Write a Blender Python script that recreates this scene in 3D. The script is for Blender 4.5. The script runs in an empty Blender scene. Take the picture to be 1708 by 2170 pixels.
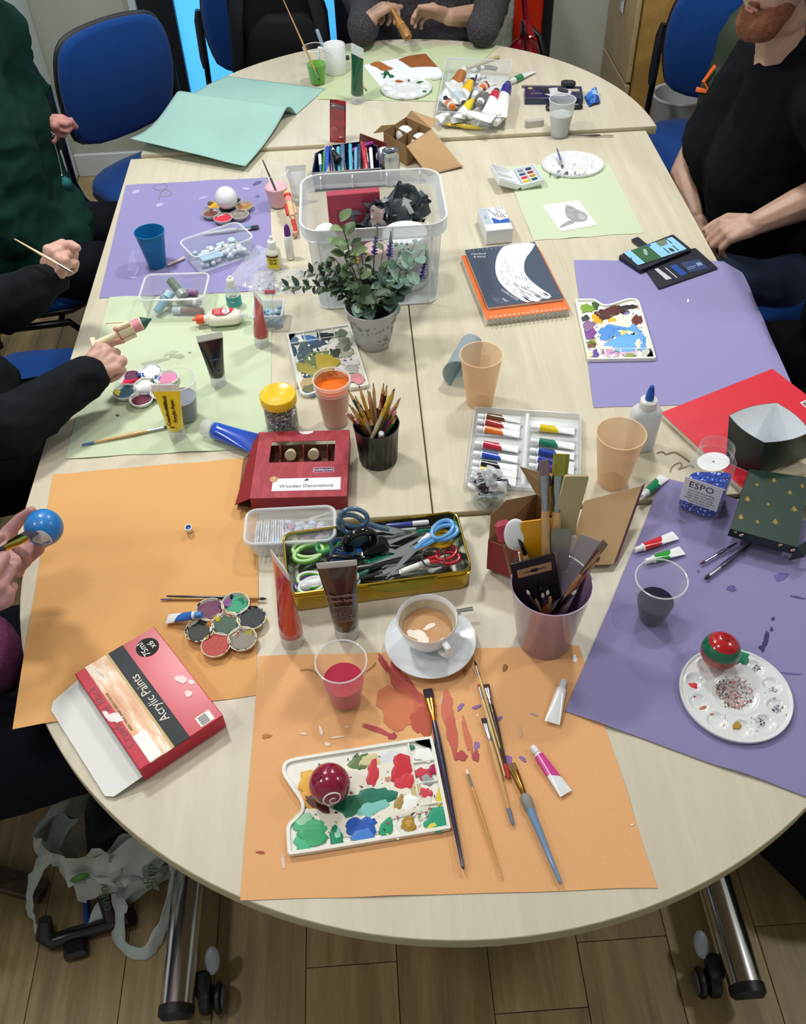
import bpy, bmesh, math, random
from mathutils import Vector as V, Matrix, noise
SC = bpy.context.scene; COL = SC.collection; PI = math.pi
random.seed(7)
T = 0.73                                   # table top height
# ---------------------------------------------------------------- camera
F = 1953.69
CO = V((-0.09768, -1.2115, 2.02801))
CR = V((0.997653, -0.062563, -0.027838)); CU = V((0.064618, 0.725602, 0.685073)); CW = V((0.022661, 0.685264, -0.727942))
cd = bpy.data.cameras.new('camera'); cam = bpy.data.objects.new('camera', cd); COL.objects.link(cam)
cd.sensor_fit = 'VERTICAL'; cd.sensor_height = 36; cd.sensor_width = 36; cd.lens = F/2170*36; cd.clip_start = .05
cam.matrix_world = Matrix(((CR.x, CU.x, -CW.x, CO.x), (CR.y, CU.y, -CW.y, CO.y), (CR.z, CU.z, -CW.z, CO.z), (0, 0, 0, 1)))
SC.camera = cam
# ---------------------------------------------------------------- world, lights, exposure
SC.view_settings.view_transform = 'Standard'; SC.view_settings.look = 'None'
SC.view_settings.exposure = -0.1; SC.view_settings.gamma = 1; SC.view_settings.use_curve_mapping = False
wd = bpy.data.worlds.new('world'); SC.world = wd; wd.use_nodes = True
wd.node_tree.nodes['Background'].inputs[0].default_value = (.86, .93, 1, 1)
wd.node_tree.nodes['Background'].inputs[1].default_value = .16
def area(name, loc, size, energy, col=(1, .99, .962), rot=(0, 0, 0)):
    l = bpy.data.lights.new(name, 'AREA'); l.shape = 'RECTANGLE'; l.size, l.size_y = size; l.energy = energy; l.color = col
    o = bpy.data.objects.new(name, l); o.location = loc; o.rotation_euler = rot; COL.objects.link(o); return o
area('ceiling_or_fill_lamp', (-.92, 1.05, 2.7), (.26, .26), 31)
area('ceiling_or_fill_lamp', (.65, 1.35, 2.7), (.26, .26), 27)
area('ceiling_or_fill_lamp', (2.1, -.2, 2.7), (.26, .26), 18)
area('ceiling_or_fill_lamp', (-1.9, -.65, 2.7), (.26, .26), 15)
area('ceiling_or_fill_lamp', (-.5, -.5, 2.7), (.26, .26), 7)
area('ceiling_or_fill_lamp', (-.95, 2.55, 2.7), (.26, .26), 6)  # fill light added to brighten the left of the back wall
area('ceiling_or_fill_lamp', (.8, 2.6, 2.7), (.26, .26), 6)  # its right-hand partner, also added only to light the back wall
# ---------------------------------------------------------------- pixel of the photograph -> point of the room
def U(px, py, z):
    d = CW + CR*((px-854)/F) - CU*((py-1085)/F)
    return CO + d*((z-CO.z)/d.z)
def A(px, py, h=0): return U(px, py, T+h)
def ppm(p): return F/((p-CO).dot(CW))
def hgt(px, py, py2):                      # height of a vertical edge that stands at (px,py) on the table and ends at row py2
    b = A(px, py); lo, hi = 0, .6
    for _ in range(40):
        m = (lo+hi)/2; d = b+V((0, 0, m))-CO
        if 1085-F*d.dot(CU)/d.dot(CW) > py2: lo = m
        else: hi = m
    return lo
# ---------------------------------------------------------------- materials
def lin(h):
    if not isinstance(h, str): return (*h, 1) if len(h) == 3 else h
    h = h.lstrip('#'); c = [int(h[i:i+2], 16)/255 for i in (0, 2, 4)]
    return tuple(x/12.92 if x <= .04045 else ((x+.055)/1.055)**2.4 for x in c) + (1,)
MC = {}
def mat(col, rough=.5, metal=0, spec=.5, nz=None, bump=None, sheen=0, coat=0, emit=0, sss=0, name=None):
    """procedural principled material; nz=(scale, amount[, stretch]) varies the colour, bump=(scale, strength)"""
    k = (str(col), rough, metal, spec, nz, bump, sheen, coat, emit, sss)
    if k in MC: return MC[k]
    m = bpy.data.materials.new(name or 'mat'); m.use_nodes = True; nt = m.node_tree; b = nt.nodes['Principled BSDF']
    c = lin(col); b.inputs['Base Color'].default_value = c; b.inputs['Roughness'].default_value = rough; b.inputs['Metallic'].default_value = metal
    b.inputs['Specular IOR Level'].default_value = spec; b.inputs['Sheen Weight'].default_value = sheen; b.inputs['Coat Weight'].default_value = coat
    if sss: b.inputs['Subsurface Weight'].default_value = sss; b.inputs['Subsurface Radius'].default_value = (.01, .004, .002)
    if emit: b.inputs['Emission Color'].default_value = c; b.inputs['Emission Strength'].default_value = emit
    if nz or bump:
        tc = nt.nodes.new('ShaderNodeTexCoord'); mp = nt.nodes.new('ShaderNodeMapping'); nt.links.new(tc.outputs['Object'], mp.inputs[0])
    if nz:
        if len(nz) > 2: mp.inputs['Scale'].default_value = nz[2]
        n = nt.nodes.new('ShaderNodeTexNoise'); n.inputs['Scale'].default_value = nz[0]; n.inputs['Detail'].default_value = 5; nt.links.new(mp.outputs[0], n.inputs[0])
        r = nt.nodes.new('ShaderNodeMapRange'); r.inputs[1].default_value = .3; r.inputs[2].default_value = .7
        r.inputs[3].default_value = 1-nz[1]; r.inputs[4].default_value = 1+nz[1]; nt.links.new(n.outputs[0], r.inputs[0])
        mx = nt.nodes.new('ShaderNodeMix'); mx.data_type = 'RGBA'; mx.blend_type = 'MULTIPLY'; mx.inputs[0].default_value = 1
        mx.inputs[6].default_value = c; cc = nt.nodes.new('ShaderNodeCombineColor')
        for i in range(3): nt.links.new(r.outputs[0], cc.inputs[i])
        nt.links.new(cc.outputs[0], mx.inputs[7]); nt.links.new(mx.outputs[2], b.inputs['Base Color'])
    if bump:
        n2 = nt.nodes.new('ShaderNodeTexNoise'); n2.inputs['Scale'].default_value = bump[0]; n2.inputs['Detail'].default_value = 4; nt.links.new(tc.outputs['Object'], n2.inputs[0])
        bp = nt.nodes.new('ShaderNodeBump'); bp.inputs['Strength'].default_value = bump[1]; bp.inputs['Distance'].default_value = .002
        nt.links.new(n2.outputs[0], bp.inputs['Height']); nt.links.new(bp.outputs[0], b.inputs['Normal'])
    MC[k] = m; return m
def clear(col='#ffffff', body=.12, rough=.15, tint='#ffffff', spec=.5):
    """thin see-through plastic: mostly transparent, a little milky body, glossy skin"""
    k = ('clear', col, body, rough, tint, spec)
    if k in MC: return MC[k]
    m = bpy.data.materials.new('clear_plastic'); m.use_nodes = True; nt = m.node_tree; b = nt.nodes['Principled BSDF']; o = nt.nodes['Material Output']
    b.inputs['Base Color'].default_value = lin(col); b.inputs['Roughness'].default_value = rough; b.inputs['Specular IOR Level'].default_value = spec
    t = nt.nodes.new('ShaderNodeBsdfTransparent'); t.inputs[0].default_value = lin(tint)
    lw = nt.nodes.new('ShaderNodeLayerWeight'); lw.inputs[0].default_value = .25
    r = nt.nodes.new('ShaderNodeMapRange'); r.inputs[3].default_value = body; r.inputs[4].default_value = min(1, body+.32); nt.links.new(lw.outputs['Facing'], r.inputs[0])
    mx = nt.nodes.new('ShaderNodeMixShader'); nt.links.new(r.outputs[0], mx.inputs[0]); nt.links.new(t.outputs[0], mx.inputs[1]); nt.links.new(b.outputs[0], mx.inputs[2])
    nt.links.new(mx.outputs[0], o.inputs[0]); MC[k] = m; return m
def ramp_mat(stops, scale, rough=.45, kind='noise', stretch=(1, 1, 1), sharp=True, bump=0, metal=0, coat=0):
    """several colours broken up by a noise (paint-smeared or printed surfaces)"""
    k = ('ramp', str(stops), scale, rough, kind, stretch, sharp, bump, metal)
    if k in MC: return MC[k]
    m = bpy.data.materials.new('mottled'); m.use_nodes = True; nt = m.node_tree; b = nt.nodes['Principled BSDF']; b.inputs['Roughness'].default_value = rough; b.inputs['Metallic'].default_value = metal
    tc = nt.nodes.new('ShaderNodeTexCoord'); mp = nt.nodes.new('ShaderNodeMapping'); mp.inputs['Scale'].default_value = stretch; nt.links.new(tc.outputs['Object'], mp.inputs[0])
    if kind == 'voronoi':
        n = nt.nodes.new('ShaderNodeTexVoronoi'); n.inputs['Scale'].default_value = scale; nt.links.new(mp.outputs[0], n.inputs['Vector'])
        s = nt.nodes.new('ShaderNodeSeparateColor'); nt.links.new(n.outputs['Color'], s.inputs[0]); out = s.outputs[0]
    else:
        n = nt.nodes.new('ShaderNodeTexNoise'); n.inputs['Scale'].default_value = scale; n.inputs['Detail'].default_value = 4; n.inputs['Distortion'].default_value = .8 if sharp else .1
        nt.links.new(mp.outputs[0], n.inputs['Vector']); out = n.outputs[0]
    cr = nt.nodes.new('ShaderNodeValToRGB'); cr.color_ramp.interpolation = 'CONSTANT' if sharp else 'LINEAR'; el = cr.color_ramp.elements
    while len(el) < len(stops): el.new(.5)
    for e, (p, c) in zip(el, stops): e.position = p; e.color = lin(c)
    nt.links.new(out, cr.inputs[0]); nt.links.new(cr.outputs[0], b.inputs['Base Color'])
    if bump:
        bp = nt.nodes.new('ShaderNodeBump'); bp.inputs['Strength'].default_value = bump; bp.inputs['Distance'].default_value = .002
        nt.links.new(out, bp.inputs['Height']); nt.links.new(bp.outputs[0], b.inputs['Normal'])
    MC[k] = m; return m
def wood(c1, c2, rough=.35, sx=14, sy=1.1, spec=.5, det=5):
    k = ('wood', c1, c2, rough, sx, sy)
    if k in MC: return MC[k]
    m = bpy.data.materials.new('wood_grain'); m.use_nodes = True; nt = m.node_tree; b = nt.nodes['Principled BSDF']; b.inputs['Roughness'].default_value = rough; b.inputs['Specular IOR Level'].default_value = spec
    tc = nt.nodes.new('ShaderNodeTexCoord'); mp = nt.nodes.new('ShaderNodeMapping'); mp.inputs['Scale'].default_value = (sx, sy, sx); nt.links.new(tc.outputs['Object'], mp.inputs[0])
    oi = nt.nodes.new('ShaderNodeObjectInfo'); ml = nt.nodes.new('ShaderNodeMath'); ml.operation = 'MULTIPLY'; ml.inputs[1].default_value = 37; nt.links.new(oi.outputs['Random'], ml.inputs[0])
    ad = nt.nodes.new('ShaderNodeVectorMath'); ad.operation = 'ADD'; nt.links.new(mp.outputs[0], ad.inputs[0]); nt.links.new(ml.outputs[0], ad.inputs[1])
    n = nt.nodes.new('ShaderNodeTexNoise'); n.inputs['Scale'].default_value = 1; n.inputs['Detail'].default_value = det; n.inputs['Distortion'].default_value = .9; nt.links.new(ad.outputs[0], n.inputs['Vector'])
    n2 = nt.nodes.new('ShaderNodeTexNoise'); n2.inputs['Scale'].default_value = 6; n2.inputs['Detail'].default_value = 3; nt.links.new(ad.outputs[0], n2.inputs['Vector'])
    mm = nt.nodes.new('ShaderNodeMath'); mm.operation = 'MULTIPLY_ADD'; mm.inputs[1].default_value = .35; nt.links.new(n2.outputs[0], mm.inputs[0]); nt.links.new(n.outputs[0], mm.inputs[2])
    cr = nt.nodes.new('ShaderNodeValToRGB'); cr.color_ramp.elements[0].position = .45; cr.color_ramp.elements[1].position = .9
    cr.color_ramp.elements[0].color = lin(c1); cr.color_ramp.elements[1].color = lin(c2); nt.links.new(mm.outputs[0], cr.inputs[0]); nt.links.new(cr.outputs[0], b.inputs['Base Color'])
    MC[k] = m; return m
# ---------------------------------------------------------------- geometry
def rrect(w, h, r, n=4, cx=0, cy=0):
    out = []; r = min(r, w/2-1e-6, h/2-1e-6)
    for qx, qy, a0 in ((w/2-r, h/2-r, 0), (-w/2+r, h/2-r, 90), (-w/2+r, -h/2+r, 180), (w/2-r, -h/2+r, 270)):
        for i in range(n+1):
            a = math.radians(a0+90*i/n); out.append((cx+qx+r*math.cos(a), cy+qy+r*math.sin(a)))
    return out
def circ(r, n=24, cx=0, cy=0, sx=1, sy=1): return [(cx+r*sx*math.cos(2*PI*i/n), cy+r*sy*math.sin(2*PI*i/n)) for i in range(n)]
def inset(p, d):
    n = len(p); ar = sum(p[i][0]*p[(i+1) % n][1]-p[(i+1) % n][0]*p[i][1] for i in range(n)); sg = 1 if ar > 0 else -1; out = []
    for i in range(n):
        a, b, c = V(p[i-1]), V(p[i]), V(p[(i+1) % n]); e1 = b-a; e2 = c-b
        e1 = e1.normalized() if e1.length > 1e-9 else V((1, 0)); e2 = e2.normalized() if e2.length > 1e-9 else e1
        n1 = V((-e1.y, e1.x))*sg; n2 = V((-e2.y, e2.x))*sg; m = n1+n2
        m = m/max(m.length_squared, .25)*2 if m.length > 1e-6 else n1
        out.append((b.x+m.x*d, b.y+m.y*d))
    return out
def smooth_poly(p, it=2):
    for _ in range(it):
        q = []
        for i in range(len(p)):
            a, b = V(p[i]), V(p[(i+1) % len(p)]); q += [tuple(a*.75+b*.25), tuple(a*.25+b*.75)]
        p = q
    return p
def ori(p0, p1, up=(0, 0, 1)):             # frame with local x from p0 to p1
    x = (V(p1)-V(p0)).normalized(); u = V(up)
    if abs(x.dot(u)) > .98: u = V((0, 1, 0))
    y = u.cross(x).normalized(); z = x.cross(y)
    return Matrix(((x.x, y.x, z.x, p0[0]), (x.y, y.y, z.y, p0[1]), (x.z, y.z, z.z, p0[2]), (0, 0, 0, 1)))
def oriz(p0, p1, ref=(1, 0, 0)):           # frame with local z from p0 to p1, local x near ref
    z = (V(p1)-V(p0)).normalized(); x = V(ref); x = (x-z*x.dot(z)).normalized(); y = z.cross(x)
    return Matrix(((x.x, y.x, z.x, p0[0]), (x.y, y.y, z.y, p0[1]), (x.z, y.z, z.z, p0[2]), (0, 0, 0, 1)))
class G:
    def __init__(s): s.v = []; s.f = []
    def add(s, vs, fs):
        o = len(s.v); s.v += [V(q) for q in vs]; s.f += [[i+o for i in f] for f in fs]; return s
    def x(s, M): s.v = [M @ q for q in s.v]; return s
    def mv(s, x=0, y=0, z=0): d = V((x, y, z)); s.v = [q+d for q in s.v]; return s
    def rot(s, ax, deg): return s.x(Matrix.Rotation(math.radians(deg), 4, ax))
    def sc(s, a, b=None, c=None): b = a if b is None else b; c = a if c is None else c; s.v = [V((q.x*a, q.y*b, q.z*c)) for q in s.v]; return s
    def join(s, g): return s.add(g.v, g.f)
    def loft(s, rings, caps=True, close=True, loop=False):
        n = len(rings[0]); vs = [q for r in rings for q in r]; fs = []; m = len(rings)
        for i in range(m if loop else m-1):
            for j in range(n if close else n-1):
                k = (j+1) % n; i2 = (i+1) % m; fs.append([i*n+j, i*n+k, i2*n+k, i2*n+j])
        if caps and not loop: fs += [list(range(n))[::-1], [(m-1)*n+j for j in range(n)]]
        return s.add(vs, fs)
    def lathe(s, prof, n=28, cap=True, sx=1, sy=1, cx=0, cy=0):
        return s.loft([[(cx+max(r, 2e-5)*sx*math.cos(2*PI*j/n), cy+max(r, 2e-5)*sy*math.sin(2*PI*j/n), z) for j in range(n)] for r, z in prof], cap)
    def prism(s, poly, z0, z1, ch=0):
        if ch:
            a = inset(poly, ch); rs = [[(x, y, z0) for x, y in a], [(x, y, z0+ch) for x, y in poly], [(x, y, z1-ch) for x, y in poly], [(x, y, z1) for x, y in a]]
        else: rs = [[(x, y, z0) for x, y in poly], [(x, y, z1) for x, y in poly]]
        return s.loft(rs)
    def box(s, cx, cy, z0, sx, sy, sz, r=.001, ch=None):
        r = min(r, sx*.45, sy*.45); ch = min(r if ch is None else ch, sz*.45)
        return s.prism(rrect(sx, sy, r, 2, cx, cy), z0, z0+sz, ch)
    def tube(s, pts, r, n=8, flat=1, caps=True, loop=False):
        pts = [V(p) for p in pts]; m = len(pts); rs = r if isinstance(r, (list, tuple)) else [r]*m; rings = []; ref = None
        for i in range(m):
            t = (pts[(i+1) % m]-pts[i-1]) if loop else pts[min(i+1, m-1)]-pts[max(i-1, 0)]
            t = t.normalized()
            if ref is None: ref = V((0, 0, 1)) if abs(t.z) < .9 else V((1, 0, 0))
            a = (ref-t*ref.dot(t)).normalized(); b = t.cross(a); ref = a
            rings.append([pts[i]+(a*math.cos(2*PI*j/n)*flat+b*math.sin(2*PI*j/n))*rs[i] for j in range(n)])
        return s.loft(rings, caps, True, loop)
    def ball(s, c, r, n=16, m=10, sx=1, sy=1, sz=1):
        return s.loft([[(c[0]+r*sx*math.sin(t)*math.cos(2*PI*j/n), c[1]+r*sy*math.sin(t)*math.sin(2*PI*j/n), c[2]-r*sz*math.cos(t)) for j in range(n)] for t in [max(.02, min(PI-.02, PI*i/m)) for i in range(m+1)]])
    def grid(s, fn, nu, nv, th=0):         # surface patch fn(u,v) with thickness th below
        P = [[V(fn(i/nu, j/nv)) for j in range(nv+1)] for i in range(nu+1)]; w = nv+1
        vs = [q for r in P for q in r]; fs = [[i*w+j, (i+1)*w+j, (i+1)*w+j+1, i*w+j+1] for i in range(nu) for j in range(nv)]
        if th:
            k = len(vs); vs += [q-V((0, 0, th)) for q in vs]; fs += [[a+k for a in f[::-1]] for f in fs]
            e = [(i*w, (i+1)*w) for i in range(nu)]+[(nu*w+j, nu*w+j+1) for j in range(nv)]+[((i+1)*w+nv, i*w+nv) for i in range(nu)]+[(j+1, j) for j in range(nv)]
            fs += [[a, a+k, b+k, b] for a, b in e]
        return s.add(vs, fs)
    def captube(s, pts, rs, n=12):         # closed swept spheres, food for the voxel remesher
        pts = [V(p) for p in pts]
        for i, p in enumerate(pts): s.ball(p, rs[i], n, 8)
        for i in range(len(pts)-1): s.tube([pts[i], pts[i+1]], [rs[i], rs[i+1]], n)
        return s
    def from_me(s, me): return s.add([q.co.copy() for q in me.vertices], [list(p.vertices) for p in me.polygons])
def plate(outs, th, bevel=0):              # flat shape with holes, thickness th, from z=0 up
    cu = bpy.data.curves.new('outline', 'CURVE'); cu.dimensions = '2D'; cu.fill_mode = 'BOTH'; cu.extrude = th/2-bevel; cu.bevel_depth = bevel; cu.bevel_resolution = 1
    for o in outs:
        sp = cu.splines.new('POLY'); sp.points.add(len(o)-1); sp.use_cyclic_u = True
        for q, p in zip(sp.points, o): q.co = (p[0], p[1], 0, 1)
    ob = bpy.data.objects.new('outline', cu); me = bpy.data.meshes.new_from_object(ob); g = G().from_me(me).mv(z=th/2)
    bpy.data.objects.remove(ob); bpy.data.curves.remove(cu); bpy.data.meshes.remove(me); return g
def mesh(name, g, m, sm=40, recalc=True):
    me = bpy.data.meshes.new(name); me.from_pydata([tuple(q) for q in g.v], [], g.f)
    if recalc:
        bm = bmesh.new(); bm.from_mesh(me); bmesh.ops.recalc_face_normals(bm, faces=bm.faces); bm.to_mesh(me); bm.free()
    me.materials.append(m)
    if sm:
        me.shade_smooth()
        if sm < 170: me.set_sharp_from_angle(angle=math.radians(sm))
    return me
def B(name, g, m, par=None, sm=40, label=None, kind=None, recalc=True):
    o = bpy.data.objects.new(name, g if isinstance(g, bpy.types.Mesh) else mesh(name, g, m, sm, recalc)); COL.objects.link(o)
    if par: o.parent = par
    if label: o['label'] = label
    if kind: o['kind'] = kind
    return o
def TH(name, label, cat, loc=(0, 0, 0), rz=0, group=None, M=None):
    o = bpy.data.objects.new(name, None); COL.objects.link(o); o.empty_display_size = .02
    if M is not None: o.matrix_world = M
    else: o.location = loc; o.rotation_euler = (0, 0, rz)
    o['label'] = label; o['category'] = cat
    if group: o['group'] = group
    return o
def MW(o): return o.matrix_basis
def dup(root, M, label, group=None):       # a copy of a thing with copies of its parts and sub-parts
    def cp(o, par):
        c = o.copy(); COL.objects.link(c)
        if par: c.parent = par
        for k in o.children: cp(k, c)
        return c
    r = cp(root, None); r.matrix_world = M; r['label'] = label
    if group: r['group'] = group
    return r
def text(par, s, size, M, m, name='lettering', align='CENTER', ext=.00015, sx=1, label=None):
    cu = bpy.data.curves.new('txt', 'FONT'); cu.body = s; cu.size = size; cu.extrude = ext; cu.align_x = align; cu.align_y = 'CENTER'; cu.resolution_u = 2
    ob = bpy.data.objects.new('txt', cu); me = bpy.data.meshes.new_from_object(ob); g = G().from_me(me).sc(sx, 1, 1).x(M)
    bpy.data.objects.remove(ob); bpy.data.curves.remove(cu); bpy.data.meshes.remove(me)
    return B(name, g, m, par, sm=0, recalc=False, label=label)
def TM(x, y, z, deg=0): return Matrix.Translation((x, y, z)) @ Matrix.Rotation(math.radians(deg), 4, 'Z')
def splotch(px, py, rx, ry, rot=0, seed=0, n=22, jag=.28):
    rnd = random.Random(seed*97+int(px)+int(py)*3); ph = [rnd.uniform(0, 6.28) for _ in range(4)]; c, s = math.cos(math.radians(rot)), math.sin(math.radians(rot)); out = []
    for i in range(n):
        t = 2*PI*i/n; k = 1+jag*(.5*math.sin(2*t+ph[0])+.4*math.sin(3*t+ph[1])+.35*math.sin(5*t+ph[2])+.25*math.sin(8*t+ph[3]))
        x, y = rx*k*math.cos(t), ry*k*math.sin(t); out.append((px+x*c-y*s, py+x*s+y*c))
    return out
def dab(par, px, py, rx, ry, col, h, rot=0, th=.0012, name='paint_dab', rough=.22, seed=0, jag=.28, m=None):
    """a patch of paint lying on par at height h over the table, domed, outlined round the photo spot (px,py)"""
    inv = MW(par).inverted(); ps = splotch(px, py, rx, ry, rot, seed, jag=jag); cx = sum(p[0] for p in ps)/len(ps); cy = sum(p[1] for p in ps)/len(ps); rings = []
    for k, z in ((1, 0), (.97, th*.6), (.8, th*.95), (.4, th)):
        rings.append([inv @ A(cx+(p[0]-cx)*k, cy+(p[1]-cy)*k, h+z) for p in ps])
    return B(name, G().loft(rings), m or mat(col, max(rough, .38), spec=.35), par, sm=60)
def dabs(par, h, lst, **k):
    for i, d in enumerate(lst): dab(par, d[0], d[1], d[2], d[3], d[4], h+.0002*(i % 5), d[5] if len(d) > 5 else 0, seed=i, **k)
def specks(par, px, py, rx, ry, n, cols, h, s=(1, 3.5), seed=0, name='paint_speck'):
    """a scatter of tiny dried paint flecks round a photo spot, one joined part per colour"""
    rnd = random.Random(seed+int(px)); inv = MW(par).inverted()
    for c in cols:
        g = G()
        for i in range(n):
            a, r = rnd.uniform(0, 6.28), rnd.random()**.5; x, y = px+rx*r*math.cos(a), py+ry*r*math.sin(a); k = rnd.uniform(*s); t = rnd.uniform(0, 180); q = splotch(x, y, k, k*rnd.uniform(.3, .7), t, i, 7, .4)
            g.loft([[inv @ A(u, v, h-.0004) for u, v in q], [inv @ A(u, v, h+.0004) for u, v in q]])
        B(name, g, mat(c, .45), par, 0, kind='stuff')
WHITE = mat('#eef0f0', .35); STEEL = mat('#c9ccd0', .18, 1); CHROME = mat('#e2e4e8', .17, 1); BLACK = mat('#15161a', .45)
def solo(name, label, cat, g, m, group=None, sm=40, M=None):
    o = B(name, g, m, sm=sm); o['label'] = label; o['category'] = cat
    if group: o['group'] = group
    if M is not None: o.matrix_world = M
    return o
# ================================================================ SETTING
def struct(name, g, m, par=None, sm=40):
    o = B(name, g, m, par, sm); 
    if par is None: o['kind'] = 'structure'
    return o
OAK = wood('#7d6a47', '#ab9467', .45, 22, 1.6)
fl = struct('floor', G().box(0, 1, -.06, 7, 6.4, .053, .001), mat('#2c2418', .8))
pw = .1885
rnd = random.Random(3); shared = {}
for i in range(-12, 13):
    x0 = -.127+i*pw; off = rnd.uniform(0, 1.2); y = -2.2-off
    if i == -1: y = -.577-1.2*2
    if i == 1: y = -.69-1.2
    while y < 3.1:
        a, b = max(y, -2.2), min(y+1.2, 3.1)
        if b-a > .02:
            q = B('plank', G().box(0, 0, -.007, pw-.0016, b-a-.0016, .007, .0006), OAK, fl); q.location = (x0+pw/2, (a+b)/2, 0)
        y += 1.2
WALL = mat('#a3a79b', .85, nz=(3, .04)); WALLW = mat('#dfe3e6', .7)
# back wall with the glazed door opening between x=-.97 and x=.76
wy = 3.0
struct('wall_back', G().box(-1.8, wy+.06, 0, 1.62, .12, 2.75, .002).box(1.72, wy+.06, 0, 1.9, .12, 2.75, .002).box(-.1, wy+.06, 2.25, 1.8, .12, .5, .002), WALL)
struct('wall_left', G().box(-2.65, .5, 0, .1, 5.4, 2.75, .002), WALLW)
struct('wall_right', G().box(2.7, .5, 0, .1, 5.4, 2.75, .002), WALL)
struct('wall_front', G().box(0, -2.3, 0, 5.4, .1, 2.75, .002), WALLW)
struct('ceiling', G().box(0, .4, 2.75, 5.6, 5.6, .08, .002), mat('#e8e8e2', .8))
SK = mat('#c6cccd', .45)
struct('baseboard_left', G().box(-1.19, wy-.009, 0, .44, .018, .105, .003), SK)
struct('baseboard_right', G().box(.89, wy-.009, 0, .24, .018, .105, .003), SK)
d1 = TH('door_1', 'dark framed glazed door with sky blue daylight behind its glass', 'door', (0, wy-.01, 0)); d1['kind'] = 'structure'; del d1['category']
FR = mat('#14161f', .4)
B('frame', G().box(-.9, .03, 0, .15, .06, 2.25, .004), FR, d1)
B('frame', G().box(-.11, .03, 0, .1, .06, 2.25, .004), FR, d1)
B('frame', G().box(.745, .03, 0, .04, .07, 2.25, .004), FR, d1)
B('frame', G().box(-.07, .03, 2.2, 1.72, .06, .08, .004), FR, d1)
B('frame', G().box(-.5, .03, 0, .7, .05, .1, .004), FR, d1)
B('glass_pane', G().box(-.49, .035, .1, .68, .008, 2.1, .001), mat('#4fb4f5', .2, emit=1.05), d1)
B('glass_pane', G().box(.24, .035, 0, .6, .008, 2.2, .001), mat('#10131c', .15), d1, label='unlit dark pane behind the seated person')
B('notice', G().box(.56, .02, .35, .09, .004, .62, .001), mat('#a9b2a3', .6, nz=(60, .3)), d1, label='pale green printed sheet')
B('side_panel', G().box(.665, .02, 0, .125, .02, 2.2, .002), mat('#cc2b10', .35), d1, label='bright red panel')
struct('trim_1', G().box(-.99, wy-.006, 0, .03, .05, 2.3, .003), mat('#b9c3c8', .4))
d2 = TH('door_2', 'white door leaf standing open at the back left corner', 'door', (-1.43, 2.98, 0)); d2['kind'] = 'structure'; del d2['category']
B('leaf', G().box(0, -.42, .012, .04, .84, 2.05, .004), mat('#d4dade', .4), d2)
B('edge_strip', G().box(.012, -.80, .012, .03, .05, 2.05, .004), mat('#e6ebee', .35), d2)
# ---- the four tables
MAPLE = wood('#d2cbb6', '#c3bba4', .45, 26, 1.5, .22); MAPLE2 = wood('#d4cdb9', '#c7bfaa', .4, 22, 1.8, .4)
EDGE = mat('#b3aa8c', .4)
def dpoly(cx, y0, rx, ry, s, n=72):
    return [(cx+rx*math.cos(PI*i/n), y0+s*ry*math.sin(PI*i/n)) for i in range(n+1)]
FL = .6
def table(label, poly, z, legs, mp, castors):
    t = TH('table', label, 'table', (0, 0, 0))
    a = poly if sum(poly[i][0]*poly[(i+1) % len(poly)][1]-poly[(i+1) % len(poly)][0]*poly[i][1] for i in range(len(poly))) > 0 else poly[::-1]
    B('tabletop', G().prism(inset(a, .0018), z-.024, z), mp, t)
    rim = [[(x, y, z-.025) for x, y in a], [(x, y, z-.003) for x, y in a], [(x, y, z-.0006) for x, y in inset(a, .0008)], [(x, y, z-.0006) for x, y in inset(a, .0022)], [(x, y, z-.025) for x, y in inset(a, .0022)]]
    B('edge_band', G().loft(rim, loop=True), EDGE, t)
    for (x, y, dy) in legs:
        B('leg', G().tube([(x, y, .1), (x, y, z-.03)], .03, 20), CHROME, t)
        ft = B('foot', G().tube([(x, y+dy*.06, .085), (x, y-dy*FL, .085)], .033, 24), CHROME, t)
        e = y-dy*FL
        B('end_cap', G().tube([(x, e+dy*.004, .085), (x, e-dy*.012, .085), (x, e-dy*.02, .083)], [.0345, .0345, .026], 20), BLACK, ft)
        sx = 1 if x < 0 else -1
        w = B('castor', G().lathe([(.004, -.011), (.026, -.011), (.03, -.007), (.03, .007), (.026, .011), (.004, .011)], 24).rot('Y', 90).mv(x+sx*.045, e+dy*.03, .03).join(
            G().lathe([(.004, -.006), (.026, -.006), (.03, -.003), (.03, .003), (.026, .006)], 24).rot('Y', 90).mv(x+sx*.07, e+dy*.03, .03)).join(G().box(x+sx*.04, e+dy*.05, .03, .03, .05, .04, .01)), BLACK, ft)
        B('brake_tab', G().ball((0, 0, 0), .02, 14, 8, .8, 1.35, .3).rot('X', 25*dy).mv(x+sx*.058, e+dy*.09, .066), mat('#8d979c', .4), ft, label='grey brake tab')
        B('hub', G().ball((0, 0, 0), .017, 14, 8, .35, 1.4, 1).mv(x+sx*.08, e+dy*.03, .036), mat('#4a4a48', .5), ft)
    return t
L = 1.5734; W_ = .8
table('near half-round maple table with chrome feet, closest to the camera', dpoly(.0249, -.004, .8, .7815, -1), T-.008, [(-.556, -.06, 1), (.545, -.1, 1)], MAPLE2, 1)
table('left rectangular maple table carrying the purple and green paper', [(-.8, 0), (-.0008, 0), (-.0008, L), (-.8, L)], T, [(-.55, .12, -.9), (-.55, 1.35, .9)], MAPLE, 1)
table('right rectangular maple table carrying the spiral sketchbooks', [(.0008, 0), (.8, 0), (.8, L), (.0008, L)], T, [(.55, .12, -.9), (.55, 1.35, .9)], MAPLE, 1)
table('far half-round maple table by the glazed door', dpoly(.033, L+.004, .8, .83, 1), T+.01, [(-.4, L+.15, -.9), (.4, L+.15, -.9)], MAPLE2, 1)
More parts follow.
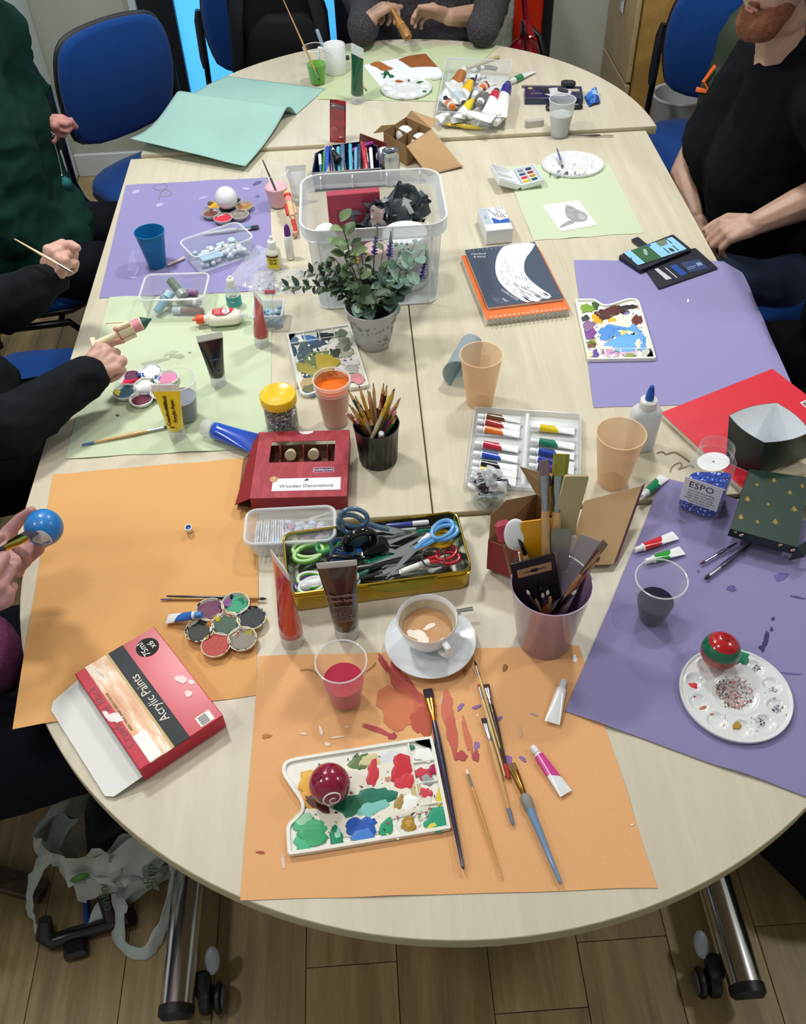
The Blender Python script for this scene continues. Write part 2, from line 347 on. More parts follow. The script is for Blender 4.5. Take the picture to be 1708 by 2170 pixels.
# ---- drawer cabinet, bin, extinguisher at the back
c = TH('drawer_cabinet', 'tall light oak drawer cabinet in the back right corner', 'cabinet', (1.02, 2.56, 0))
B('body', G().box(.29, .21, 0, .56, .42, 1.42, .003), wood('#8f6f38', '#b08d4e', .4, 10, 10), c)
for i, (z, h) in enumerate(((.04, .42), (.47, .38), (.86, .5))):
    dr = B('drawer', G().box(-.008, .21, z, .02, .415, h, .003), wood('#a2906c', '#b7a37c', .4, 9, 9), c)
    B('handle', G().tube([(-.02, .15+.12*k/8, z+h*.72-.03*math.sin(PI*k/8)) for k in range(9)], .006, 8), STEEL, dr)
    if i == 1: B('label_tag', G().box(-.024, .19, z+h*.55, .002, .05, .07, .0005), mat('#cfd6dc', .4), dr)
e = TH('fire_extinguisher', 'dark red fire extinguisher standing by the glazed door', 'extinguisher', (.63, 2.86, .0))
RED = mat('#8c0f20', .25, coat=.5)
B('cylinder', G().lathe([(.08, 0), (.082, .02), (.082, .46), (.075, .5), (.05, .54), (.024, .56), (.022, .58)], 32), RED, e)
B('lever', G().box(0, 0, .62, .03, .14, .015, .004).rot('X', 8), RED, e); B('neck', G().lathe([(.02, .57), (.02, .63)], 16), STEEL, e)
B('handle', G().tube([(0, -.01, .63), (-.02, -.03, .74), (-.03, -.05, .82)], .013, 10), mat('#a01838', .35), e)
B('hose', G().tube([(.02, -.02, .6), (.05, -.05, .58), (.075, -.07, .5), (.085, -.075, .35), (.08, -.07, .15)], .012, 10), BLACK, e)
B('gauge', G().lathe([(.012, 0), (.012, .012)], 16).rot('X', 90).mv(.0, -.025, .6), STEEL, e)
b = TH('waste_bin', 'pale grey plastic bin half hidden behind the right blue chair', 'bin', (1.19, 2.43, 0))
B('body', G().lathe([(.08, 0), (.09, .02), (.10, .42), (.11, .47), (.10, .47), (.085, .03)], 32), mat('#a8adb0', .45), b)
B('rim', G().tube([(  .107*math.cos(2*PI*i/32), .107*math.sin(2*PI*i/32), .47) for i in range(32)], .006, 8, loop=True), mat('#b6babd', .4), b)
# ---- blue conference chairs
BLUE = mat('#083c80', .85, sheen=.1, spec=.2, nz=(400, .12), bump=(900, .25)); SHELL = mat('#1a1d22', .5); FRAME = mat('#2a2c30', .16, .9)
def chair_proto(label, M):
    t = TH('conference_chair', label, 'chair', M=M)
    def bp(w, h, y, th, z0, bow):
        o = smooth_poly([(-w*.40, 0), (w*.40, 0), (w*.5, h*.35), (w*.5, h*.72), (w*.42, h*.95), (w*.2, h*1.0), (-w*.2, h*1.0), (-w*.42, h*.95), (-w*.5, h*.72), (-w*.5, h*.35)], 2)
        rings = []
        for k, dy in ((.90, -th), (.985, -th*.6), (1, 0), (.985, th*.5), (.9, th*.75)):
            rings.append([(x*k, y+dy+bow*(x/w*2)**2*-.5-(.16*(z0+(h/2+(zz-h/2)*k)-.62)), z0+h/2+(zz-h/2)*k) for x, zz in o])
        return G().loft([[(p[0], -p[1], p[2]) for p in r] for r in rings])
    B('backrest', bp(.44, .40, .0, .022, .55, .05), BLUE, t, 80)
    B('back_shell', bp(.455, .415, .0, .012, .543, .05).mv(0, -.02, 0), SHELL, t, 80)
    so = smooth_poly([(-.22, -.2), (.22, -.2), (.24, .05), (.21, .24), (-.21, .24), (-.24, .05)], 2)
    B('seat', G().loft([[(x*k, y*k+.2, z) for x, y in so] for k, z in ((.93, .43), (1, .445), (1, .465), (.95, .48), (.7, .486))]), BLUE, t, 80)
    B('seat_shell', G().loft([[(x*k, y*k+.2, z) for x, y in so] for k, z in ((.8, .405), (1, .425), (1.02, .44), (.95, .445))]), SHELL, t, 80)
    for s in (-1, 1):
        B('side_frame', G().tube([(s*.235, .0, .80), (s*.24, -.005, .60), (s*.245, .0, .46), (s*.245, .04, .41), (s*.245, .1, .40), (s*.245, .36, .41), (s*.245, .4, .36), (s*.25, .42, .02)], .0115, 10), FRAME, t, 60)
        B('sleeve', G().tube([(s*.238, .002, .80), (s*.242, -.004, .76), (s*.245, -.008, .62), (s*.246, -.006, .585)], [.012, .02, .021, .014], 10, .8), SHELL, t, 60)
        B('rear_leg', G().tube([(s*.245, .12, .40), (s*.25, -.02, .22), (s*.25, -.08, .02)], .0115, 10), FRAME, t)
        for y in (.42, -.08): B('glide', G().lathe([(.014, 0), (.016, .01), (.014, .035)], 12).mv(s*.25, y, 0), SHELL, t)
    B('stretcher', G().tube([(-.245, .15, .405), (.245, .15, .405)], .009, 8).tube([(-.245, .33, .405), (.245, .33, .405)], .009, 8), FRAME, t)
    return t
def cm(x, y, fx, fy): # chair frame: facing (fx,fy) is local +y
    a = math.atan2(fy, fx)-PI/2; return TM(x, y, 0, math.degrees(a))
ch = chair_proto('empty blue upholstered chair in the back left corner', cm(-.94, 2.15, .66, -.75))
G_ = 'blue conference chairs around the table'; ch['group'] = G_
dup(ch, cm(-.44, 2.66, .08, -1), 'blue chair with a black backpack slung over its back', G_)
dup(ch, cm(1.24, 2.17, -.35, -.93), 'blue chair with a dark green bag, near the oak cabinet', G_)
dup(ch, cm(.19, 2.86, 0, -1), 'blue chair under the person in the grey speckled jumper', G_)
dup(ch, cm(-1.2, .74, 1, 0), 'blue chair under the person painting a wooden figure', G_)
dup(ch, cm(-1.38, 1.42, 1, .05), 'blue chair under the person in the dark green shirt', G_)
dup(ch, cm(1.3, 1.12, -1, 0), 'blue chair under the bearded person in black', G_)
# ---- bags
CLOTH = mat('#08090c', .8, spec=.2, bump=(60, .6), nz=(8, .25))
def softbox(w, d, h, seed, amp, cr=.06):
    g = G(); rings = []
    for k in range(11):
        t = k/10; s = (1-abs(2*t-1)**4*.45)
        rings.append([(x*s, y*s, h*t) for x, y in rrect(w, d, cr, 6)])
    g.loft(rings)
    for q in g.v:
        n = noise.noise(q*9+V((seed, 0, 0)))*amp+noise.noise(q*23+V((seed, 3, 0)))*amp*.4; q += V((n, n*.7, n*.5))
    return g
def crumple(g, s, a, f=11):
    for q in g.v:
        r = lambda k: V((abs(noise.noise(q*k+V((s, 0, 0)))), abs(noise.noise(q*k+V((0, s, 0)))), abs(noise.noise(q*k+V((0, 0, s))))))
        q += (r(f)+.55*r(f*2.3)-V((.3, .3, .3)))*a*1.6; q.z = max(.002, q.z)
    return g
bg = TH('backpack', 'black backpack slung over the back of a blue chair', 'bag', (-.37, 2.56, .49), .06)
B('body', softbox(.36, .15, .62, 1, .02).mv(0, -.07, 0), CLOTH, bg, 70)
B('front_pocket', softbox(.27, .07, .30, 4, .012).mv(.02, -.15, .06), mat('#0b0c10', .7, spec=.2, bump=(70, .5)), bg, 70)
for s in (-1, 1): B('strap', G().tube([(s*.1, -.10, .66), (s*.11, -.16, .55), (s*.15, -.17, .35), (s*.17, -.12, .15)], .024, 8, .35), mat('#15171c', .6, spec=.3), bg)
B('zip_pull', G().tube([(-.12, -.19, .17), (-.118, -.2, .15), (-.112, -.2, .14), (-.12, -.2, .128)], .005, 6), STEEL, bg)
bg = TH('rucksack', 'dark olive green bag with an orange zip cord on a blue chair', 'bag', (1.25, 1.97, .485), -.75)
B('body', softbox(.24, .22, .46, 7, .028), mat('#2c3828', .75, nz=(9, .25), bump=(40, .6)), bg, 70)
B('side_pocket', softbox(.16, .07, .26, 9, .015).mv(-.03, -.13, .02), mat('#324030', .75, bump=(50, .5)), bg, 70)
B('zip_cord', G().tube([(-.06, -.15, .30), (-.08, -.175, .25), (-.05, -.175, .225), (-.1, -.172, .22)], .009, 6, .5), mat('#e0621c', .6), bg)
B('strap', G().tube([(.06, .06, .44), (.02, -.09, .42), (-.02, -.14, .3), (.04, -.15, .1)], .016, 8, .35), mat('#2a3328', .7), bg)
bk = TH('backpack', 'black backpack lying on the floor under the right side of the table', 'bag', (.86, -.36, 0), .5)
B('body', softbox(.44, .36, .26, 11, .02, .12), CLOTH, bk, 70)
B('pocket', softbox(.3, .1, .17, 13, .012).mv(-.02, -.19, .02), mat('#101218', .75, bump=(60, .5)), bk, 70)
B('strap', G().tube([(-.02, -.22, .1), (-.04, -.25, .03), (.04, -.3, .012), (.16, -.32, .012), (.24, -.28, .03), (.2, -.2, .1)], .018, 8, .35), mat('#08090c', .6), bk)
# ================================================================ PAPERS ON THE TABLE
def paper(name, label, px, col, h, nu=24, nv=24, fn=None, cat='paper', group=None, th=.0004, seed=1, wob=.0035, m=None, edge=.0022):
    """a sheet through four photo corners (TL,TR,BR,BL), lying at height h, its rim lifting slightly here and there"""
    P = [A(x, y, h) for x, y in px]; O = P[3].copy(); O.z = T+h
    def f(u, v):
        p = (P[3]*(1-u)+P[2]*u)*(1-v)+(P[0]*(1-u)+P[1]*u)*v
        e = min(u, 1-u, v, 1-v); k = max(0, 1-e/.05)
        n = noise.noise(V((u*4+seed, v*4, seed)))
        q = V((p.x+n*wob*k*.5, p.y+noise.noise(V((u*5, v*5+seed, 3)))*wob*k, p.z+max(0, n)*edge*k*2))
        if fn: q = fn(u, v, q)
        return q-O
    g = G().grid(f, nu, nv, th)
    o = solo(name, label, cat, g, m or mat(col, .85, spec=.2, nz=(700, .05), bump=(900, .12)), group, sm=60); o.location = O; return o
OR = '#e4ae7a'; PU = '#908bba'; GN = '#c4d1b2'
def step(u, v, q): return V((q.x, q.y, q.z-.008*max(0, min(1, -q.y/.03))))   # the near table sits 8 mm lower
def droop(u, v, q):                        # where a sheet sticks out over the table edge it sags a little
    d = max(0, ((q.x-.025)/.8)**2+((q.y+.004)/.7815)**2-1) if q.y < 0 else 0
    return step(u, v, V((q.x, q.y, q.z-.035*min(d, .5)-(.05*max(0, abs(q.x)-.8) if q.y >= 0 else 0))))
SH = 'coloured sugar paper sheets protecting the table'
pl_ = paper('sugar_paper', 'large purple paper sheet under the blue cup, on the left table', [(267, 392), (568, 376), (582, 615), (210, 632)], PU, .0012, seed=2, group=SH)
gl_ = paper('sugar_paper', 'pale green paper sheet under the yellow paint tube, on the left', [(232, 630), (577, 622), (572, 948), (138, 972)], GN, .0018, seed=3, group=SH)
ol_ = paper('sugar_paper', 'orange paper sheet on the left with an open red paint box on its corner', [(112, 1005), (548, 968), (543, 1467), (21, 1537)], '#dba86c', .0012, fn=droop, nu=34, nv=34, seed=4, group=SH)
of_ = paper('sugar_paper', 'orange paint-stained paper sheet nearest the camera, under the brushes', [(547, 1385), (1228, 1362), (1396, 1877), (507, 1903)], OR, .0012, fn=droop, nu=34, nv=34, seed=5, group=SH)
pn_ = paper('sugar_paper', 'purple paper sheet under the round palette on the near right', [(1405, 1012), (1830, 1130), (1825, 1722), (1198, 1502)], '#8a84b0', .0026, fn=droop, nu=34, nv=34, seed=6, group=SH)
def bend(u, v, q): return V((q.x, q.y, q.z-max(0, q.x-.812)*.6))
pr_ = paper('sugar_paper', 'purple paper sheet under the open phone on the right', [(1216, 551), (1580, 553), (1692, 850), (1258, 864)], '#9591c0', .0012, fn=bend, seed=7, group=SH)
gr_ = paper('sugar_paper', 'pale green paper sheet under the small grey painting', [(1068, 352), (1290, 345), (1365, 493), (1130, 510)], GN, .0012, seed=8, group=SH)
gf_ = paper('sugar_paper', 'pale green paper sheet at the far end, under the white palette', [(700, 97), (1058, 97), (925, 215), (672, 210)], '#bcc8a2', .0112, seed=9, group=SH)
# big curled teal sheet at the far left
o = A(420, 200, .012); TE = mat('#98beb6', .85, spec=.2, nz=(5, .06), bump=(800, .12))
def curl(u, v):
    a = (A(275, 293, .05)*(1-u)+A(520, 352, .022)*u); c = (A(374, 196, .085)*(1-u)+A(607, 228, .055)*u); d = A(398, 206, .016)*(1-u)+A(628, 242, .013)*u; e = A(482, 161, .012)*(1-u)+A(690, 188, .012)*u
    if v < .5: t = v/.5; p = a.lerp(c, t); p.z += -.022*math.sin(PI*t)*(1-.4*u)+.004*noise.noise(V((u*3, v*4, 2))); return p-o
    t = (v-.5)/.5
    if t < .3: s = t/.3; p = c.lerp(d, s); p.z += .012*math.sin(PI*s); return p-o
    s = (t-.3)/.7; p = d.lerp(e, s); p.z += .006*math.sin(PI*s)*(1-u); return p-o
tc_ = solo('sugar_paper', 'large curled teal green paper sheet at the far left end', 'paper', G().grid(curl, 30, 60, .0004), TE, SH, sm=170); tc_.location = o
# stains and paint marks on the sheets
def stains(par, h, lst, **k):
    for i, d in enumerate(lst): dab(par, d[0], d[1], d[2], d[3], d[4], h+.00012*(i % 4), d[5] if len(d) > 5 else 0, th=.00025, name='paint_stain', rough=.6, seed=i+3, **k)
stains(of_, -.0062, [(845, 1440, 14, 45, '#bf5a4f', -30), (870, 1500, 60, 34, '#c9694c', 5), (838, 1500, 34, 50, '#cf7a50', -50), (893, 1530, 22, 30, '#b9553f', 0), (815, 1408, 7, 24, '#b64a52', -30), (880, 1472, 38, 10, '#be5450', 60),
    (948, 1500, 14, 32, '#d0705a', -4), (958, 1555, 12, 40, '#c86150', -4), (976, 1602, 13, 12, '#b44a4c', 0), (943, 1490, 6, 12, '#8f6ba6', 10), (990, 1560, 6, 45, '#cf7455', -14), (1008, 1602, 9, 10, '#b24c55'), (976, 1498, 5, 9, '#8f6ba6', 40),
    (800, 1547, 40, 5, '#b94d52', 20), (832, 1560, 9, 7, '#b0464d'), (1010, 1498, 9, 4, '#8c6cab', -20), (1010, 1580, 7, 8, '#9a6fae'), (1078, 1612, 8, 11, '#8f6ba6', 0), (1108, 1608, 9, 4, '#8f6ba6', 35), (1056, 1524, 10, 4, '#8c6cab', -30),
    (565, 1560, 10, 5, '#b9783c'), (1070, 1415, 6, 7, '#9a6a3a', 30), (985, 1424, 4, 7, '#b57b45', 20), (552, 1806, 9, 3, '#a5504a'), (600, 1826, 4, 17, '#e3c9b6', -10), (643, 1555, 9, 2, '#efd9c8'), (680, 1548, 4, 10, '#efd9c8', -15), (715, 1562, 16, 2, '#f0dccb', -6), (694, 1577, 6, 5, '#f0dccb'), (735, 1540, 5, 2, '#ecd2bd'),
    (1340, 1748, 3, 2, '#f6eee4'), (1012, 1516, 2, 3, '#f3eadf'), (1132, 1514, 8, 3, '#b89a94', 15), (1103, 1550, 3, 14, '#cfa98c', -12), (1218, 1396, 5, 8, '#f2f0ee')])
stains(pn_, -.0048, [(1550, 1247, 11, 6, '#5c5590'), (1655, 1222, 13, 9, '#6660a0', -20), (1622, 1358, 6, 20, '#3a2d66', 14), (1635, 1333, 4, 4, '#4a3d78'), (1638, 1311, 4, 4, '#433a72'), (1613, 1372, 5, 5, '#35295e'), (1480, 1210, 3, 3, '#6a5a93'), (1690, 1265, 16, 2, '#5a5390', 10), (1676, 1427, 25, 2, '#6a649f', 4)])
stains(pl_, .0016, [(288, 406, 7, 4, '#b5b3da', -15), (338, 434, 7, 3.5, '#bab8de', -15), (430, 419, 10, 3, '#a7a5d0', -20), (522, 400, 9, 2.5, '#b4b2da', 8), (545, 388, 9, 4, '#5d5a8e', -25), (546, 416, 5, 3, '#6d6a9e'), (280, 556, 10, 22, '#9894c4', 10), (290, 574, 5, 10, '#9c98c6', 20), (283, 588, 7, 3, '#a9a6cf')])
stains(gl_, .0022, [(330, 766, 30, 4, '#a7b196', -12), (376, 755, 16, 4.5, '#a2ac92', 5), (362, 748, 14, 4, '#b0bb9f', -20), (262, 762, 3, 1.5, '#50584a'), (249, 880, 4, 2.5, '#5c6a58'), (402, 747, 3, 1.5, '#7d8a70')])
stains(pr_, .0016, [(1458, 637, 2, 4, '#f2f2f8', 10)])
# ================================================================ BUILDERS FOR THE ART MATERIALS
def brush(label, p0, p1, handle='#c99a58', w=.005, fer='#cfd2d6', hair='#3a2b22', kind='round', hl=.012, fl=.028, tip=None, hr=None, group=None, fan=1.0, name='paintbrush'):
    """p0 = tip of the hair, p1 = end of the handle"""
    L_ = (V(p1)-V(p0)).length; o = TH(name, label, 'brush', M=ori(p0, p1), group=group); hr = hr or w*.62
    if kind == 'flat':
        rings = [[(x, y*a, z*b) for y, z in circ(1, 14)] for x, a, b in ((0, w*fan, w*.12), (hl*.5, w*fan, w*.28), (hl, w*.95, w*.34))]
        B('bristles', G().loft(rings), mat(hair, .75, nz=(300, .3, (.05, 1, 1))), o, 60)
        rings = [[(x, y*a, z*b) for y, z in circ(1, 16)] for x, a, b in ((hl-.001, w, w*.36), (hl+fl*.45, w*.88, w*.42), (hl+fl*.75, hr*1.02, hr*1.02), (hl+fl, hr, hr))]
    else:
        B('bristles', G().lathe([(.0002, 0), (w*.45, hl*.35), (w*.7, hl*.7), (w*.6, hl)], 12).rot('Y', 90), mat(hair, .7), o)
        rings = [[(x, y*a, z*a) for y, z in circ(1, 14)] for x, a in ((hl-.001, w*.58), (hl+fl*.6, w*.62), (hl+fl, hr))]
    fo = B('ferrule', G().loft(rings), mat(fer, .15, 1), o, 60)
    a = hl+fl; prof = [(hr*.98, a-.001), (hr*1.25, a+(L_-a)*.12), (hr*1.3, a+(L_-a)*.25), (hr*.85, a+(L_-a)*.65), (hr*.62, L_-.004), (hr*.3, L_)]
    B('handle', G().lathe(prof, 12).rot('Y', 90), mat(handle, .3, coat=.4, nz=(40, .08)), o, 60)
    if tip:
        B('handle_tip', G().lathe([(hr*.9, L_*.86), (hr*.75, L_-.003), (hr*.35, L_+.0004)], 12).rot('Y', 90), mat(tip, .35), o, 60)
    return o
def bigtube(label, base, top, col, wdir=(1, 0, 0), w=.050, r=.0185, body='#ffffff', txt=None, tcol='#20242c', cap=.024, group='upright squeeze tubes of acrylic paint', clearfin=.016, tsize=.008, name='paint_tube', body_m=None):
    """stand-up squeeze tube on its cap: base point, top of the crimp, crimp direction"""
    L_ = (V(top)-V(base)).length; o = TH(name, label, 'paint tube', M=oriz(base, top, wdir), group=group)
    B('cap', G().lathe([(r*.93, 0), (r*.97, .002), (r*.97, cap-.001), (r*.9, cap)], 28), clear('#e4e8ea', .38, .2), o)
    def ring(z, t, k=1):
        a, b = r*k+(w/2-r*k)*t, r*k*(1-t)+.0012*t; return [(a*math.cos(2*PI*j/32), b*math.sin(2*PI*j/32), z) for j in range(32)]
    z1 = L_-clearfin
    B('body', G().loft([ring(cap+.001, 0, .8)]+[ring(cap+.004+(z1-cap-.004)*t, t**1.25) for t in (0, .12, .25, .4, .55, .7, .85, 1)]), body_m or mat(col, .22, coat=.6, nz=(25, .12)), o, 60)
    t2 = [[(x, y*.9, z) for x, y, z in ring(z1-.001, .98)], [(x*1.02, y*.6, z) for x, y, z in ring(L_, 1)]]
    B('crimp', G().loft(t2), clear('#e9ecee', .62, .25), o)
    if txt:
        for i, (s, x, z, sz, deg) in enumerate(txt):
            t = max(0, (z-cap)/(z1-cap))**1.25; yb = -(r*(1-t)+.0012*t)-.0014
            # the text stands on the front of the tube, tilted with its taper
            M = Matrix.Translation((x, yb, z)) @ Matrix.Rotation(math.radians(90)-math.atan(r/(z1-cap)), 4, 'X') @ Matrix.Rotation(math.radians(deg), 4, 'Z')
            text(o, s, sz, M, mat(tcol, .5), ext=.0009)
    return o
def minitube(label, p0, p1, col, w=.020, r=.0065, cap='#e9ecee', tail='#eef1f4', slant=1, group='small metal tubes of paint', band=.58, capl=.012, up=(0, 0, 1), name='paint_tube'):
    """small crimped tube lying down: cap end p0, crimp end p1"""
    L_ = (V(p1)-V(p0)).length; o = TH(name, label, 'paint tube', M=ori(p0, p1, up), group=group)
    B('cap', G().lathe([(r*.62, 0), (r*.7, .001), (r*.74, capl), (r*.5, capl+.002)], 16).rot('Y', 90), mat(cap, .4), o)
    def ring(t, k=1, sl=0):
        x = capl+.002+(L_-capl-.002)*t; a, b = r+(w/2-r)*min(1, t*1.15), (r*(1-t)**.8+.0007)
        return [(x+sl*a*math.cos(2*PI*j/20), k*a*math.cos(2*PI*j/20), k*b*math.sin(2*PI*j/20)) for j in range(20)]
    s0 = [(capl+.001, r*.5*math.cos(2*PI*j/20), r*.5*math.sin(2*PI*j/20)) for j in range(20)]
    B('body', G().loft([s0]+[ring(t) for t in (.04, .2, .4, .6, .8, .93, 1)]), mat(tail, .25, coat=.4, nz=(60, .05)), o, 60)
    if band: B('colour_band', G().loft([ring(.05, 1.03), ring(.2, 1.035), ring(band*.7, 1.035, slant*.25), ring(band, 1.035, slant*.6)], False), mat(col, .2, coat=.6), o, 60)
    return o
def cup(label, base, h, rb, rt, m=None, liquid=None, lm=None, name='plastic_cup', group=None, ridge=0, tilt=None, seg=36, M=None, cat='cup', lip=.0016, foot=.004):
    o = TH(name, label, cat, base, group=group) if M is None else TH(name, label, cat, M=M, group=group)
    th = .0009; rr = lambda z: rb+(rt-rb)*z/h
    prof = [(rb*.9, 0), (rb, .001)]
    if ridge: prof += [(rr(h*k)+(.0007 if i % 2 else 0), h*k) for i, k in enumerate((.3, .45, .6, .62, .66, .68, .9))]
    prof += [(rt, h-.002), (rt+lip, h-.0012), (rt+lip, h), (rt-th, h), (rr(h*.5)-th, h*.5), (rb-th, foot), (.0001, foot)]
    B('wall', G().lathe(prof, seg), m or clear(), o, 50)
    if ridge: B('rim', G().tube([(rt*math.cos(2*PI*i/seg), rt*math.sin(2*PI*i/seg), h-.0006) for i in range(seg)], .0013, 6, loop=True), clear('#f2f4f4', .45, .1), o)
    if liquid:
        z = h*liquid; B('water', G().lathe([(rb-th*1.6, foot+.0006), (rr(z)-th*1.6, z), (.0001, z)], seg), lm, o, 50)
    return o
def liq(col, a=.85, rough=.08): return clear(col, a, rough, col)
# ---- well palettes
def flower(label, c, h, tilt, wells, rw=.026, dist=.045, body='#eceeee', group='flower shaped plastic palettes'):
    p = A(c[0], c[1], h); o = TH('flower_palette', label, 'palette', p, group=group); MM = mat(body, .25) if isinstance(body, str) else body
    g = G(); cs = [(0, 0)]+[(dist*math.cos(math.radians(tilt+60*i)), dist*math.sin(math.radians(tilt+60*i))) for i in range(6)]
    for i, (x, y) in enumerate(cs):
        w = B('well', G().lathe([(.0001, 0), (rw*.68, 0), (rw*.9, .006), (rw, .0135), (rw-.0016, .014), (rw*.84, .007), (rw*.62, .0022), (.0001, .0016)], 28, cx=x, cy=y), MM, o, 50)
        if i: B('web', G().box(0, 0, .007, .012, .016, .0035, .002).rot('Z', tilt+60*(i-1)).mv(x*.52, y*.52), MM, o)
        for j, (col, k, ox, oy) in enumerate(wells[i]):
            r_ = random.Random(i*7+j); pts = [(x+ox*rw+rw*k*(1+.2*r_.uniform(-1, 1))*math.cos(a*PI/8), y+oy*rw+rw*k*(1+.2*r_.uniform(-1, 1))*math.sin(a*PI/8)) for a in range(16)]; pts = smooth_poly(pts, 1)
            cx, cy = x+ox*rw, y+oy*rw; cap = lambda q: .0024+.0105*min(1, math.hypot(q[0]-x, q[1]-y)/rw)**2+.0009*(j+1)
            B('paint_dab', G().loft([[(cx+(q[0]-cx)*s, cy+(q[1]-cy)*s, cap((cx+(q[0]-cx)*s, cy+(q[1]-cy)*s))+(.001 if s < 1 else -.0008)) for q in pts] for s in (1, .9, .55, .1)]), mat(col, .45, spec=.3, bump=(220, .4)), w, 60)
    return o
def wellplate(label, c, h, R, sx=1, sy=1, rot=0, wells=10, rw=.0155, rad=.066, rc=.036, a0=0, zt=.006, depth=.0042, group=None, col='#dfe3e4'):
    """round or oval moulded palette with a ring of wells and a centre dish, modelled in the surface itself"""
    p = A(c[0], c[1], h); o = TH('mixing_palette', label, 'palette', p, math.radians(rot), group)
    ws = [(rad*sx*math.cos(2*PI*i/wells+a0), rad*sy*math.sin(2*PI*i/wells+a0), rw) for i in range(wells)]+[(0, 0, rc)]
    def z(x, y):
        k = math.hypot(x/sx, y/sy)/R; v = zt+(.002 if k > .965 else 0)
        for wx, wy, w in ws:
            d = math.hypot((x-wx)/sx, (y-wy)/sy)/w
            if d < 1: v = min(v, zt-depth*(1-d**4)) if w < .03 else min(v, zt-depth*.6*(1-d**8))
            elif d < 1.12: v += .0006
        return v
    rs = [.02+.98*i/60 for i in range(61)]; n = 150; rings = [[(R*k*sx*math.cos(2*PI*j/n), R*k*sy*math.sin(2*PI*j/n), z(R*k*sx*math.cos(2*PI*j/n), R*k*sy*math.sin(2*PI*j/n))) for j in range(n)] for k in rs]
    for k, zz in ((1.005, zt), (1.0, .002), (.96, 0), (.02, 0)): rings.append([(R*k*sx*math.cos(2*PI*j/n), R*k*sy*math.sin(2*PI*j/n), zz) for j in range(n)])
    B('dish', G().loft(rings), mat(col, .25, coat=.3), o, 60); return o
PAL = smooth_poly([(.004, 0), (.12, 0), (.236, 0), (.238, .002), (.238, .08), (.238, .150), (.235, .153), (.13, .153), (.03, .153), (.008, .151), (.001, .141), (.001, .128), (.012, .105), (.022, .086), (.0255, .074), (.024, .064), (.014, .056), (.003, .048), (0, .038), (0, .01), (0, .004)], 1)
def rectpal(label, org, xdir, h, col='#efefe6', group='notched rectangular palettes'):
    p = A(org[0], org[1], h); q = A(xdir[0], xdir[1], h); o = TH('rectangular_palette', label, 'palette', p, math.atan2(q.y-p.y, q.x-p.x), group); m = mat(col, .3, coat=.3)
    hole = circ(.0125, 24, .052, .113); inn = inset(PAL, .005)
    B('base', plate([PAL, hole], .0045, .0004), m, o, 40)
    B('rim', plate([inset(PAL, .0002), inset(PAL, .0045)], .0045, .0006).mv(z=.0045), m, o, 40)
    g = G()
    for y in (.043, .078, .113): g.box(.216, y, .0045, .034, .003, .0035, .001)
    g.box(.199, .091, .0045, .003, .115, .0035, .001).box(.118, .037, .0045, .165, .003, .002, .001)
    B('divider', g, m, o, 40, kind='stuff')
    for x, r in ((.047, .017), (.093, .0145), (.135, .0145), (.177, .0145)): B('well', G().lathe([(r, .0045), (r+.001, .0056), (r+.0022, .0058), (r+.0036, .0045)], 28, False, cx=x, cy=.0205), m, o, 50)
    return o
# ================================================================ NEAR HALF OF THE TABLE
N0 = -.008; NO = -.0062; NP = -.0046; LP = .0016; GP = .0022
# ---- notched palette with the maroon bauble, front
pf = rectpal('notched paint-covered palette holding a maroon bauble, on orange paper', (612, 1818), (958, 1760), NO)
h = NO+.0056
dabs(pf, h, [(780, 1690, 135, 80, '#e9e6d6', -8), (668, 1680, 36, 36, '#e0a030', 20), (655, 1655, 24, 22, '#e9b03a', 0), (672, 1704, 30, 12, '#5c3022', 30), (700, 1645, 20, 26, '#e6c88a', 0), (762, 1618, 20, 24, '#62804c', 30), (785, 1612, 22, 16, '#d9cf9a', 0), (790, 1638, 15, 30, '#c72f3c', 10),
    (850, 1630, 24, 32, '#c8202f', 5), (858, 1655, 22, 18, '#d23240', 0), (822, 1652, 16, 14, '#c8907c', 20), (828, 1606, 26, 14, '#dfe2e6', -10), (745, 1705, 46, 22, '#1f6b4e', -20), (800, 1690, 38, 24, '#16755f', -15), (790, 1712, 34, 16, '#7cc4bb', -25), (760, 1722, 48, 12, '#cfdccb', -18), (735, 1718, 12, 10, '#8a9a2e', 20),
    (654, 1750, 32, 24, '#4fb682', 0), (642, 1735, 22, 12, '#a6dcb6', -10), (664, 1768, 36, 20, '#3fae76', 0), (644, 1784, 22, 20, '#4db584', 0), (712, 1770, 16, 20, '#148a63', 0), (716, 1766, 8, 11, '#9fd6c4', 20), (766, 1755, 30, 28, '#2257b4', -30), (770, 1770, 22, 18, '#3f7fd0', 0), (786, 1742, 20, 12, '#2a4fb0', -30), (818, 1754, 17, 19, '#1f9a6c', 0), (770, 1778, 24, 9, '#147556', -10),
    (866, 1747, 17, 15, '#a9801f', 0), (866, 1745, 9, 8, '#c29a3c', 0), (925, 1738, 26, 25, '#259a76', -10), (915, 1750, 14, 5, '#d6d24a', -30), (866, 1700, 20, 17, '#f4f4f2', 0), (868, 1690, 12, 6, '#ffffff', 20), (846, 1700, 10, 16, '#a58a48', 10), (850, 1706, 6, 8, '#3d62ad', 0), (880, 1675, 14, 20, '#c9b98a', 0), (898, 1640, 18, 14, '#c9364a', -10), (905, 1652, 13, 12, '#98a0a0', 0), (920, 1630, 12, 12, '#a8104a', 0), (900, 1680, 14, 13, '#d0404e', 0), (932, 1690, 7, 20, '#e1c72f', 5), (900, 1600, 20, 16, '#f2f3f1', 0), (872, 1583, 7, 5, '#1f7a66', 0), (917, 1577, 5, 6, '#20806c', 0)], th=.0014)
specks(pf, 780, 1690, 150, 95, 26, ('#f2f0e6', '#2f5a48', '#a5303a', '#c9b98a', '#4a3a30'), h+.0012, (1.5, 5), 3)
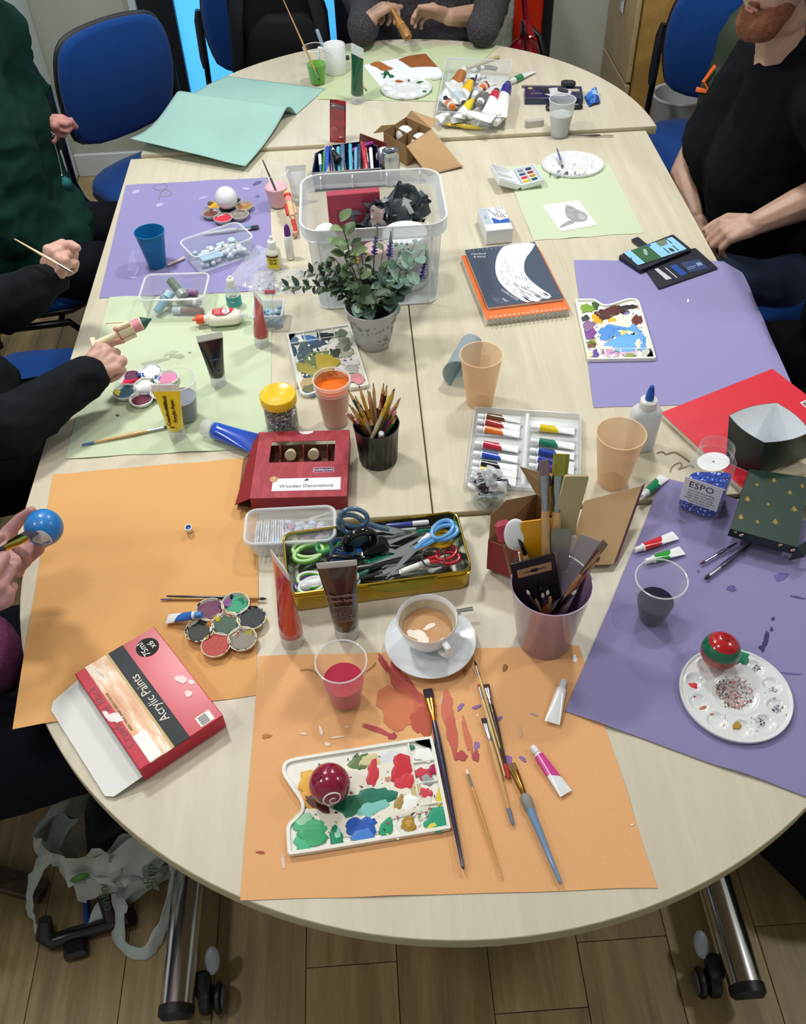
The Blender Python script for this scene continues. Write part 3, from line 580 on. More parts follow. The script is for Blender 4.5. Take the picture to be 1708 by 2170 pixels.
def bauble(label, c, h, r, col, neck=None, tiltx=0, tilty=0, rough=.2, nz=None):
    p = A(c[0], c[1], h); p = p; o = TH('bauble', label, 'bauble', M=Matrix.Translation(p+V((0, 0, r))) @ Matrix.Rotation(math.radians(tiltx), 4, 'X') @ Matrix.Rotation(math.radians(tilty), 4, 'Y'))
    B('ball', G().ball((0, 0, 0), r, 40, 24), mat(col, rough, coat=.6, nz=nz), o, 170)
    if neck: B('neck', G().lathe([(.008, r*.965), (.0075, r*1.0), (.006, r*1.06), (.0035, r*1.065), (.003, r*1.03), (.0002, r*1.02)], 20), mat(neck, rough, coat=.5), o)
    return o
mb = bauble('maroon bauble with a white spiral, lying on the front palette', (702, 1682), h, .031, '#8d1038', '#7c0c30', 0, -28)
inv = MW(mb).inverted(); sp = []
ctr = MW(mb).translation
for i in range(46):                         # the spiral is painted on the side that faces the chair
    a = 4.4-i/45*9.6; rr_ = .0135*(1-i/45*.82); d = V((.18+rr_/.031*math.cos(a), -.72+.75*rr_/.031*math.sin(a)*.6, .18+rr_/.031*math.sin(a)*.8)).normalized(); sp.append(inv @ (ctr+d*.0312))
B('spiral', G().tube(sp, [.0014*(1-.5*i/45) for i in range(46)], 6), mat('#e9e4e6', .4), mb)
# ---- brushes on the orange paper
zb = NO+.005
brush('long navy brush with a wide dark flat tip, leaning on the front palette', A(906, 1460, zb), A(982, 1842, zb+.004), '#1d2140', .0078, '#e2a43c', '#2a1622', 'flat', .020, .042, hr=.0042)
brush('thin wooden brush lying alone, right of the navy brush', A(988, 1630, zb-.001), A(1064, 1862, zb-.001), '#c99a55', .0036, '#dfe2e6', '#e9e2d8', hl=.009, fl=.022)
brush('wooden brush with a grey-blue handle end, in the crossed bundle', A(1025, 1522, zb+.001), A(1087, 1748, zb), '#cda367', .0046, '#e6e8ea', '#2a2220', 'flat', .011, .032, tip='#6f7690', hr=.0036)
brush('very thin dark-tipped brush crossing over the bundle', A(1005, 1398, zb+.006), A(1060, 1586, zb+.004), '#d2b27a', .003, '#b9bcc2', '#2b1c12', hl=.013, fl=.02)
brush('pale wooden brush with an orange tip in the crossed bundle', A(1013, 1448, zb), A(1070, 1645, zb), '#dcc08c', .004, '#e4e6e8', '#b0561f', hl=.008, fl=.024)
brush('dark brown brush with a red handle end in the crossed bundle', A(1030, 1450, zb), A(1078, 1650, zb), '#3a1d18', .0055, '#d9dcdf', '#3a2a22', 'flat', .009, .03, tip='#c2262a', hr=.0036)
bb = brush('stout brush with a grey grip and blue-grey handle', A(1083, 1618, zb+.001), A(1188, 1872, zb+.001), '#6f8fb4', .0068, '#c9a055', '#7b5c33', 'flat', .013, .040, hr=.005)
B('grip', G().lathe([(.005, .053), (.0085, .058), (.0092, .066), (.0075, .075), (.006, .079)], 18).rot('Y', 90), mat('#8b8a86', .45), bb)
minitube('white unlabelled paint tube at the edge of the purple paper', A(1195, 1442, NP+.007), A(1170, 1532, NO+.005), '#eef2f4', .024, .0075, '#dfe4e8', band=0)
minitube('pink and white paint tube on the orange paper', A(1128, 1582, NO+.007), A(1200, 1682, NO+.004), '#d8479c', .021, .0075, '#e4e6ea')
# ---- cup of pink water
base = A(733, 1480, NO)
c_ = cup('clear plastic cup of dark pink paint water on orange paper', base, .108, .0265, .040, clear('#f2e8e6', .0, .1), .52, mat('#b8304a', .2, spec=.2), ridge=1, group='clear plastic water cups')
# ---- coffee
sa = TH('saucer', 'white saucer under the coffee cup', 'saucer', A(912, 1368, NO+.0005), 0)
B('dish', G().lathe([(.0001, .002), (.030, .002), (.032, 0), (.036, 0), (.038, .003), (.060, .009), (.0765, .0155), (.0775, .0165), (.077, .0175), (.060, .0115), (.038, .006), (.0001, .005)], 56), mat('#e6edf1', .12, coat=.5), sa, 50)
cf = TH('coffee_cup', 'white cup half full of milky coffee on a saucer', 'cup', A(906, 1356, NO+.0062))
cf.scale = (.95, .95, .95)
prof = [(.0001, .002), (.022, .002), (.024, 0), (.027, .001), (.030, .006), (.040, .018), (.048, .036), (.053, .058), (.0545, .064), (.053, .0665), (.0515, .065), (.0495, .056), (.0445, .036), (.037, .019), (.026, .008), (.0001, .006)]
B('bowl', G().lathe(prof, 56), mat('#eef0f0', .12, coat=.5), cf, 60)
B('coffee', G().lathe([(.034, .016), (.044, .0355), (.0435, .037), (.0001, .037)], 48), ramp_mat(((0, '#a9784a'), (.5, '#bf9060'), (1, '#cda878')), 30, .3, sharp=False), cf)
for x, y, a, b_, t in ((-.019, -.014, .019, .010, -35), (-.010, -.027, .0125, .007, 10), (.004, .002, .013, .0045, 25)): B('milk_foam', G().prism(smooth_poly(splotch(x, y, a, b_, t, 7, 18, .25), 1), .0362, .0373+.0002*(a > .015)+.0004*(a == .013)), mat('#ece2d4', .4), cf)
B('coffee_stain', G().lathe([(.0442, .0385), (.0487, .055)], 48, False), mat('#c9bda6', .3, nz=(60, .12)), cf)
ha = [(.040+.0*i, 0, 0) for i in range(1)]
hp = [(.047, .052), (.056, .056), (.066, .053), (.070, .043), (.066, .032), (.057, .024), (.045, .020)]
hd = math.radians(-62)
B('handle', G().tube([(r_*math.cos(hd), r_*math.sin(hd), z) for r_, z in hp], [.007, .0062, .006, .006, .006, .0062, .0075], 12, .75), mat('#eef0f0', .12, coat=.5), cf)
spn = TH('teaspoon', 'steel teaspoon lying on the saucer behind the coffee cup', 'spoon', M=ori(A(1002, 1290, NO+.021), A(838, 1318, NO+.014)))
B('handle', G().tube([(0, 0, 0), (.03, 0, .001), (.09, 0, 0)], [.0045, .0035, .0025], 10, .35), STEEL, spn)
B('bowl', G().ball((.108, 0, -.001), .02, 18, 10, 1.0, .65, .22), STEEL, spn)
# ---- lilac pot with brushes, rulers
lp = TH('brush_pot', 'glossy lilac pot crammed with brushes and rulers', 'pot', A(1153, 1352, N0))
LB = MW(lp).translation.copy(); PH_ = .150
B('wall', G().lathe([(.0001, 0), (.044, 0), (.047, .003), (.0645, PH_-.002), (.0658, PH_), (.0638, PH_), (.0455, .006), (.0001, .005)], 64), mat('#a084a6', .16, coat=.5), lp, 60)
def inpot(c, ang, out, ln, low=.012, r0=.03):  # a stick in a pot: leans towards ang, foot on the opposite side
    a = math.radians(ang); foot = c+V((-math.cos(a)*r0*.5, -math.sin(a)*r0*.5, low)); d = V((math.cos(a)*out, math.sin(a)*out, 1)).normalized()
    return foot, foot+d*ln
def pp(px, py, h, low=.014, k=.55):         # stick in the lilac pot whose top shows at (px,py) at height h
    t = A(px, py, N0+h); d = t-LB; b = LB+V((-d.x*k*.35, -d.y*k*.35, low)); return t, b
g_ = 'brushes standing in the lilac pot'
t, b = pp(1153, 975, .33); brush('long brush with a faded mauve flat tip, in the lilac pot', t, b, '#c79f6c', .0085, '#aab0b8', '#7d6d70', 'flat', .026, .06, hr=.006, group=g_)
t, b = pp(1190, 962, .33); brush('long brush with a wide olive green tip, in the lilac pot', t, b, '#d0a36a', .0125, '#9fa8a6', '#8c8b33', 'flat', .036, .06, hr=.0075, group=g_)
t, b = pp(1166, 1006, .30); brush('brush with a round maroon tip and ochre ferrule, in the lilac pot', t, b, '#2a2222', .005, '#b08a30', '#4a1a22', 'round', .018, .05, group=g_)
t, b = pp(1283, 1148, .20); brush('brush with a small grey tip leaning right in the lilac pot', t, b, '#b9855a', .007, '#b08a72', '#6a5848', 'flat', .02, .05, hr=.0045, group=g_)
t, b = pp(1272, 1180, .175); brush('thin reddish brush leaning right in the lilac pot', t, b, '#a0623c', .004, '#c9a07a', '#7a4a3a', 'round', .01, .03, group=g_)
t, b = pp(1086, 1100, .235); brush('brush with a navy handle leaning left in the lilac pot', t, b, '#27356b', .0042, '#8d8276', '#5c4a3e', 'round', .028, .03, group=g_)
t, b = pp(1090, 1180, .19); brush('paint-crusted pale brush at the left of the lilac pot', t, b, '#c2a184', .005, '#8d8a84', '#6a6258', 'round', .02, .03, group=g_)
t, b = pp(1098, 1130, .215); brush('splayed wooden brush between the navy brush and the card', t, b, '#c9a57e', .005, '#5a5650', '#8a7a6a', 'flat', .012, .03, hr=.004, group=g_)
t, b = pp(1112, 1210, .16); brush('brush with a crusty grey-green ferrule at the front left of the pot', t, b, '#d8b090', .0052, '#6f7268', '#5c5c50', 'round', .01, .04, group=g_)
for i, (x, y) in enumerate(((1150, 1256), (1145, 1240), (1161, 1250), (1103, 1226), (1116, 1250), (1208, 1258), (1222, 1250), (1194, 1262))):
    t, b = pp(x, y, .138+.004*(i % 3)); brush(('short white-tipped brush inside the lilac pot, front middle', 'dark short brush inside the lilac pot, middle', 'short orange-tipped brush inside the lilac pot', 'short black brush inside the lilac pot, at its left wall', 'short navy brush inside the lilac pot, left of the card', 'short black bristled brush inside the lilac pot, right front', 'short brown brush at the right wall inside the lilac pot', 'black foam brush inside the lilac pot, lowest at the front')[i], t, b, ('#c9783a', '#1b1a20', '#c9783a', '#16151a', '#1c2038', '#15151a', '#7a5238', '#131318')[i], .004, ('#e8ddd0', '#3a3a3e')[i % 2], ('#f0e6da', '#15151a')[i % 2], group=g_)
def slab(name, label, cat, m, base, top, w, th, side, hole=None, ch=.001, poly=None):
    M_ = oriz(base, top, side); L_ = (V(top)-V(base)).length
    o = TH(name, label, cat, M=M_)
    g = plate([poly or rrect(w, L_, .003, 3, 0, L_/2)]+(hole or []), th, ch*.5).rot('X', 90).mv(y=th/2)
    B('sheet', g, m, o); return o
t = (A(1238, 1132, N0+.235)+A(1276, 1140, N0+.215))*.5
rl = slab('ruler', 'clear grey plastic ruler leaning right in the lilac pot', 'ruler', clear('#a79fae', .62, .25), LB+V((-.012, -.02, .012)), A(1252, 1140, N0+.20), .034, .0022, (1, -.2, 0))
L_r = .2
for i in range(28): B('tick', G().box(-.0145+(.0012 if i % 5 else .0026), -.0014, .02+i*.006, .003 if i % 5 else .006, .0004, .0006, .0001), mat('#4c4656', .5), rl)
slab('ruler', 'tall cream wooden ruler slab standing at the back of the lilac pot', 'ruler', mat('#b3a67a', .55, nz=(14, .1)), LB+V((-.005, .025, .02)), A(1222, 1008, N0+.305), .038, .006, (1, .1, 0))
yb = slab('plastic_ruler', 'yellow plastic scraper card in the lilac pot', 'scraper', mat('#d99a14', .35), LB+V((-.02, .01, .02)), A(1137, 1102, N0+.235), .050, .003, (1, .1, 0))
text(yb, 'K', .02, Matrix.Translation((.002, -.002, .11)) @ Matrix.Rotation(PI/2, 4, 'X'), mat('#3a3226', .5))
slab('palette_knife', 'grey metal palette blade in the middle of the lilac pot', 'palette knife', mat('#8c9088', .3, .8), LB+V((.015, .0, .02)), A(1190, 1120, N0+.225), .030, .0012, (1, .0, 0))
bc = slab('brush_pack', 'black hanging card of a brush set in the lilac pot', 'package', mat('#1b1720', .35, coat=.3), LB+V((-.002, .0, .03)), A(1128, 1184, N0+.19), .072, .003, (1, .08, 0))
B('hang_panel', plate([rrect(.056, .017, .002), [(-.018, -.0012), (-.007, -.0015), (-.004, -.004), (.004, -.004), (.007, -.0015), (.018, -.0012), (.018, .0012), (.007, .0015), (.004, .004), (-.004, .004), (-.007, .0015), (-.018, .0012)]], .0008).rot('X', 90).mv(0, -.0016, .140), mat('#b08563', .5), bc)
spo = TH('plastic_spoon', 'white plastic spoon standing in the lilac pot', 'spoon', M=oriz(LB+V((-.02, .0, .015)), A(1086, 1092, N0+.245), (1, .2, 0))); L_s = .235
B('handle', G().tube([(0, 0, 0), (0, 0, .17)], .003, 8, .5), WHITE, spo); B('bowl', G().ball((0, 0, .205), .02, 16, 10, 1, .35, 1.5), mat('#e9eef2', .25), spo)
pb = TH('eraser_stick', 'red rubber ended stick in the lilac pot', 'eraser', M=oriz(LB+V((-.03, .01, .015)), A(1058, 1082, N0+.22), (1, .2, 0)))
B('handle', G().box(0, 0, 0, .014, .01, .17, .003), mat('#8a5a42', .5), pb); B('head', G().box(0, 0, .17, .026, .014, .04, .006), mat('#b03a50', .55), pb)
kn = TH('craft_knife', 'black and clear craft knife in the lilac pot', 'knife', M=oriz(LB+V((.02, .01, .02)), A(1218, 1122, N0+.215), (1, .2, 0)))
B('handle', G().box(0, 0, 0, .012, .008, .13, .003), BLACK, kn); B('cover', G().box(0, 0, .13, .011, .007, .06, .003), clear('#dfe6ea', .3, .15), kn)
# ---- gold tin of scissors
ax = A(612+5, 1310-12, N0); bx = A(1005, 1245, N0)
tin = TH('pencil_tin', 'gold metal tin packed with scissors', 'tin', ax, math.atan2(bx.y-ax.y, bx.x-ax.x)); TX, TY, TZ = .325, .145, .05; Mt = MW(tin)
GOLD = mat('#b99a2e', .22, 1, nz=(9, .12)); INN = mat('#a9aca0', .25, 1)
outer = rrect(TX, TY, .018, 6, TX/2, TY/2)
B('wall', G().loft([[(x, y, z) for x, y in p] for p, z in ((inset(outer, .002), 0), (outer, .003), (outer, TZ*.8), (outer, TZ))], False), GOLD, tin, 50)
B('lining', G().loft([[(x, y, z) for x, y in inset(outer, .0016)] for z in (.002, TZ)], False).prism(inset(outer, .0017), .001, .002), INN, tin, 50)
rim = inset(outer, .0006); B('rolled_rim', G().tube([(x, y, TZ) for x, y in rim], .0019, 8, loop=True), mat('#c8aa40', .2, 1), tin)
B('rim_bead', G().tube([(x, y, TZ*.78) for x, y in inset(outer, -.0006)], .0014, 6, loop=True), GOLD, tin)
B('thumb_recess', G().loft([[(TX*.62+.062*k*math.cos(a*PI/16), -.0012*kk, TZ-.004+.028*k*math.sin(a*PI/16)) for a in range(16, 33)] for k, kk in ((1, 0), (.96, 1.2), (.8, .9), (.1, .6))], False), mat('#a9a548', .28, 1), tin, 170)
def scissors(label, p, ang, col, open_=14, s=1.0, tilt=0, inner=None, blade=True, roll=0):
    M_ = Mt @ Matrix.Translation(p) @ Matrix.Rotation(math.radians(ang), 4, 'Z') @ Matrix.Rotation(math.radians(tilt), 4, 'Y') @ Matrix.Rotation(math.radians(roll), 4, 'X')
    o = TH('scissors', label, 'scissors', M=M_, group='scissors in the gold tin'); mm = mat(col, .25, coat=.5)
    for q in (-1, 1):
        R_ = Matrix.Rotation(math.radians(q*open_), 4, 'Z')
        ring = [(-.062*s+.021*s*math.cos(t)*1.15, q*.012*s+.016*s*math.sin(t)) for t in [2*PI*i/22 for i in range(22)]]
        g = G().tube([(x, y, 0) for x, y in ring], .0044*s, 8, loop=True).tube([(-.040*s, q*.006*s, 0), (-.02*s, q*.002*s, 0), (0.004, 0, 0)], [.0055*s, .0052*s, .004*s], 8, .7)
        hd_ = B('handle', g.x(R_).mv(z=q*.0015), mm, o, 60)
        if inner: B('grip_insert', G().tube([(x*.99-.0007, y, 0) for x, y in ring], .0031*s, 8, loop=True).x(R_).mv(z=q*.0015+.0022), mat(inner, .5), hd_)
        B('blade', plate([[(-.012, -q*.004), (.0, -q*.0065), (.03*s, -q*.005), (.085*s, q*.001), (.085*s, q*.002), (.0, q*.006), (-.012, q*.004)][::q]], .0012, .0003).x(R_).mv(z=q*.0009), STEEL, o)
    B('pivot', G().lathe([(.0035, -.003), (.0035, .003), (.002, .004)], 12), mat('#8d9096', .3, 1), o); return o
scissors('blue handled scissors with dark rings, topmost in the gold tin', (.165, .085, .047), -6, '#1f57b8', 20, .95, 0, '#2a3d30')
scissors('light blue scissors standing at the front right of the tin', (.235, .062, .056), -152, '#5d9fdc', 14, 1, 3)
scissors('grey-blue handled scissors sticking up at the back of the tin', (.19, .118, .055), -8, '#4f6f8c', 5, 1.05, 22, roll=60)
scissors('dark green scissors lying beneath the blue pair', (.19, .068, .038), 12, '#10674c', 16, 1.1)
scissors('dark green scissors at the back right corner of the tin', (.235, .115, .038), 178, '#12664a', 14, 1)
scissors('bright green scissors in the back left corner of the tin', (.115, .11, .036), 4, '#5cab33', 15, 1.15, 0, '#b8d6a0')
scissors('dark green scissors between the bright green and the black pair', (.135, .118, .04), 8, '#1a7d3c', 12, .9)
scissors('lime green scissors at the front left of the gold tin', (.105, .035, .034), 2, '#58b33a', 18, 1.0, 0, '#d8dcd8')
scissors('yellow handled scissors at the right end of the tin', (.232, .072, .044), -165, '#dfb419', 14, .85)
scissors('red handled scissors at the right end, under the black ring', (.238, .045, .034), 190, '#b3202c', 16, .85)
scissors('purple handled scissors at the front left, mostly buried', (.10, .040, .026), 4, '#6a2f92', 10, 1)
scissors('black scissors with grey grips at the front of the tin', (.165, .028, .04), 6, '#1a1b1e', 9, 1.0, 0, '#9aa0a4')
# hole punch with glossy black loop, hair tie, pens
hpz = TH('hole_punch', 'glossy black plier punch standing in the middle of the tin', 'punch', M=Mt @ Matrix.Translation((.118, .082, .045)) @ Matrix.Rotation(.2, 4, 'Z'))
B('loop', G().tube([(.028*math.cos(2*PI*i/24)+.02, .006, .018+.022*math.sin(2*PI*i/24)) for i in range(24)], .0075, 10, loop=True), mat('#0c0d12', .08, coat=.8), hpz)
B('lens', G().ball((.02, .006, .018), .02, 18, 10, 1, .3, .85), mat('#3c5560', .1), hpz)
B('body', G().box(.045, -.005, -.02, .05, .035, .035, .008), mat('#0e0f13', .15), hpz)
B('lever', G().tube([(-.045, -.012, .012), (-.04, -.014, .02), (-.03, -.015, .018), (.0, -.018, .004), (.03, -.022, -.002)], .0038, 8), mat('#121318', .12), hpz)
tie = TH('hair_tie', 'black elastic loop lying on the red scissors in the tin', 'hair tie', M=Mt @ Matrix.Translation((.262, .034, .058)) @ Matrix.Rotation(.25, 4, 'X'))
B('band', G().tube([(.021*math.cos(2*PI*i/28), .019*math.sin(2*PI*i/28), .001*math.sin(6*PI*i/28)) for i in range(28)], .0017, 8, loop=True), BLACK, tie)
def stick(name, label, cat, p0, p1, r, col, cap=None, n=12, M_=None, group=None, nib=None, rough=.3):
    a, b = (M_ @ V(p0), M_ @ V(p1)) if M_ else (V(p0), V(p1)); L_ = (b-a).length; o = TH(name, label, cat, M=ori(a, b), group=group)
    B('barrel', G().lathe([(r*.8, 0), (r, .002), (r, L_*.62), (r*.96, L_*.66)], n).rot('Y', 90), mat(col, rough, coat=.3), o, 50)
    B('cap', G().lathe([(r*1.02, L_*.62), (r*1.04, L_-.003), (r*.7, L_)], n).rot('Y', 90), mat(cap or col, rough), o, 50); return o
stick('marker', 'long black grey pen lying across the front of the tin', 'pen', (.115, .042, .045), (.245, .052, .046), .005, '#2e3234', '#3a3e40', M_=Mt)
stick('cutter', 'white bladed cutter at the front edge of the tin', 'knife', (.20, .022, .044), (.255, .035, .047), .006, '#e8e9e8', '#cfd2d4', M_=Mt)
stick('marker', 'black marker pen standing among the scissors on the right', 'pen', (.21, .06, .03), (.265, .085, .062), .006, '#17181a', '#e6e6e4', M_=Mt)
stick('marker', 'thin steel compass leg at the back of the tin', 'compass', (.17, .128, .04), (.29, .118, .043), .0028, '#b5b8bc', '#2a2c30', M_=Mt)
stick('marker', 'black pen along the back wall of the tin', 'pen', (.18, .112, .035), (.29, .104, .036), .005, '#1c1d22', '#1c1d22', M_=Mt)
stick('glue_stick', 'white glue stick in the front left corner of the tin', 'glue stick', (.02, .03, .03), (.09, .035, .032), .011, '#d9dee2', '#b9c2c8', M_=Mt)
stick('correction_pen', 'small blue pen in the back right of the tin', 'pen', (.19, .135, .045), (.27, .13, .046), .005, '#2c3f86', '#d5d8da', M_=Mt)
# ---- big tubes by the tin
def tub(base, top, wl, wr): return A(*base, N0), top, wl, wr
def topat(base, px, py):                    # point straight above/behind base seen at px,py, same depth row
    b = V(base); d = CW + CR*((px-854)/F) - CU*((py-1085)/F); t = (b.y-CO.y)/d.y; q = CO+d*t; return q
b0 = A(736, 1340, N0); t0 = topat(b0, 713, 1190); t0.y += .0
bt = bigtube('brown-black upright paint tube with pale lettering, in front of the tin', b0, t0, '#1f1416', (1, .02, 0), .064, .0225, cap=.026, clearfin=.012,
    txt=[('Crawford&Black', 0, .118, .0072, 0), ('Acrylic Paints', 0, .107, .0078, 0)]+[('lorem'.replace('lorem', w), 0, .094-.0042*i, .0034, 0) for i, w in enumerate(('These colours are ideal', 'for beginners and artists', 'alike. Mix with water or', 'use straight from tube on', 'canvas paper wood or card', 'Wash brushes in water', 'immediately after use.', 'Dries to a smooth finish', 'Keep cap tightly closed'))], tcol='#a58a86')
B('hang_hole', plate([rrect(.02, .005, .002)], .0016).rot('X', 90).mv(0, .0008, (t0-b0).length-.006), mat('#c9cdc8', .4), bt)
b0 = A(620, 1358, N0); t0 = topat(b0, 592, 1190); bigtube('bright red upright paint tube left of the gold tin', b0, t0, '#c21f20', (.45, -.8, 0), .062, .0205, cap=.024)
# ---- flower palette with blue tube and two brushes
CRUST = ramp_mat(((0, '#2a2a2a'), (.38, '#d9d6ca'), (.5, '#e6e4da'), (.56, '#d0b52a'), (.6, '#e2dfd4'), (.66, '#b0402e'), (.7, '#5a4a7a')), 60, .4)
f3 = flower('paint-crusted flower palette on the left orange paper', (481, 1331), NO, 12, [[('#3f5a48', .8, 0, 0), ('#7a6a5c', .45, .2, .1), ('#d5c22a', .2, -.6, .5)], [('#20262c', .95, 0, 0), ('#2c3438', .6, .1, -.1)], [('#2f9a70', .75, .1, 0), ('#8a5a9c', .35, -.5, .2), ('#1f7a58', .4, .2, .2)], [('#6a2c50', .9, 0, 0), ('#3d2c68', .5, .2, .2), ('#8a7466', .4, .2, -.3)], [('#2c2d26', .9, 0, 0), ('#5a4a34', .4, .1, .3), ('#c97a2a', .2, .6, .5)], [('#b8443e', .9, 0, 0), ('#9a7a72', .6, .1, 0)], [('#8a8478', .85, 0, 0), ('#b5a83a', .3, .4, .4), ('#a06a54', .35, -.2, .1)]], .0255, .0455, CRUST)
minitube('blue and white paint tube lying against the flower palette', A(428, 1302, NO+.024), A(354, 1312, NO+.006), '#2a6cc4', .021, .0075, '#3f86d6')
brush('thin dark brush above the flower palette on orange paper', A(566, 1269, NO+.005), A(352, 1263, NO+.005), '#241412', .0042, '#c9a068', '#3a3430', hl=.012)
brush('thin ochre brush with a mauve end above the flower palette', A(520, 1268, NO+.003), A(340, 1270, NO+.003), '#b9863c', .0036, '#b9bcc2', '#4a3c34', hl=.01, tip='#7a6a84')
# ---- acrylic paint box
o_ = A(474, 1520, .03+N0); x_ = A(328, 1332, .03+N0); y_ = A(300, 1640, .03+N0); BX, BY, BZ = (x_-o_).length, (y_-o_).length, .034
ab = TH('paint_box', 'red cardboard box of acrylic paints with an open white flap', 'box', (o_.x, o_.y, T+N0+.002), math.atan2(x_.y-o_.y, x_.x-o_.x)); CR_ = mat('#c4213f', .45, spec=.25)
CR_.node_tree.nodes['Principled BSDF'].inputs['Coat Weight'].default_value = .3; CR_.node_tree.nodes['Principled BSDF'].inputs['Coat Roughness'].default_value = .24
B('shell', G().box(BX/2, BY/2, 0, BX, BY, BZ, .0012), CR_, ab)
zt = BZ+.0002
B('dark_band', G().box(BX/2, BY*.50, BZ-.001, BX*.998, BY*.19, .0014, .0002), mat('#2b3336', .45, spec=.2), ab)
B('picture', G().box(BX/2, BY*.735, BZ-.001, BX*.998, BY*.28, .0014, .0002), ramp_mat(((0, '#8a6a58'), (.3, '#c98a58'), (.5, '#dca878'), (.62, '#efe2cf'), (.75, '#a87c5c')), 7, .3, stretch=(2, 9, 1), sharp=False), ab, label='printed desert landscape picture')
B('gold_line', G().box(BX/2, BY*.602, BZ-.0008, BX*.998, BY*.03, .0014, .0002), mat('#b99a4a', .35), ab)
B('picture', G().box(BX*.13, BY*.80, BZ-.0005, BX*.25, BY*.15, .0014, .0002), mat('#efeee8', .35), ab, label='white sky of the printed picture')
B('badge', G().lathe([(BX*.085, BZ-.001), (BX*.085, BZ+.0005), (.0001, BZ+.0005)], 32, cx=BX*.86, cy=BY*.2), mat('#17181a', .5, spec=.15), ab)
text(ab, '75ml', .016, TM(BX*.86, BY*.245, zt+.0004), mat('#e4e4e0', .4)); text(ab, 'x6', .016, TM(BX*.86, BY*.145, zt+.0004), mat('#e4e4e0', .4))
text(ab, 'Acrylic Paints', .022, TM(BX*.46, BY*.50, zt+.0006), mat('#d9d4c6', .4), sx=.9)
text(ab, 'Crawford & Black', .0205, TM(BX*.5, BY*.935, zt), mat('#7c1020', .4), sx=.95)
text(ab, 'MAKE YOUR MARK WITH COLOUR', .0055, TM(BX*.5, BY*.84, zt+.0008), mat('#8a5a48', .4))
B('barcode_label', G().box(BX*.06, BY*.17, BZ-.0008, BX*.09, BY*.17, .0014, .0002), mat('#e9e9e4', .4), ab)
for i in range(11): B('barcode_bar', G().box(BX*.025+i*BX*.0068, BY*.185, BZ, BX*(.0032 if i % 3 else .005), BY*.1, .0008, .0001), mat('#1c1c1e', .5), ab)
for x, y, r1 in ((.45, .12, .010), (.31, .15, .007), (.38, .05, .006)): B('torn_patch', G().prism(splotch(BX*x, BY*y, r1, r1*.7, 30, int(x*100), 22, .2), BZ-.0004, BZ+.0004+.05*r1), mat('#f0d9da', .5), ab)
B('torn_patch', G().prism(splotch(BX*.47, BY*.905, .012, .009, 30, 5, 22, .2), BZ-.0004, BZ+.0006), mat('#efe6e4', .5), ab)
B('torn_patch', G().prism(splotch(BX*.53, BY*.965, .009, .004, 0, 6, 22, .2), BZ-.0004, BZ+.0010), mat('#efe6e4', .5), ab)
WC = mat('#e6e8e4', .55)
B('open_end', G().box(BX/2, BY-.0005, .002, BX*.97, .002, BZ-.004, .0005), mat('#b3aea6', .7), ab)
flp = [(.0, 0), (BX, 0), (BX*.985, .05), (BX*.93, .060), (BX*.07, .060), (.005, .05)]
B('flap', plate([flp], .0007).rot('X', -12).mv(0, BY, .014), WC, ab, label='open white end flap')
# ---- small cap, bauble in hand comes with the person
cp = TH('tube_cap', 'small white cap with blue paint inside, alone on orange paper', 'cap', M=Matrix.Translation(A(402, 1123, .0016)) @ Matrix.Rotation(.35, 4, 'X'))
B('shell', G().lathe([(.006, 0), (.0068, .001), (.0068, .014), (.0055, .014), (.0052, .004), (.0001, .004)], 20), WHITE, cp); B('paint', G().lathe([(.0052, .010), (.0001, .011)], 16, False), mat('#3b66b4', .3), cp)
# ---- purple cup
cup('clear plastic cup with dark violet water on the near purple paper', A(1380, 1306, NP), .104, .0245, .0425, clear('#e9e6ee', .0, .1), .42, mat('#1f1630', .2, spec=.15), ridge=1, group='clear plastic water cups')
# ---- round palette and the red and green bauble
rp = wellplate('round white palette with a red and green bauble on it', (1557, 1474), NP, .0885, rot=4, wells=10, a0=.1, rad=.0635)
hh = NP+.0028
dabs(rp, hh, [(1466, 1462, 18, 13, '#cf2a30', 10), (1497, 1507, 15, 11, '#a8602c', 0), (1551, 1537, 17, 12, '#b08a2c', 10)], th=.0016)
dabs(rp, NP+.0042, [(1572, 1392, 20, 14, '#11805a', -20)], th=.003)
dabs(rp, NP+.0036, [(1556, 1463, 40, 33, '#c3c0c1', 0), (1545, 1480, 20, 10, '#b0a4a6', 20), (1568, 1492, 16, 7, '#b89090', -10), (1534, 1460, 4, 8, '#6c5c5e', 0), (1552, 1446, 8, 3, '#c88a88', 10)], th=.0005, jag=.4)
specks(rp, 1556, 1466, 44, 38, 46, ('#6a5a5c', '#9a8486', '#c87a78', '#efefef'), NP+.0046, (1.2, 4))
for x, y in ((1472, 1420), (1607, 1531), (1646, 1502), (1638, 1465), (1606, 1416), (1551, 1530)): specks(rp, x, y, 13, 9, 9, ('#8f97ac', '#5d6678', '#e8ecf0'), NP+.0034, (1, 3))
specks(rp, 1600, 1500, 70, 55, 16, ('#5c5450', '#8a8078'), NP+.0064, (.7, 1.8))
bl_ = bauble('red and green painted bauble standing on the round palette', (1518, 1402), NP+.006, .0315, '#b3161f', '#a0121b', -6, 6)
Rb = .0316
B('green_band', G().lathe([(Rb*math.cos(math.radians(a)), Rb*math.sin(math.radians(a))) for a in range(5, 39, 3)], 40, False), mat('#0f6a48', .3, coat=.3), bl_, 170)
B('bare_patch', G().lathe([(Rb*math.cos(math.radians(a)), Rb*math.sin(math.radians(a))) for a in range(-30, 6, 4)], 40, False), mat('#a85a58', .4, nz=(50, .4)), bl_, 170)
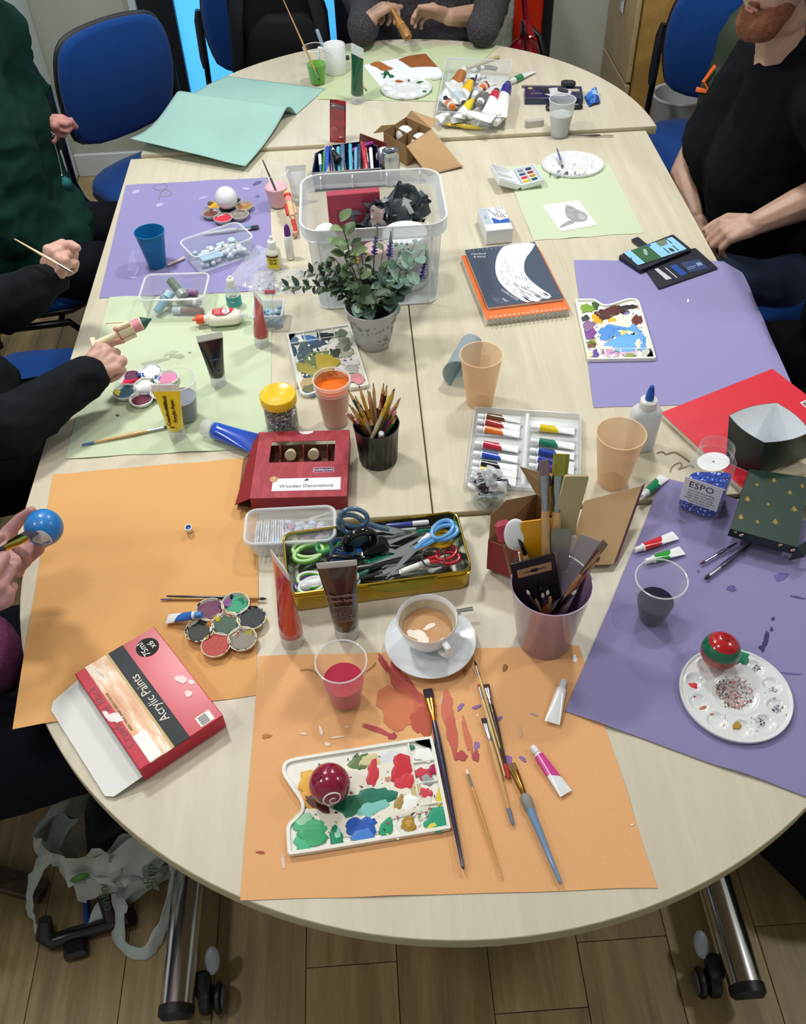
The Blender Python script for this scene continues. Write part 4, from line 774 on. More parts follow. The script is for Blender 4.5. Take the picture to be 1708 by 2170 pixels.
# ---- two brushes, small tubes
brush('dark blue brush with a red-brown tip on the near purple paper', A(1483, 1196, NP+.005), A(1562, 1150, NP+.006), '#232748', .0042, '#c9cdd6', '#5a2c2c', hl=.012, fl=.03)
brush('thicker navy brush with a black tip under the green box lid', A(1492, 1228, NP+.005), A(1592, 1152, NP+.006), '#20223c', .0058, '#c4c8d2', '#2a2024', hl=.014, fl=.03)
minitube('red and white paint tube above the dark violet cup', A(1346, 1166, NP+.008), A(1432, 1134, NP+.004), '#cf2a38', .021, .0075, '#e4e6ea')
minitube('green and white paint tube just behind the rim of the violet cup', A(1368, 1190, NP+.008), A(1446, 1166, NP+.004), '#2f9a38', .021, .0075, '#e4e6ea')
minitube('dark green and white paint tube on the corner of the purple paper', A(1360, 1052, .012), A(1408, 1010, .006), '#0f8a5c', .021, .0075, '#e4e6ea', band=.65)
# ================================================================ MIDDLE OF THE TABLE
# ---- frosted orange beakers, grey beaker lying down
GO = clear('#f8dab2', .38, .35, '#fffaf4', .3)
cup('frosted orange beaker standing alone in the middle of the table', A(1016, 852, 0), .128, .0285, .044, GO, name='beaker', group='frosted orange beakers', seg=48)
cup('frosted orange beaker in front of the white glue bottle', A(1297, 1020, 0), .128, .0295, .046, GO, name='beaker', group='frosted orange beakers', seg=48)
p0, p1 = A(972, 800, .029), A(996, 742, .040); ML = oriz(p1+(p1-p0).normalized()*-.0, p0)
p0 = A(962, 822, .032); p1 = A(1000, 728, .026); d_ = (p0-p1).normalized()
cup('blue-grey beaker lying on its side behind an orange beaker', None, .125, .026, .036, clear('#b6c6cc', .42, .2, '#d6e2e6'), name='beaker', seg=40, M=oriz(p1, p1+d_))
# ---- tray of twelve paint tubes
o_ = A(985, 1035, .0012); x_ = A(1236, 1062, .0012); tx = TH('paint_tube_tray', 'clear white plastic tray of colourful paint tubes', 'tray', (o_.x, o_.y, T+.0008), math.atan2(A(1245, 1040).y-A(983, 1020).y, A(1245, 1040).x-A(983, 1020).x)); Mt2 = MW(tx); TW, TD = .225, .232
CL = clear('#e9eef2', .42, .12)
p_ = rrect(TW, TD, .008, 4, TW/2, TD/2)
B('shell', G().loft([[(x, y, z) for x, y in inset(p_, k)] for k, z in ((-.004, .0), (-.004, .003), (0, .016), (.002, .016), (.005, .003))], False).prism(inset(p_, .005), .0012, .0028), CL, tx, 40)
B('divider', G().box(TW*.5, TD/2, .002, .010, TD*.94, .013, .003), clear('#f2f5f8', .6, .1), tx)
for k in range(1, 6):
    for s in (0, 1): B('slot_rib', G().box(TW*(.25+.5*s), TD*k/6, .002, TW*.43, .005, .007, .002), CL, tx)
cols = [('#c9c03a', 1, 0.80), ('#157a5c', 1, .60), ('#1c3f9a', 1, .47), ('#243a9e', 1, .37), ('#5a2f8e', 1, .29), ('#d98a3a', 1, .18),
        ('#6a4a2a', 0, .90), ('#a02f30', 0, .81), ('#e0701e', 0, .71), ('#c21f38', 0, .51), ('#2450c0', 0, .38), ('#18181c', 0, .27), ('#e3c81e', 0, .19), ('#c0b0a0', 0, .10)]
nm = ['yellow', 'dark green', 'dark blue', 'ultramarine', 'violet', 'light orange', 'brown', 'dark red', 'orange', 'crimson', 'bright blue', 'black', 'lemon yellow', 'grey']
for (c, s, y), n in zip(cols, nm):
    cx = TW*(.04+.5*s); r_ = random.Random(n)
    a = Mt2 @ V((cx, TD*y+r_.uniform(-.004, .004), .013)); b = Mt2 @ V((cx+TW*.40, TD*y-.006+r_.uniform(-.004, .004), .009))
    minitube(n+' paint tube lying in the '+('right' if s else 'left')+' row of the tray', a, b, '#e3c81e' if n == 'yellow' else c, .021, .0076, '#eceff2', group='paint tubes in the tray', band=.5, slant=-1)
# ---- glass tumbler of sachets
gj = TH('glass_tumbler', 'small ribbed glass tumbler full of paper sachets', 'glass', A(1033, 1062, 0)); GB = MW(gj).translation.copy()
GM = clear('#dfe6e6', .02, .05, '#fbfdfc', .6)
n = 72; rings = []
for r, z in ((.0001, 0), (.028, 0), (.031, .004), (.034, .02), (.037, .042), (.0385, .048), (.0365, .048), (.033, .03), (.029, .010), (.0001, .008)):
    rings.append([(max(r, 1e-4)*(1+(.025*math.cos(14*2*PI*j/n) if .001 < z < .04 else 0))*math.cos(2*PI*j/n), max(r, 1e-4)*(1+(.025*math.cos(14*2*PI*j/n) if .001 < z < .04 else 0))*math.sin(2*PI*j/n), z) for j in range(n)])
B('wall', G().loft(rings), GM, gj, 60)
rnd = random.Random(5); SCOL = ['#26262b', '#c9cfd2', '#33333a', '#e1e5e8', '#2c2c30', '#b9c0c4', '#8f9598', '#3a3034']
sach = {}
for i in range(32):
    a = rnd.uniform(0, 6.28); r = rnd.uniform(.002, .020+.012*(i > 14)); z = .018+.042*(i/32)+(.012 if r < .012 else 0)
    M_ = Matrix.Translation(GB+V((r*math.cos(a), r*math.sin(a), z))) @ Matrix.Rotation(rnd.uniform(0, 6.28), 4, 'Z') @ Matrix.Rotation(rnd.uniform(-1.0, 1.0), 4, 'X') @ Matrix.Rotation(rnd.uniform(-.7, .7), 4, 'Y')
    c = SCOL[(0, 2, 4, 7)[i % 4]] if rnd.random() < .36 else SCOL[(1, 3, 5, 6)[i % 4]]; pale = c in (SCOL[1], SCOL[3], SCOL[5], SCOL[6])
    if c not in sach:
        g = G().grid(lambda u, v: ((u-.5)*.034, (v-.5)*.020, .003*math.sin(PI*u)*math.sin(PI*v)+.0012*math.sin(9*u+5*v)), 8, 6, .0012); sach[c] = mesh('sachet', g, mat(c, .4, coat=.2), 60)
    o = B('sachet', sach[c], None); o.matrix_world = M_; o['label'] = ('small pale torn paper sachet' if pale else 'small black paper sachet')+' stuffed into the ribbed glass tumbler'; o['category'] = 'sachet'; o['group'] = 'sachets in the glass tumbler'
sp_ = TH('plastic_spoon', 'small white plastic spoon hooked over the glass tumbler', 'spoon', M=ori(A(1000, 1032, .056), A(1030, 1050, .03)))
B('bowl', G().ball((0, 0, 0), .009, 14, 8, 1.3, .9, .4), WHITE, sp_); B('handle', G().tube([(.008, 0, 0), (.035, 0, -.002)], .003, 8, .5), WHITE, sp_)
# ---- brown open box behind the lilac pot
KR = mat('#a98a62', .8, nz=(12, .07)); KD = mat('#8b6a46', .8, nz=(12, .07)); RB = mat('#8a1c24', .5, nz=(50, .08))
def panel(name, par, q, th, m, seg=1, label=None):   # a flat card panel through four local points
    q = [V(p) for p in q]; n = (q[1]-q[0]).cross(q[3]-q[0]).normalized()*th
    return B(name, G().loft([[p for p in q], [p+n for p in q]]), m, par, 30, label=label)
bx_ = TH('gift_box', 'opened red cardboard box, brown inside, behind the lilac pot', 'box', A(1130, 1140, 0)); bi = MW(bx_).inverted()
def L(px, py, h): return bi @ A(px, py, h)
c0, c1, c2, c3 = A(1032, 1205, 0), A(1128, 1240, 0), A(1215, 1150, 0), A(1130, 1110, 0)   # footprint: left, front, right, back
def qd(a, b, h0, h1): return [bi @ (a+V((0, 0, h0))), bi @ (b+V((0, 0, h0))), bi @ (b+V((0, 0, h1))), bi @ (a+V((0, 0, h1)))]
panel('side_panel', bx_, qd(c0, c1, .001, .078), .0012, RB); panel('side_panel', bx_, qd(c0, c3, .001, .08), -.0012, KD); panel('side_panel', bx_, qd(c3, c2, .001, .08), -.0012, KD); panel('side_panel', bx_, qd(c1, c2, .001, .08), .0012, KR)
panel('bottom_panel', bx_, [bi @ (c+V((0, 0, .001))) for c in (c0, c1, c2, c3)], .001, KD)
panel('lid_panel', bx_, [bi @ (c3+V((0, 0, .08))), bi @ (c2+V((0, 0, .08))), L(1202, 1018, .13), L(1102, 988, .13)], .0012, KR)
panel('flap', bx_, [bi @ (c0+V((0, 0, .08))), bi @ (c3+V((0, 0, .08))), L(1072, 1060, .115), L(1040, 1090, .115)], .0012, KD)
lf = TH('box_lid', 'flattened brown card flap with a red printed edge, right of the lilac pot', 'card', A(1285, 1110, 0)); li = MW(lf).inverted()
a, b, c, d = A(1198, 1200, .003), A(1300, 1196, .003), A(1360, 1030, .06), A(1238, 1062, .05)
panel('card', lf, [li @ q for q in (a, b, c, d)], .0012, KR)
panel('printed_edge', lf, [li @ q for q in (b, A(1308, 1186, .001), A(1366, 1024, .055), c)], .0012, mat('#6b3a4c', .5), label='dark red printed edge')
# ---- pencil pot
pt = TH('pencil_pot', 'black ribbed plastic pot full of pencils', 'pot', A(802, 972, 0)); PB = MW(pt).translation.copy(); n = 96; rings = []
for r, z, k in ((.0001, 0, 0), (.036, 0, .05), (.039, .003, .05), (.043, .07, .05), (.0435, .076, .01), (.0455, .094, 0), (.0462, .096, 0), (.0445, .096, 0), (.040, .06, 0), (.036, .006, 0), (.0001, .005, 0)):
    rings.append([(r*(1-k*max(0, math.cos(20*2*PI*j/n)))*math.cos(2*PI*j/n), r*(1-k*max(0, math.cos(20*2*PI*j/n)))*math.sin(2*PI*j/n), z) for j in range(n)])
B('wall', G().loft(rings), mat('#141517', .32), pt, 50)
def pencil(label, t, b, col, lead='#2a2a2c', end=None, r=.0036, up=True):
    L_ = (t-b).length; o = TH('pencil', label, 'pencil', M=ori(b, t), group='pencils in the black pot')
    B('barrel', G().lathe([(r, 0), (r, L_-.024)], 6).rot('Y', 90), mat(col, .35, coat=.3), o, 30)
    if up:
        B('sharpened_wood', G().lathe([(r, L_-.024), (r*.35, L_-.006)], 10).rot('Y', 90), mat('#cfa676', .6), o); B('lead', G().lathe([(r*.36, L_-.006), (.0003, L_)], 8).rot('Y', 90), mat(lead, .4), o)
    else:
        B('ferrule', G().lathe([(r, L_-.024), (r*1.06, L_-.012)], 12).rot('Y', 90), mat('#b8a24a', .25, 1), o); B('eraser', G().lathe([(r, L_-.012), (r*.9, L_)], 12).rot('Y', 90), mat(end or '#c98a8a', .7), o)
    return o
def kp(px, py, h): t = A(px, py, h); d = t-PB; return t, PB+V((-d.x*.28, -d.y*.28, .008))
PEN = [(737, 825, .165, '#2f5a34', 'dark green', 'leaning furthest left at the top'), (752, 838, .17, '#1d1d20', 'black', 'behind the dark green one'), (760, 815, .17, '#c79a24', 'yellow', 'tall behind the black one'), (779, 826, .18, '#b98d5c', 'natural wood', 'with the thickest barrel'), (791, 811, .19, '#d9bda2', 'pale pink', 'tallest at the back'), (783, 828, .175, '#c98b24', 'ochre', 'between the wood and pink ones'),
       (813, 811, .19, '#9c1f2e', 'deep red', 'tall, right of the middle'), (820, 815, .185, '#20191c', 'black', 'beside the deep red one'), (834, 824, .18, '#cfa02a', 'golden yellow', 'right of the middle'), (837, 822, .178, '#4a4a58', 'grey', 'at the upper right'), (849, 842, .17, '#a3222e', 'crimson', 'leaning furthest right'), (845, 846, .165, '#8c7f8a', 'mauve', 'near the right edge'),
       (738, 855, .15, '#c9a432', 'mustard', 'leaning left, lower'), (746, 862, .15, '#d0a63c', 'yellow', 'second of the low left ones'), (735, 876, .13, '#6e3a3a', 'brown red', 'lowest at the left'), (742, 875, .13, '#8a6a4a', 'tan', 'beside the lowest brown red one'), (753, 888, .125, '#7a4a3a', 'chestnut', 'low at the front left'), (768, 880, .135, '#e3cfae', 'cream', 'low at the front'), (783, 884, .13, '#2a2a48', 'navy', 'at the front, barrel upright'),
       (812, 860, .15, '#ab9a5a', 'olive gold', 'crossing from right to left at front'), (838, 872, .14, '#a3262e', 'scarlet', 'short at the right rim'), (842, 880, .13, '#2f7a4a', 'green', 'short at the right rim'), (830, 868, .14, '#3a3566', 'indigo', 'near the front right'), (806, 846, .16, '#5a2a22', 'maroon', 'in the middle'), (756, 851, .16, '#d8a52a', 'amber', 'in the middle left')]
for i, (x, y, h, c, n, w) in enumerate(PEN):
    t, b = kp(x, y, h); pencil(n+' pencil in the black pot, '+w, t, b, c, lead='#a3222e' if n in ('deep red', 'crimson', 'scarlet') else '#2c5a34' if 'green' in n else '#26262a', up=i not in (14, 16, 20, 22))
t, b = kp(808, 918, .105); b = PB+V((.01, .02, .02)); pm_ = stick('pen', 'white capped blue pen leaning at the front of the pencil pot', 'pen', b, t, .0055, '#2446b0', '#dfe6f2')
t, b = kp(778, 925, .10); stick('pen', 'clear barrelled gel pen lying across the front of the pencil pot', 'pen', PB+V((-.02, -.03, .06)), A(828, 838, .165), .0042, '#c9c29a', '#d4b83a')
# ---- nested cups with orange inside
ns = A(712, 895, 0); nc = cup('tall nested stack of clear cups, orange water in the top one', ns, .118, .0265, .038, clear('#f0efec', .16, .25), .80, mat('#e8701e', .25), ridge=1, name='cup_stack', group='clear plastic water cups')
for k in range(1, 4): B('inner_rim', G().tube([(.0375*math.cos(2*PI*i/32), .0375*math.sin(2*PI*i/32), .118-.008*k) for i in range(32)], .0009, 6, loop=True), clear('#eeeae6', .35), nc)
B('orange_film', G().lathe([(.0285, .05), (.0362, .110)], 36, False), clear('#ea8238', .35, .3, '#f6b98a'), nc)
# ---- yellow-lidded jar of silver glitter
jr = TH('glitter_jar', 'clear jar of silver glitter with a bright yellow lid', 'jar', A(601, 912, 0)); GLIT = ramp_mat(((0, '#1f2024'), (.35, '#4a4c52'), (.6, '#85888e'), (.85, '#f2f4f6')), 420, .3, 'voronoi', bump=.5)
B('wall', G().lathe([(.0001, 0), (.031, 0), (.034, .003), (.0355, .02), (.0355, .072), (.033, .080), (.031, .083), (.030, .083), (.034, .07), (.034, .005), (.0001, .003)], 44), clear('#eef0ee', .01, .06), jr, 50)
B('glitter', G().lathe([(.0325, .0035), (.0335, .01), (.0335, .056), (.025, .060), (.0001, .061)], 40), GLIT, jr, kind='stuff')
n = 96; rings = [[(r*(1+(.012 if j % 2 and s else 0))*math.cos(2*PI*j/n), r*(1+(.012 if j % 2 and s else 0))*math.sin(2*PI*j/n), z) for j in range(n)] for r, z, s in ((.0355, .080, 1), (.0372, .081, 1), (.0372, .098, 1), (.0355, .1005, 0), (.033, .101, 0), (.0315, .0998, 0), (.0001, .0998, 0))]
B('lid', G().loft(rings), mat('#eec21a', .28, coat=.3), jr, 50)
# ---- dark rectangular palette
dk = rectpal('grimy dark rectangular palette behind the nested cups', (783, 822), (744, 699), .0008, '#d9d9d0')
h = .0066
dabs(dk, h, [(672, 766, 38, 46, '#3b4a5c', 8), (646, 745, 18, 22, '#4a5a60', 0), (676, 770, 40, 30, '#6a7a4a', -10), (690, 768, 26, 22, '#b09a34', -30), (652, 782, 26, 12, '#9a8f3a', 10), (660, 757, 14, 6, '#2446b0', 10), (708, 748, 12, 12, '#3a3a2e', 0), (690, 738, 24, 8, '#d8d8cc', -8), (655, 812, 26, 14, '#b39a6a', -10), (658, 822, 20, 8, '#6a6a4a', 0), (662, 832, 20, 6, '#4a6480', -5),
    (622, 722, 13, 8, '#46607a', 0), (655, 717, 14, 8, '#3d6aa6', 0), (690, 712, 15, 9, '#1e2124', 0), (722, 706, 14, 8, '#6a7460', 0), (728, 728, 16, 14, '#8a8f7c', 0), (735, 748, 16, 10, '#9aa08e', 0), (742, 766, 18, 10, '#cfcacc', 0), (746, 782, 16, 9, '#a9a8a2', 0), (754, 802, 18, 12, '#c9868c', 0), (752, 800, 10, 6, '#e0c0c0', 20), (624, 760, 6, 26, '#c9ced0', -12), (634, 800, 6, 24, '#d8dcd8', -12), (735, 738, 8, 8, '#5f6a52', 30), (622, 742, 5, 16, '#31465a', -12)], rough=.4, th=.0012, jag=.3)
specks(dk, 690, 765, 60, 60, 24, ('#dfe3e0', '#2b3a4a', '#8a8a5a', '#3a3a30'), h+.0012, (1.5, 4.5))
# ---- silver plant pot with foliage
vs = TH('plant_pot', 'silver grey patterned pot with eucalyptus and purple flower spikes', 'plant', A(792, 728, 0)); VB = MW(vs).translation.copy()
PH = .107
B('pot', G().lathe([(.0001, 0), (.034, 0), (.0375, .004), (.046, .035), (.054, .075), (.0605, PH-.002), (.0612, PH), (.0585, PH), (.054, .08), (.05, .07), (.0001, .068)], 56), mat('#b3b6ba', .45, nz=(20, .05)), vs, 60)
rnd = random.Random(11)
for (a, z, s) in ((-105, .07, 1.0), (-62, .028, 1.1), (-30, .078, .9), (-150, .08, .8)):
    for k in range(13):
        aa = math.radians(a)+rnd.gauss(0, .22)*s; zz = z+rnd.gauss(0, .0095)*s; zz = max(.006, zz); r = (.0375+.0085*(zz-.004)/.031 if zz < .035 else .046+.008*(zz-.035)/.04 if zz < .075 else .054+.0065*(zz-.075)/.03)+.0012; tx_ = rnd.uniform(0, 6.28); sz = rnd.uniform(.003, .006)
        ct = V((math.cos(aa), math.sin(aa), 0)); tg = V((-math.sin(aa), math.cos(aa), 0)); up_ = (V((0, 0, 1))+ct*.25).normalized()
        rr0 = r-.001; g = G().loft([[ct*(rr0+e)+V((0, 0, zz))+tg*(sz*q*math.cos(t)*math.cos(tx_)-sz*.45*q*math.sin(t)*math.sin(tx_))+up_*(sz*q*math.cos(t)*math.sin(tx_)+sz*.45*q*math.sin(t)*math.cos(tx_)) for t in [2*PI*j/9 for j in range(9)]] for q, e in ((1, -.001), (.9, .0008), (.1, .0009))])
        B('petal_pattern', g, mat('#8b8b84', .4, .3), vs, 60)
B('soil', G().lathe([(.05, .078), (.03, .084), (.0001, .086)], 24), mat('#2a2a20', .9, bump=(200, 1)), vs)
def leafmesh(name, l, w, m, cup_=.15, pt_=.5):
    rows = [(0, .08), (.2, .7), (.42, 1), (.65, .88), (.85, .5), (1, .06)] if pt_ < .9 else [(0, .15), (.18, .8), (.45, 1.05), (.7, .95), (.9, .6), (1, .15)]
    v = []; f = []
    for t, k in rows: v += [(t*l, -w*k, cup_*w*k-.15*l*t*t), (t*l, 0, -.15*l*t*t), (t*l, w*k, cup_*w*k-.15*l*t*t)]
    for i in range(5): f += [[i*3, i*3+1, i*3+4, i*3+3], [i*3+1, i*3+2, i*3+5, i*3+4]]
    g = G().add(v, f); n0 = len(v); g.add([V(q)-V((0, 0, .0004)) for q in v], [[i for i in q[::-1]] for q in f]); return mesh(name, g, m, 170, False)
LEUC = [leafmesh('leaf', .036, .0155, mat(c, .6, nz=(80, .08)), .25, 1) for c in ('#7f9c8e', '#6d8c7c', '#8fae9e', '#5c7a72')]
LMYR = [leafmesh('leaf', .027, .0062, mat(c, .5, nz=(80, .1)), .3) for c in ('#2f4428', '#3c5632', '#26382a')]
LBIG = [leafmesh('leaf', .046, .0145, mat(c, .5, nz=(60, .08)), .3) for c in ('#4a6238', '#7c9468', '#33482c')]
FLW = leafmesh('flower', .007, .0025, mat('#4b3c98', .6), .4)
def sprig(pts, lv, n, sp, sc=1, t0=.25, both=True, seed=0, stem='#4a4a30', sr=.0014, jit=.3):
    pts = [V(p) for p in pts]; r_ = random.Random(seed)
    def at(t): k = t*(len(pts)-1); i = min(int(k), len(pts)-2); return pts[i].lerp(pts[i+1], k-i), (pts[i+1]-pts[i]).normalized()
    B('stem', G().tube([at(i/8)[0] for i in range(9)], [sr*(1-.5*i/8) for i in range(9)], 6), mat(stem, .6), vs)
    for i in range(n):
        p, d = at(t0+(1-t0)*i/max(1, n-1)); side = V((0, 0, 1)).cross(d).normalized() if abs(d.z) < .95 else V((1, 0, 0)); up_ = d.cross(side)
        a = (i*PI*.5 if both == 'whorl' else (i % 2)*PI)+r_.uniform(-jit, jit); out = side*math.cos(a)+up_*math.sin(a)
        x = (d*sp+out).normalized(); z = (V((.0, -.35, 1))-x*V((.0, -.35, 1)).dot(x)); z = z.normalized() if z.length > .05 else up_; y = z.cross(x); k = sc*r_.uniform(.8, 1.15)
        o = B('leaf', r_.choice(lv), None, vs); o.matrix_local = Matrix(((x.x*k, y.x*k, z.x*k, p.x), (x.y*k, y.y*k, z.y*k, p.y), (x.z*k, y.z*k, z.z*k, p.z), (0, 0, 0, 1)))
def vp(px, py, h): return A(px, py, h)-VB
c0_ = V((0, 0, .085))
def arc(tip, lift=.02, base=None):
    b = base or c0_+V((tip.x*.12, tip.y*.12, 0)); m = b.lerp(tip, .5)+V((0, 0, lift)); return [b, b.lerp(m, .55)+V((0, 0, lift*.4)), m, tip]
# long sprays to the left
for i, (x, y, h, l) in enumerate(((612, 608, .12, .035), (650, 575, .16, .03), (690, 560, .18, .02))): sprig(arc(vp(x, y, h), l), LMYR, 34 if i == 0 else 24, .5, .95, .18, 'whorl', i, '#3a4028')
sprig(arc(vp(672, 556, .18), .01), [LMYR[2]], 8, .4, .7, .55, 'whorl', 41, '#5a5a70')
# tall big leaf stem, back left
sprig([c0_, vp(742, 560, .19), vp(738, 520, .24), vp(722, 470, .29)], LBIG[:2], 6, .5, .95, .5, True, 12, '#4a4a30', .002)
sprig([c0_, vp(735, 560, .2), vp(722, 515, .24)], LBIG, 5, .7, .8, .4, True, 13)
for i, (x, y, h) in enumerate(((712, 550, .2), (728, 535, .21), (745, 520, .24), (770, 520, .22), (757, 552, .19), (812, 530, .22))): sprig(arc(vp(x, y, h), .0), LBIG[::2] if i % 2 else LBIG, 5, .6, .62, .35, True, 20+i)
# eucalyptus, front and right
for i, (x, y, h, nl) in enumerate(((775, 610, .145, 9), (768, 640, .12, 9), (790, 600, .15, 8), (840, 570, .18, 10), (878, 565, .19, 10), (865, 600, .15, 9), (845, 610, .14, 9), (885, 545, .21, 7), (770, 655, .105, 7), (848, 640, .115, 6))): sprig(arc(vp(x, y, h), .012), LEUC, nl, .25, .92, .42, 'whorl', 50+i, '#5c6a5c', .0015, .6)
for i, (x, y, h) in enumerate(((862, 538, .2), (850, 528, .21), (895, 530, .21), (880, 515, .22))): sprig(arc(vp(x, y, h), .0), LEUC[:2]+LMYR[:1], 7, .5, .45, .5, True, 70+i, '#6a7a68')
# dense green filling
for i in range(9):
    a = 2*PI*i/9; sprig([c0_, V((.025*math.cos(a), .025*math.sin(a), .13)), V((.045*math.cos(a), .045*math.sin(a)-.004, .15+.012*(i % 3)))], LMYR[:2]+LBIG[2:], 9, .5, .8, .3, 'whorl', 90+i)
# veronica spikes
for i, (pts) in enumerate((((793, 540, .20), (797, 505, .235), (800, 470, .26)), ((825, 545, .20), (828, 515, .225), (828, 490, .245)), ((893, 590, .16), (900, 560, .18), (903, 530, .20)), ((765, 540, .18), (768, 528, .19), (770, 520, .197)))):
    q = [c0_]+[vp(*p) for p in pts]; B('stem', G().tube(q, .0016, 6), mat('#3f5a34', .6), vs)
    B('bud_spike', G().tube([q[2], q[3]], [.0045, .0008], 8), mat('#4a5a4c', .6), vs, 60)
    for k in range(26 if i < 3 else 8):
        t = k/26; p = q[1].lerp(q[2], t*1.15); a = k*2.4; x = V((math.cos(a), math.sin(a), .35)).normalized(); z = V((0, 0, 1)); y = z.cross(x).normalized(); z = x.cross(y); s_ = 1.35-.5*t
        o = B('flower', FLW, None, vs); o.matrix_local = Matrix(((x.x*s_, y.x*s_, z.x*s_, p.x), (x.y*s_, y.y*s_, z.y*s_, p.y), (x.z*s_, y.z*s_, z.z*s_, p.z), (0, 0, 0, 1)))
for i in range(14): B('blossom', G().ball(tuple(vp(752+rnd.uniform(-9, 9), 545+rnd.uniform(-14, 14), .19)), .003, 8, 5), mat('#d0a41e', .6), vs)
B('blossom', G().ball(tuple(vp(775, 537, .2)), .0045, 10, 6), mat('#b8c23a', .6), vs)
for i in range(9): B('berry', G().ball(tuple(vp(852+rnd.uniform(-14, 14), 528+rnd.uniform(-12, 12), .2)), .0035, 10, 6), mat('#7f9488', .5), vs)
# ---- red "wooden decorations" box lying with window up
q0 = A(535, 1085, .0); q1 = A(737, 1080, .0); rz = math.atan2(q1.y-q0.y, q1.x-q0.x)
wb = TH('gift_box', 'red windowed gift box of wooden decorations', 'box', (q0.x, q0.y, T+.0006), rz); BW = .186; BD = .036; BL = .190
RP = ramp_mat(((0, '#9a2030'), (.5, '#a32a3a'), (.62, '#ab3646'), (1, '#a83040')), 26, .5, stretch=(2.5, 1, 1))
win = [(.028, .098), (.158, .098), (.158, .160), (.028, .160)]
B('front_panel', plate([rrect(BW, BL, .002, 2, BW/2, BL/2), win], .0012).mv(z=BD), RP, wb)
B('side_panel', G().box(BW/2, .0006, 0, BW, .0012, BD, .0003), mat('#8d1a2c', .5, nz=(30, .06)), wb); B('side_panel', G().box(BW-.0006, BL/2, 0, .0012, BL, BD, .0003), mat('#8d1a2c', .5, nz=(30, .06)), wb)
B('back_panel', G().box(BW/2, .085, .0002, BW-.003, .166, .001, .0003), mat('#6d4c30', .8), wb)
B('inner_wall', G().box(BW/2, .168, .001, BW-.004, .0012, BD*.5, .0003), mat('#6d4c30', .8), wb)
for x in (.045, .092, .141): B('divider', G().prism([(0, 0), (.04, 0), (.024, .033), (.016, .033)], 0, .0012).rot('X', 90).rot('Z', 90).mv(x, .128, .001), mat('#b03040', .5), wb)
B('window_film', G().box(.093, .129, BD+.0002, .128, .06, .0002, .0001), clear('#f0f0f0', -.22, .3, '#ffffff', .1), wb)
B('hang_tab', G().prism([(BW*.52+.015*math.cos(PI+PI*i/14), BL-.001+.009*math.sin(PI+PI*i/14)) for i in range(15)], BD+.0005, BD+.0016), WHITE, wb)
B('label_panel', G().box(.107, .035, BD+.001, .133, .034, .0006, .0002), mat('#e4e7ea', .4), wb)
text(wb, 'Wooden Decorations', .0118, TM(.107, .030, BD+.0018), mat('#3c3a3c', .5))
B('bird_print', G().prism(smooth_poly([(.101, .0445), (.106, .0495), (.110, .0505), (.109, .0475), (.111, .0465), (.107, .0435)], 1), BD+.0014, BD+.0019), mat('#1c1c20', .5), wb)
B('brand_panel', G().box(.1385, .0735, BD+.001, .039, .012, .0006, .0002), mat('#4a1246', .4), wb); B('brand_edge', plate([rrect(.041, .0138, .001, 2, .1385, .0735), rrect(.0385, .0113, .001, 2, .1385, .0735)], .0008).mv(z=BD+.001), mat('#d8a8c8', .4), wb)
text(wb, 'hobbycraft', .0085, TM(.1385, .0737, BD+.0018), mat('#f0e6f0', .4))
B('sticker', G().lathe([(.0082, 0), (.0082, .0008), (.0001, .0008)], 24, cx=.042, cy=.050).mv(z=BD+.0014), mat('#c08a5a', .5), wb); text(wb, '4', .008, TM(.042, .0515, BD+.0024), mat('#f0e2d0', .5)); text(wb, 'PACK', .0032, TM(.042, .0455, BD+.0024), mat('#f0e2d0', .5))
panel('end_flap', wb, [(0, .005, .002), (0, .185, .002), (-.034, .150, .002), (-.026, -.012, .018)], .0012, mat('#7d5a3c', .7)); panel('end_flap', wb, [(0, .0, BD), (0, BL, BD), (-.012, BL-.03, .03), (-.03, .0, .02)], .0012, RB)
for i, x in enumerate((.066, .113)):
    k = TH('wooden_peg', ('left', 'right')[i]+' pale wooden peg seen through the window of the red gift box', 'peg', M=MW(wb) @ Matrix.Translation((x, .150, .014)) @ Matrix.Rotation(math.radians(68), 4, 'X'), group='wooden pegs in the gift box')
    B('body', G().lathe([(.0001, -.004), (.0085, -.004), (.0095, .0), (.0115, .010), (.0118, .014), (.0105, .0155), (.0001, .0155)], 24), mat('#d9c6a4', .5, nz=(40, .05)), k); B('stud', G().lathe([(.003, .0), (.003, .004), (.001, .005)], 10).rot('X', 90).mv(.003, -.010, .004), mat('#d9c6a4', .5), k)
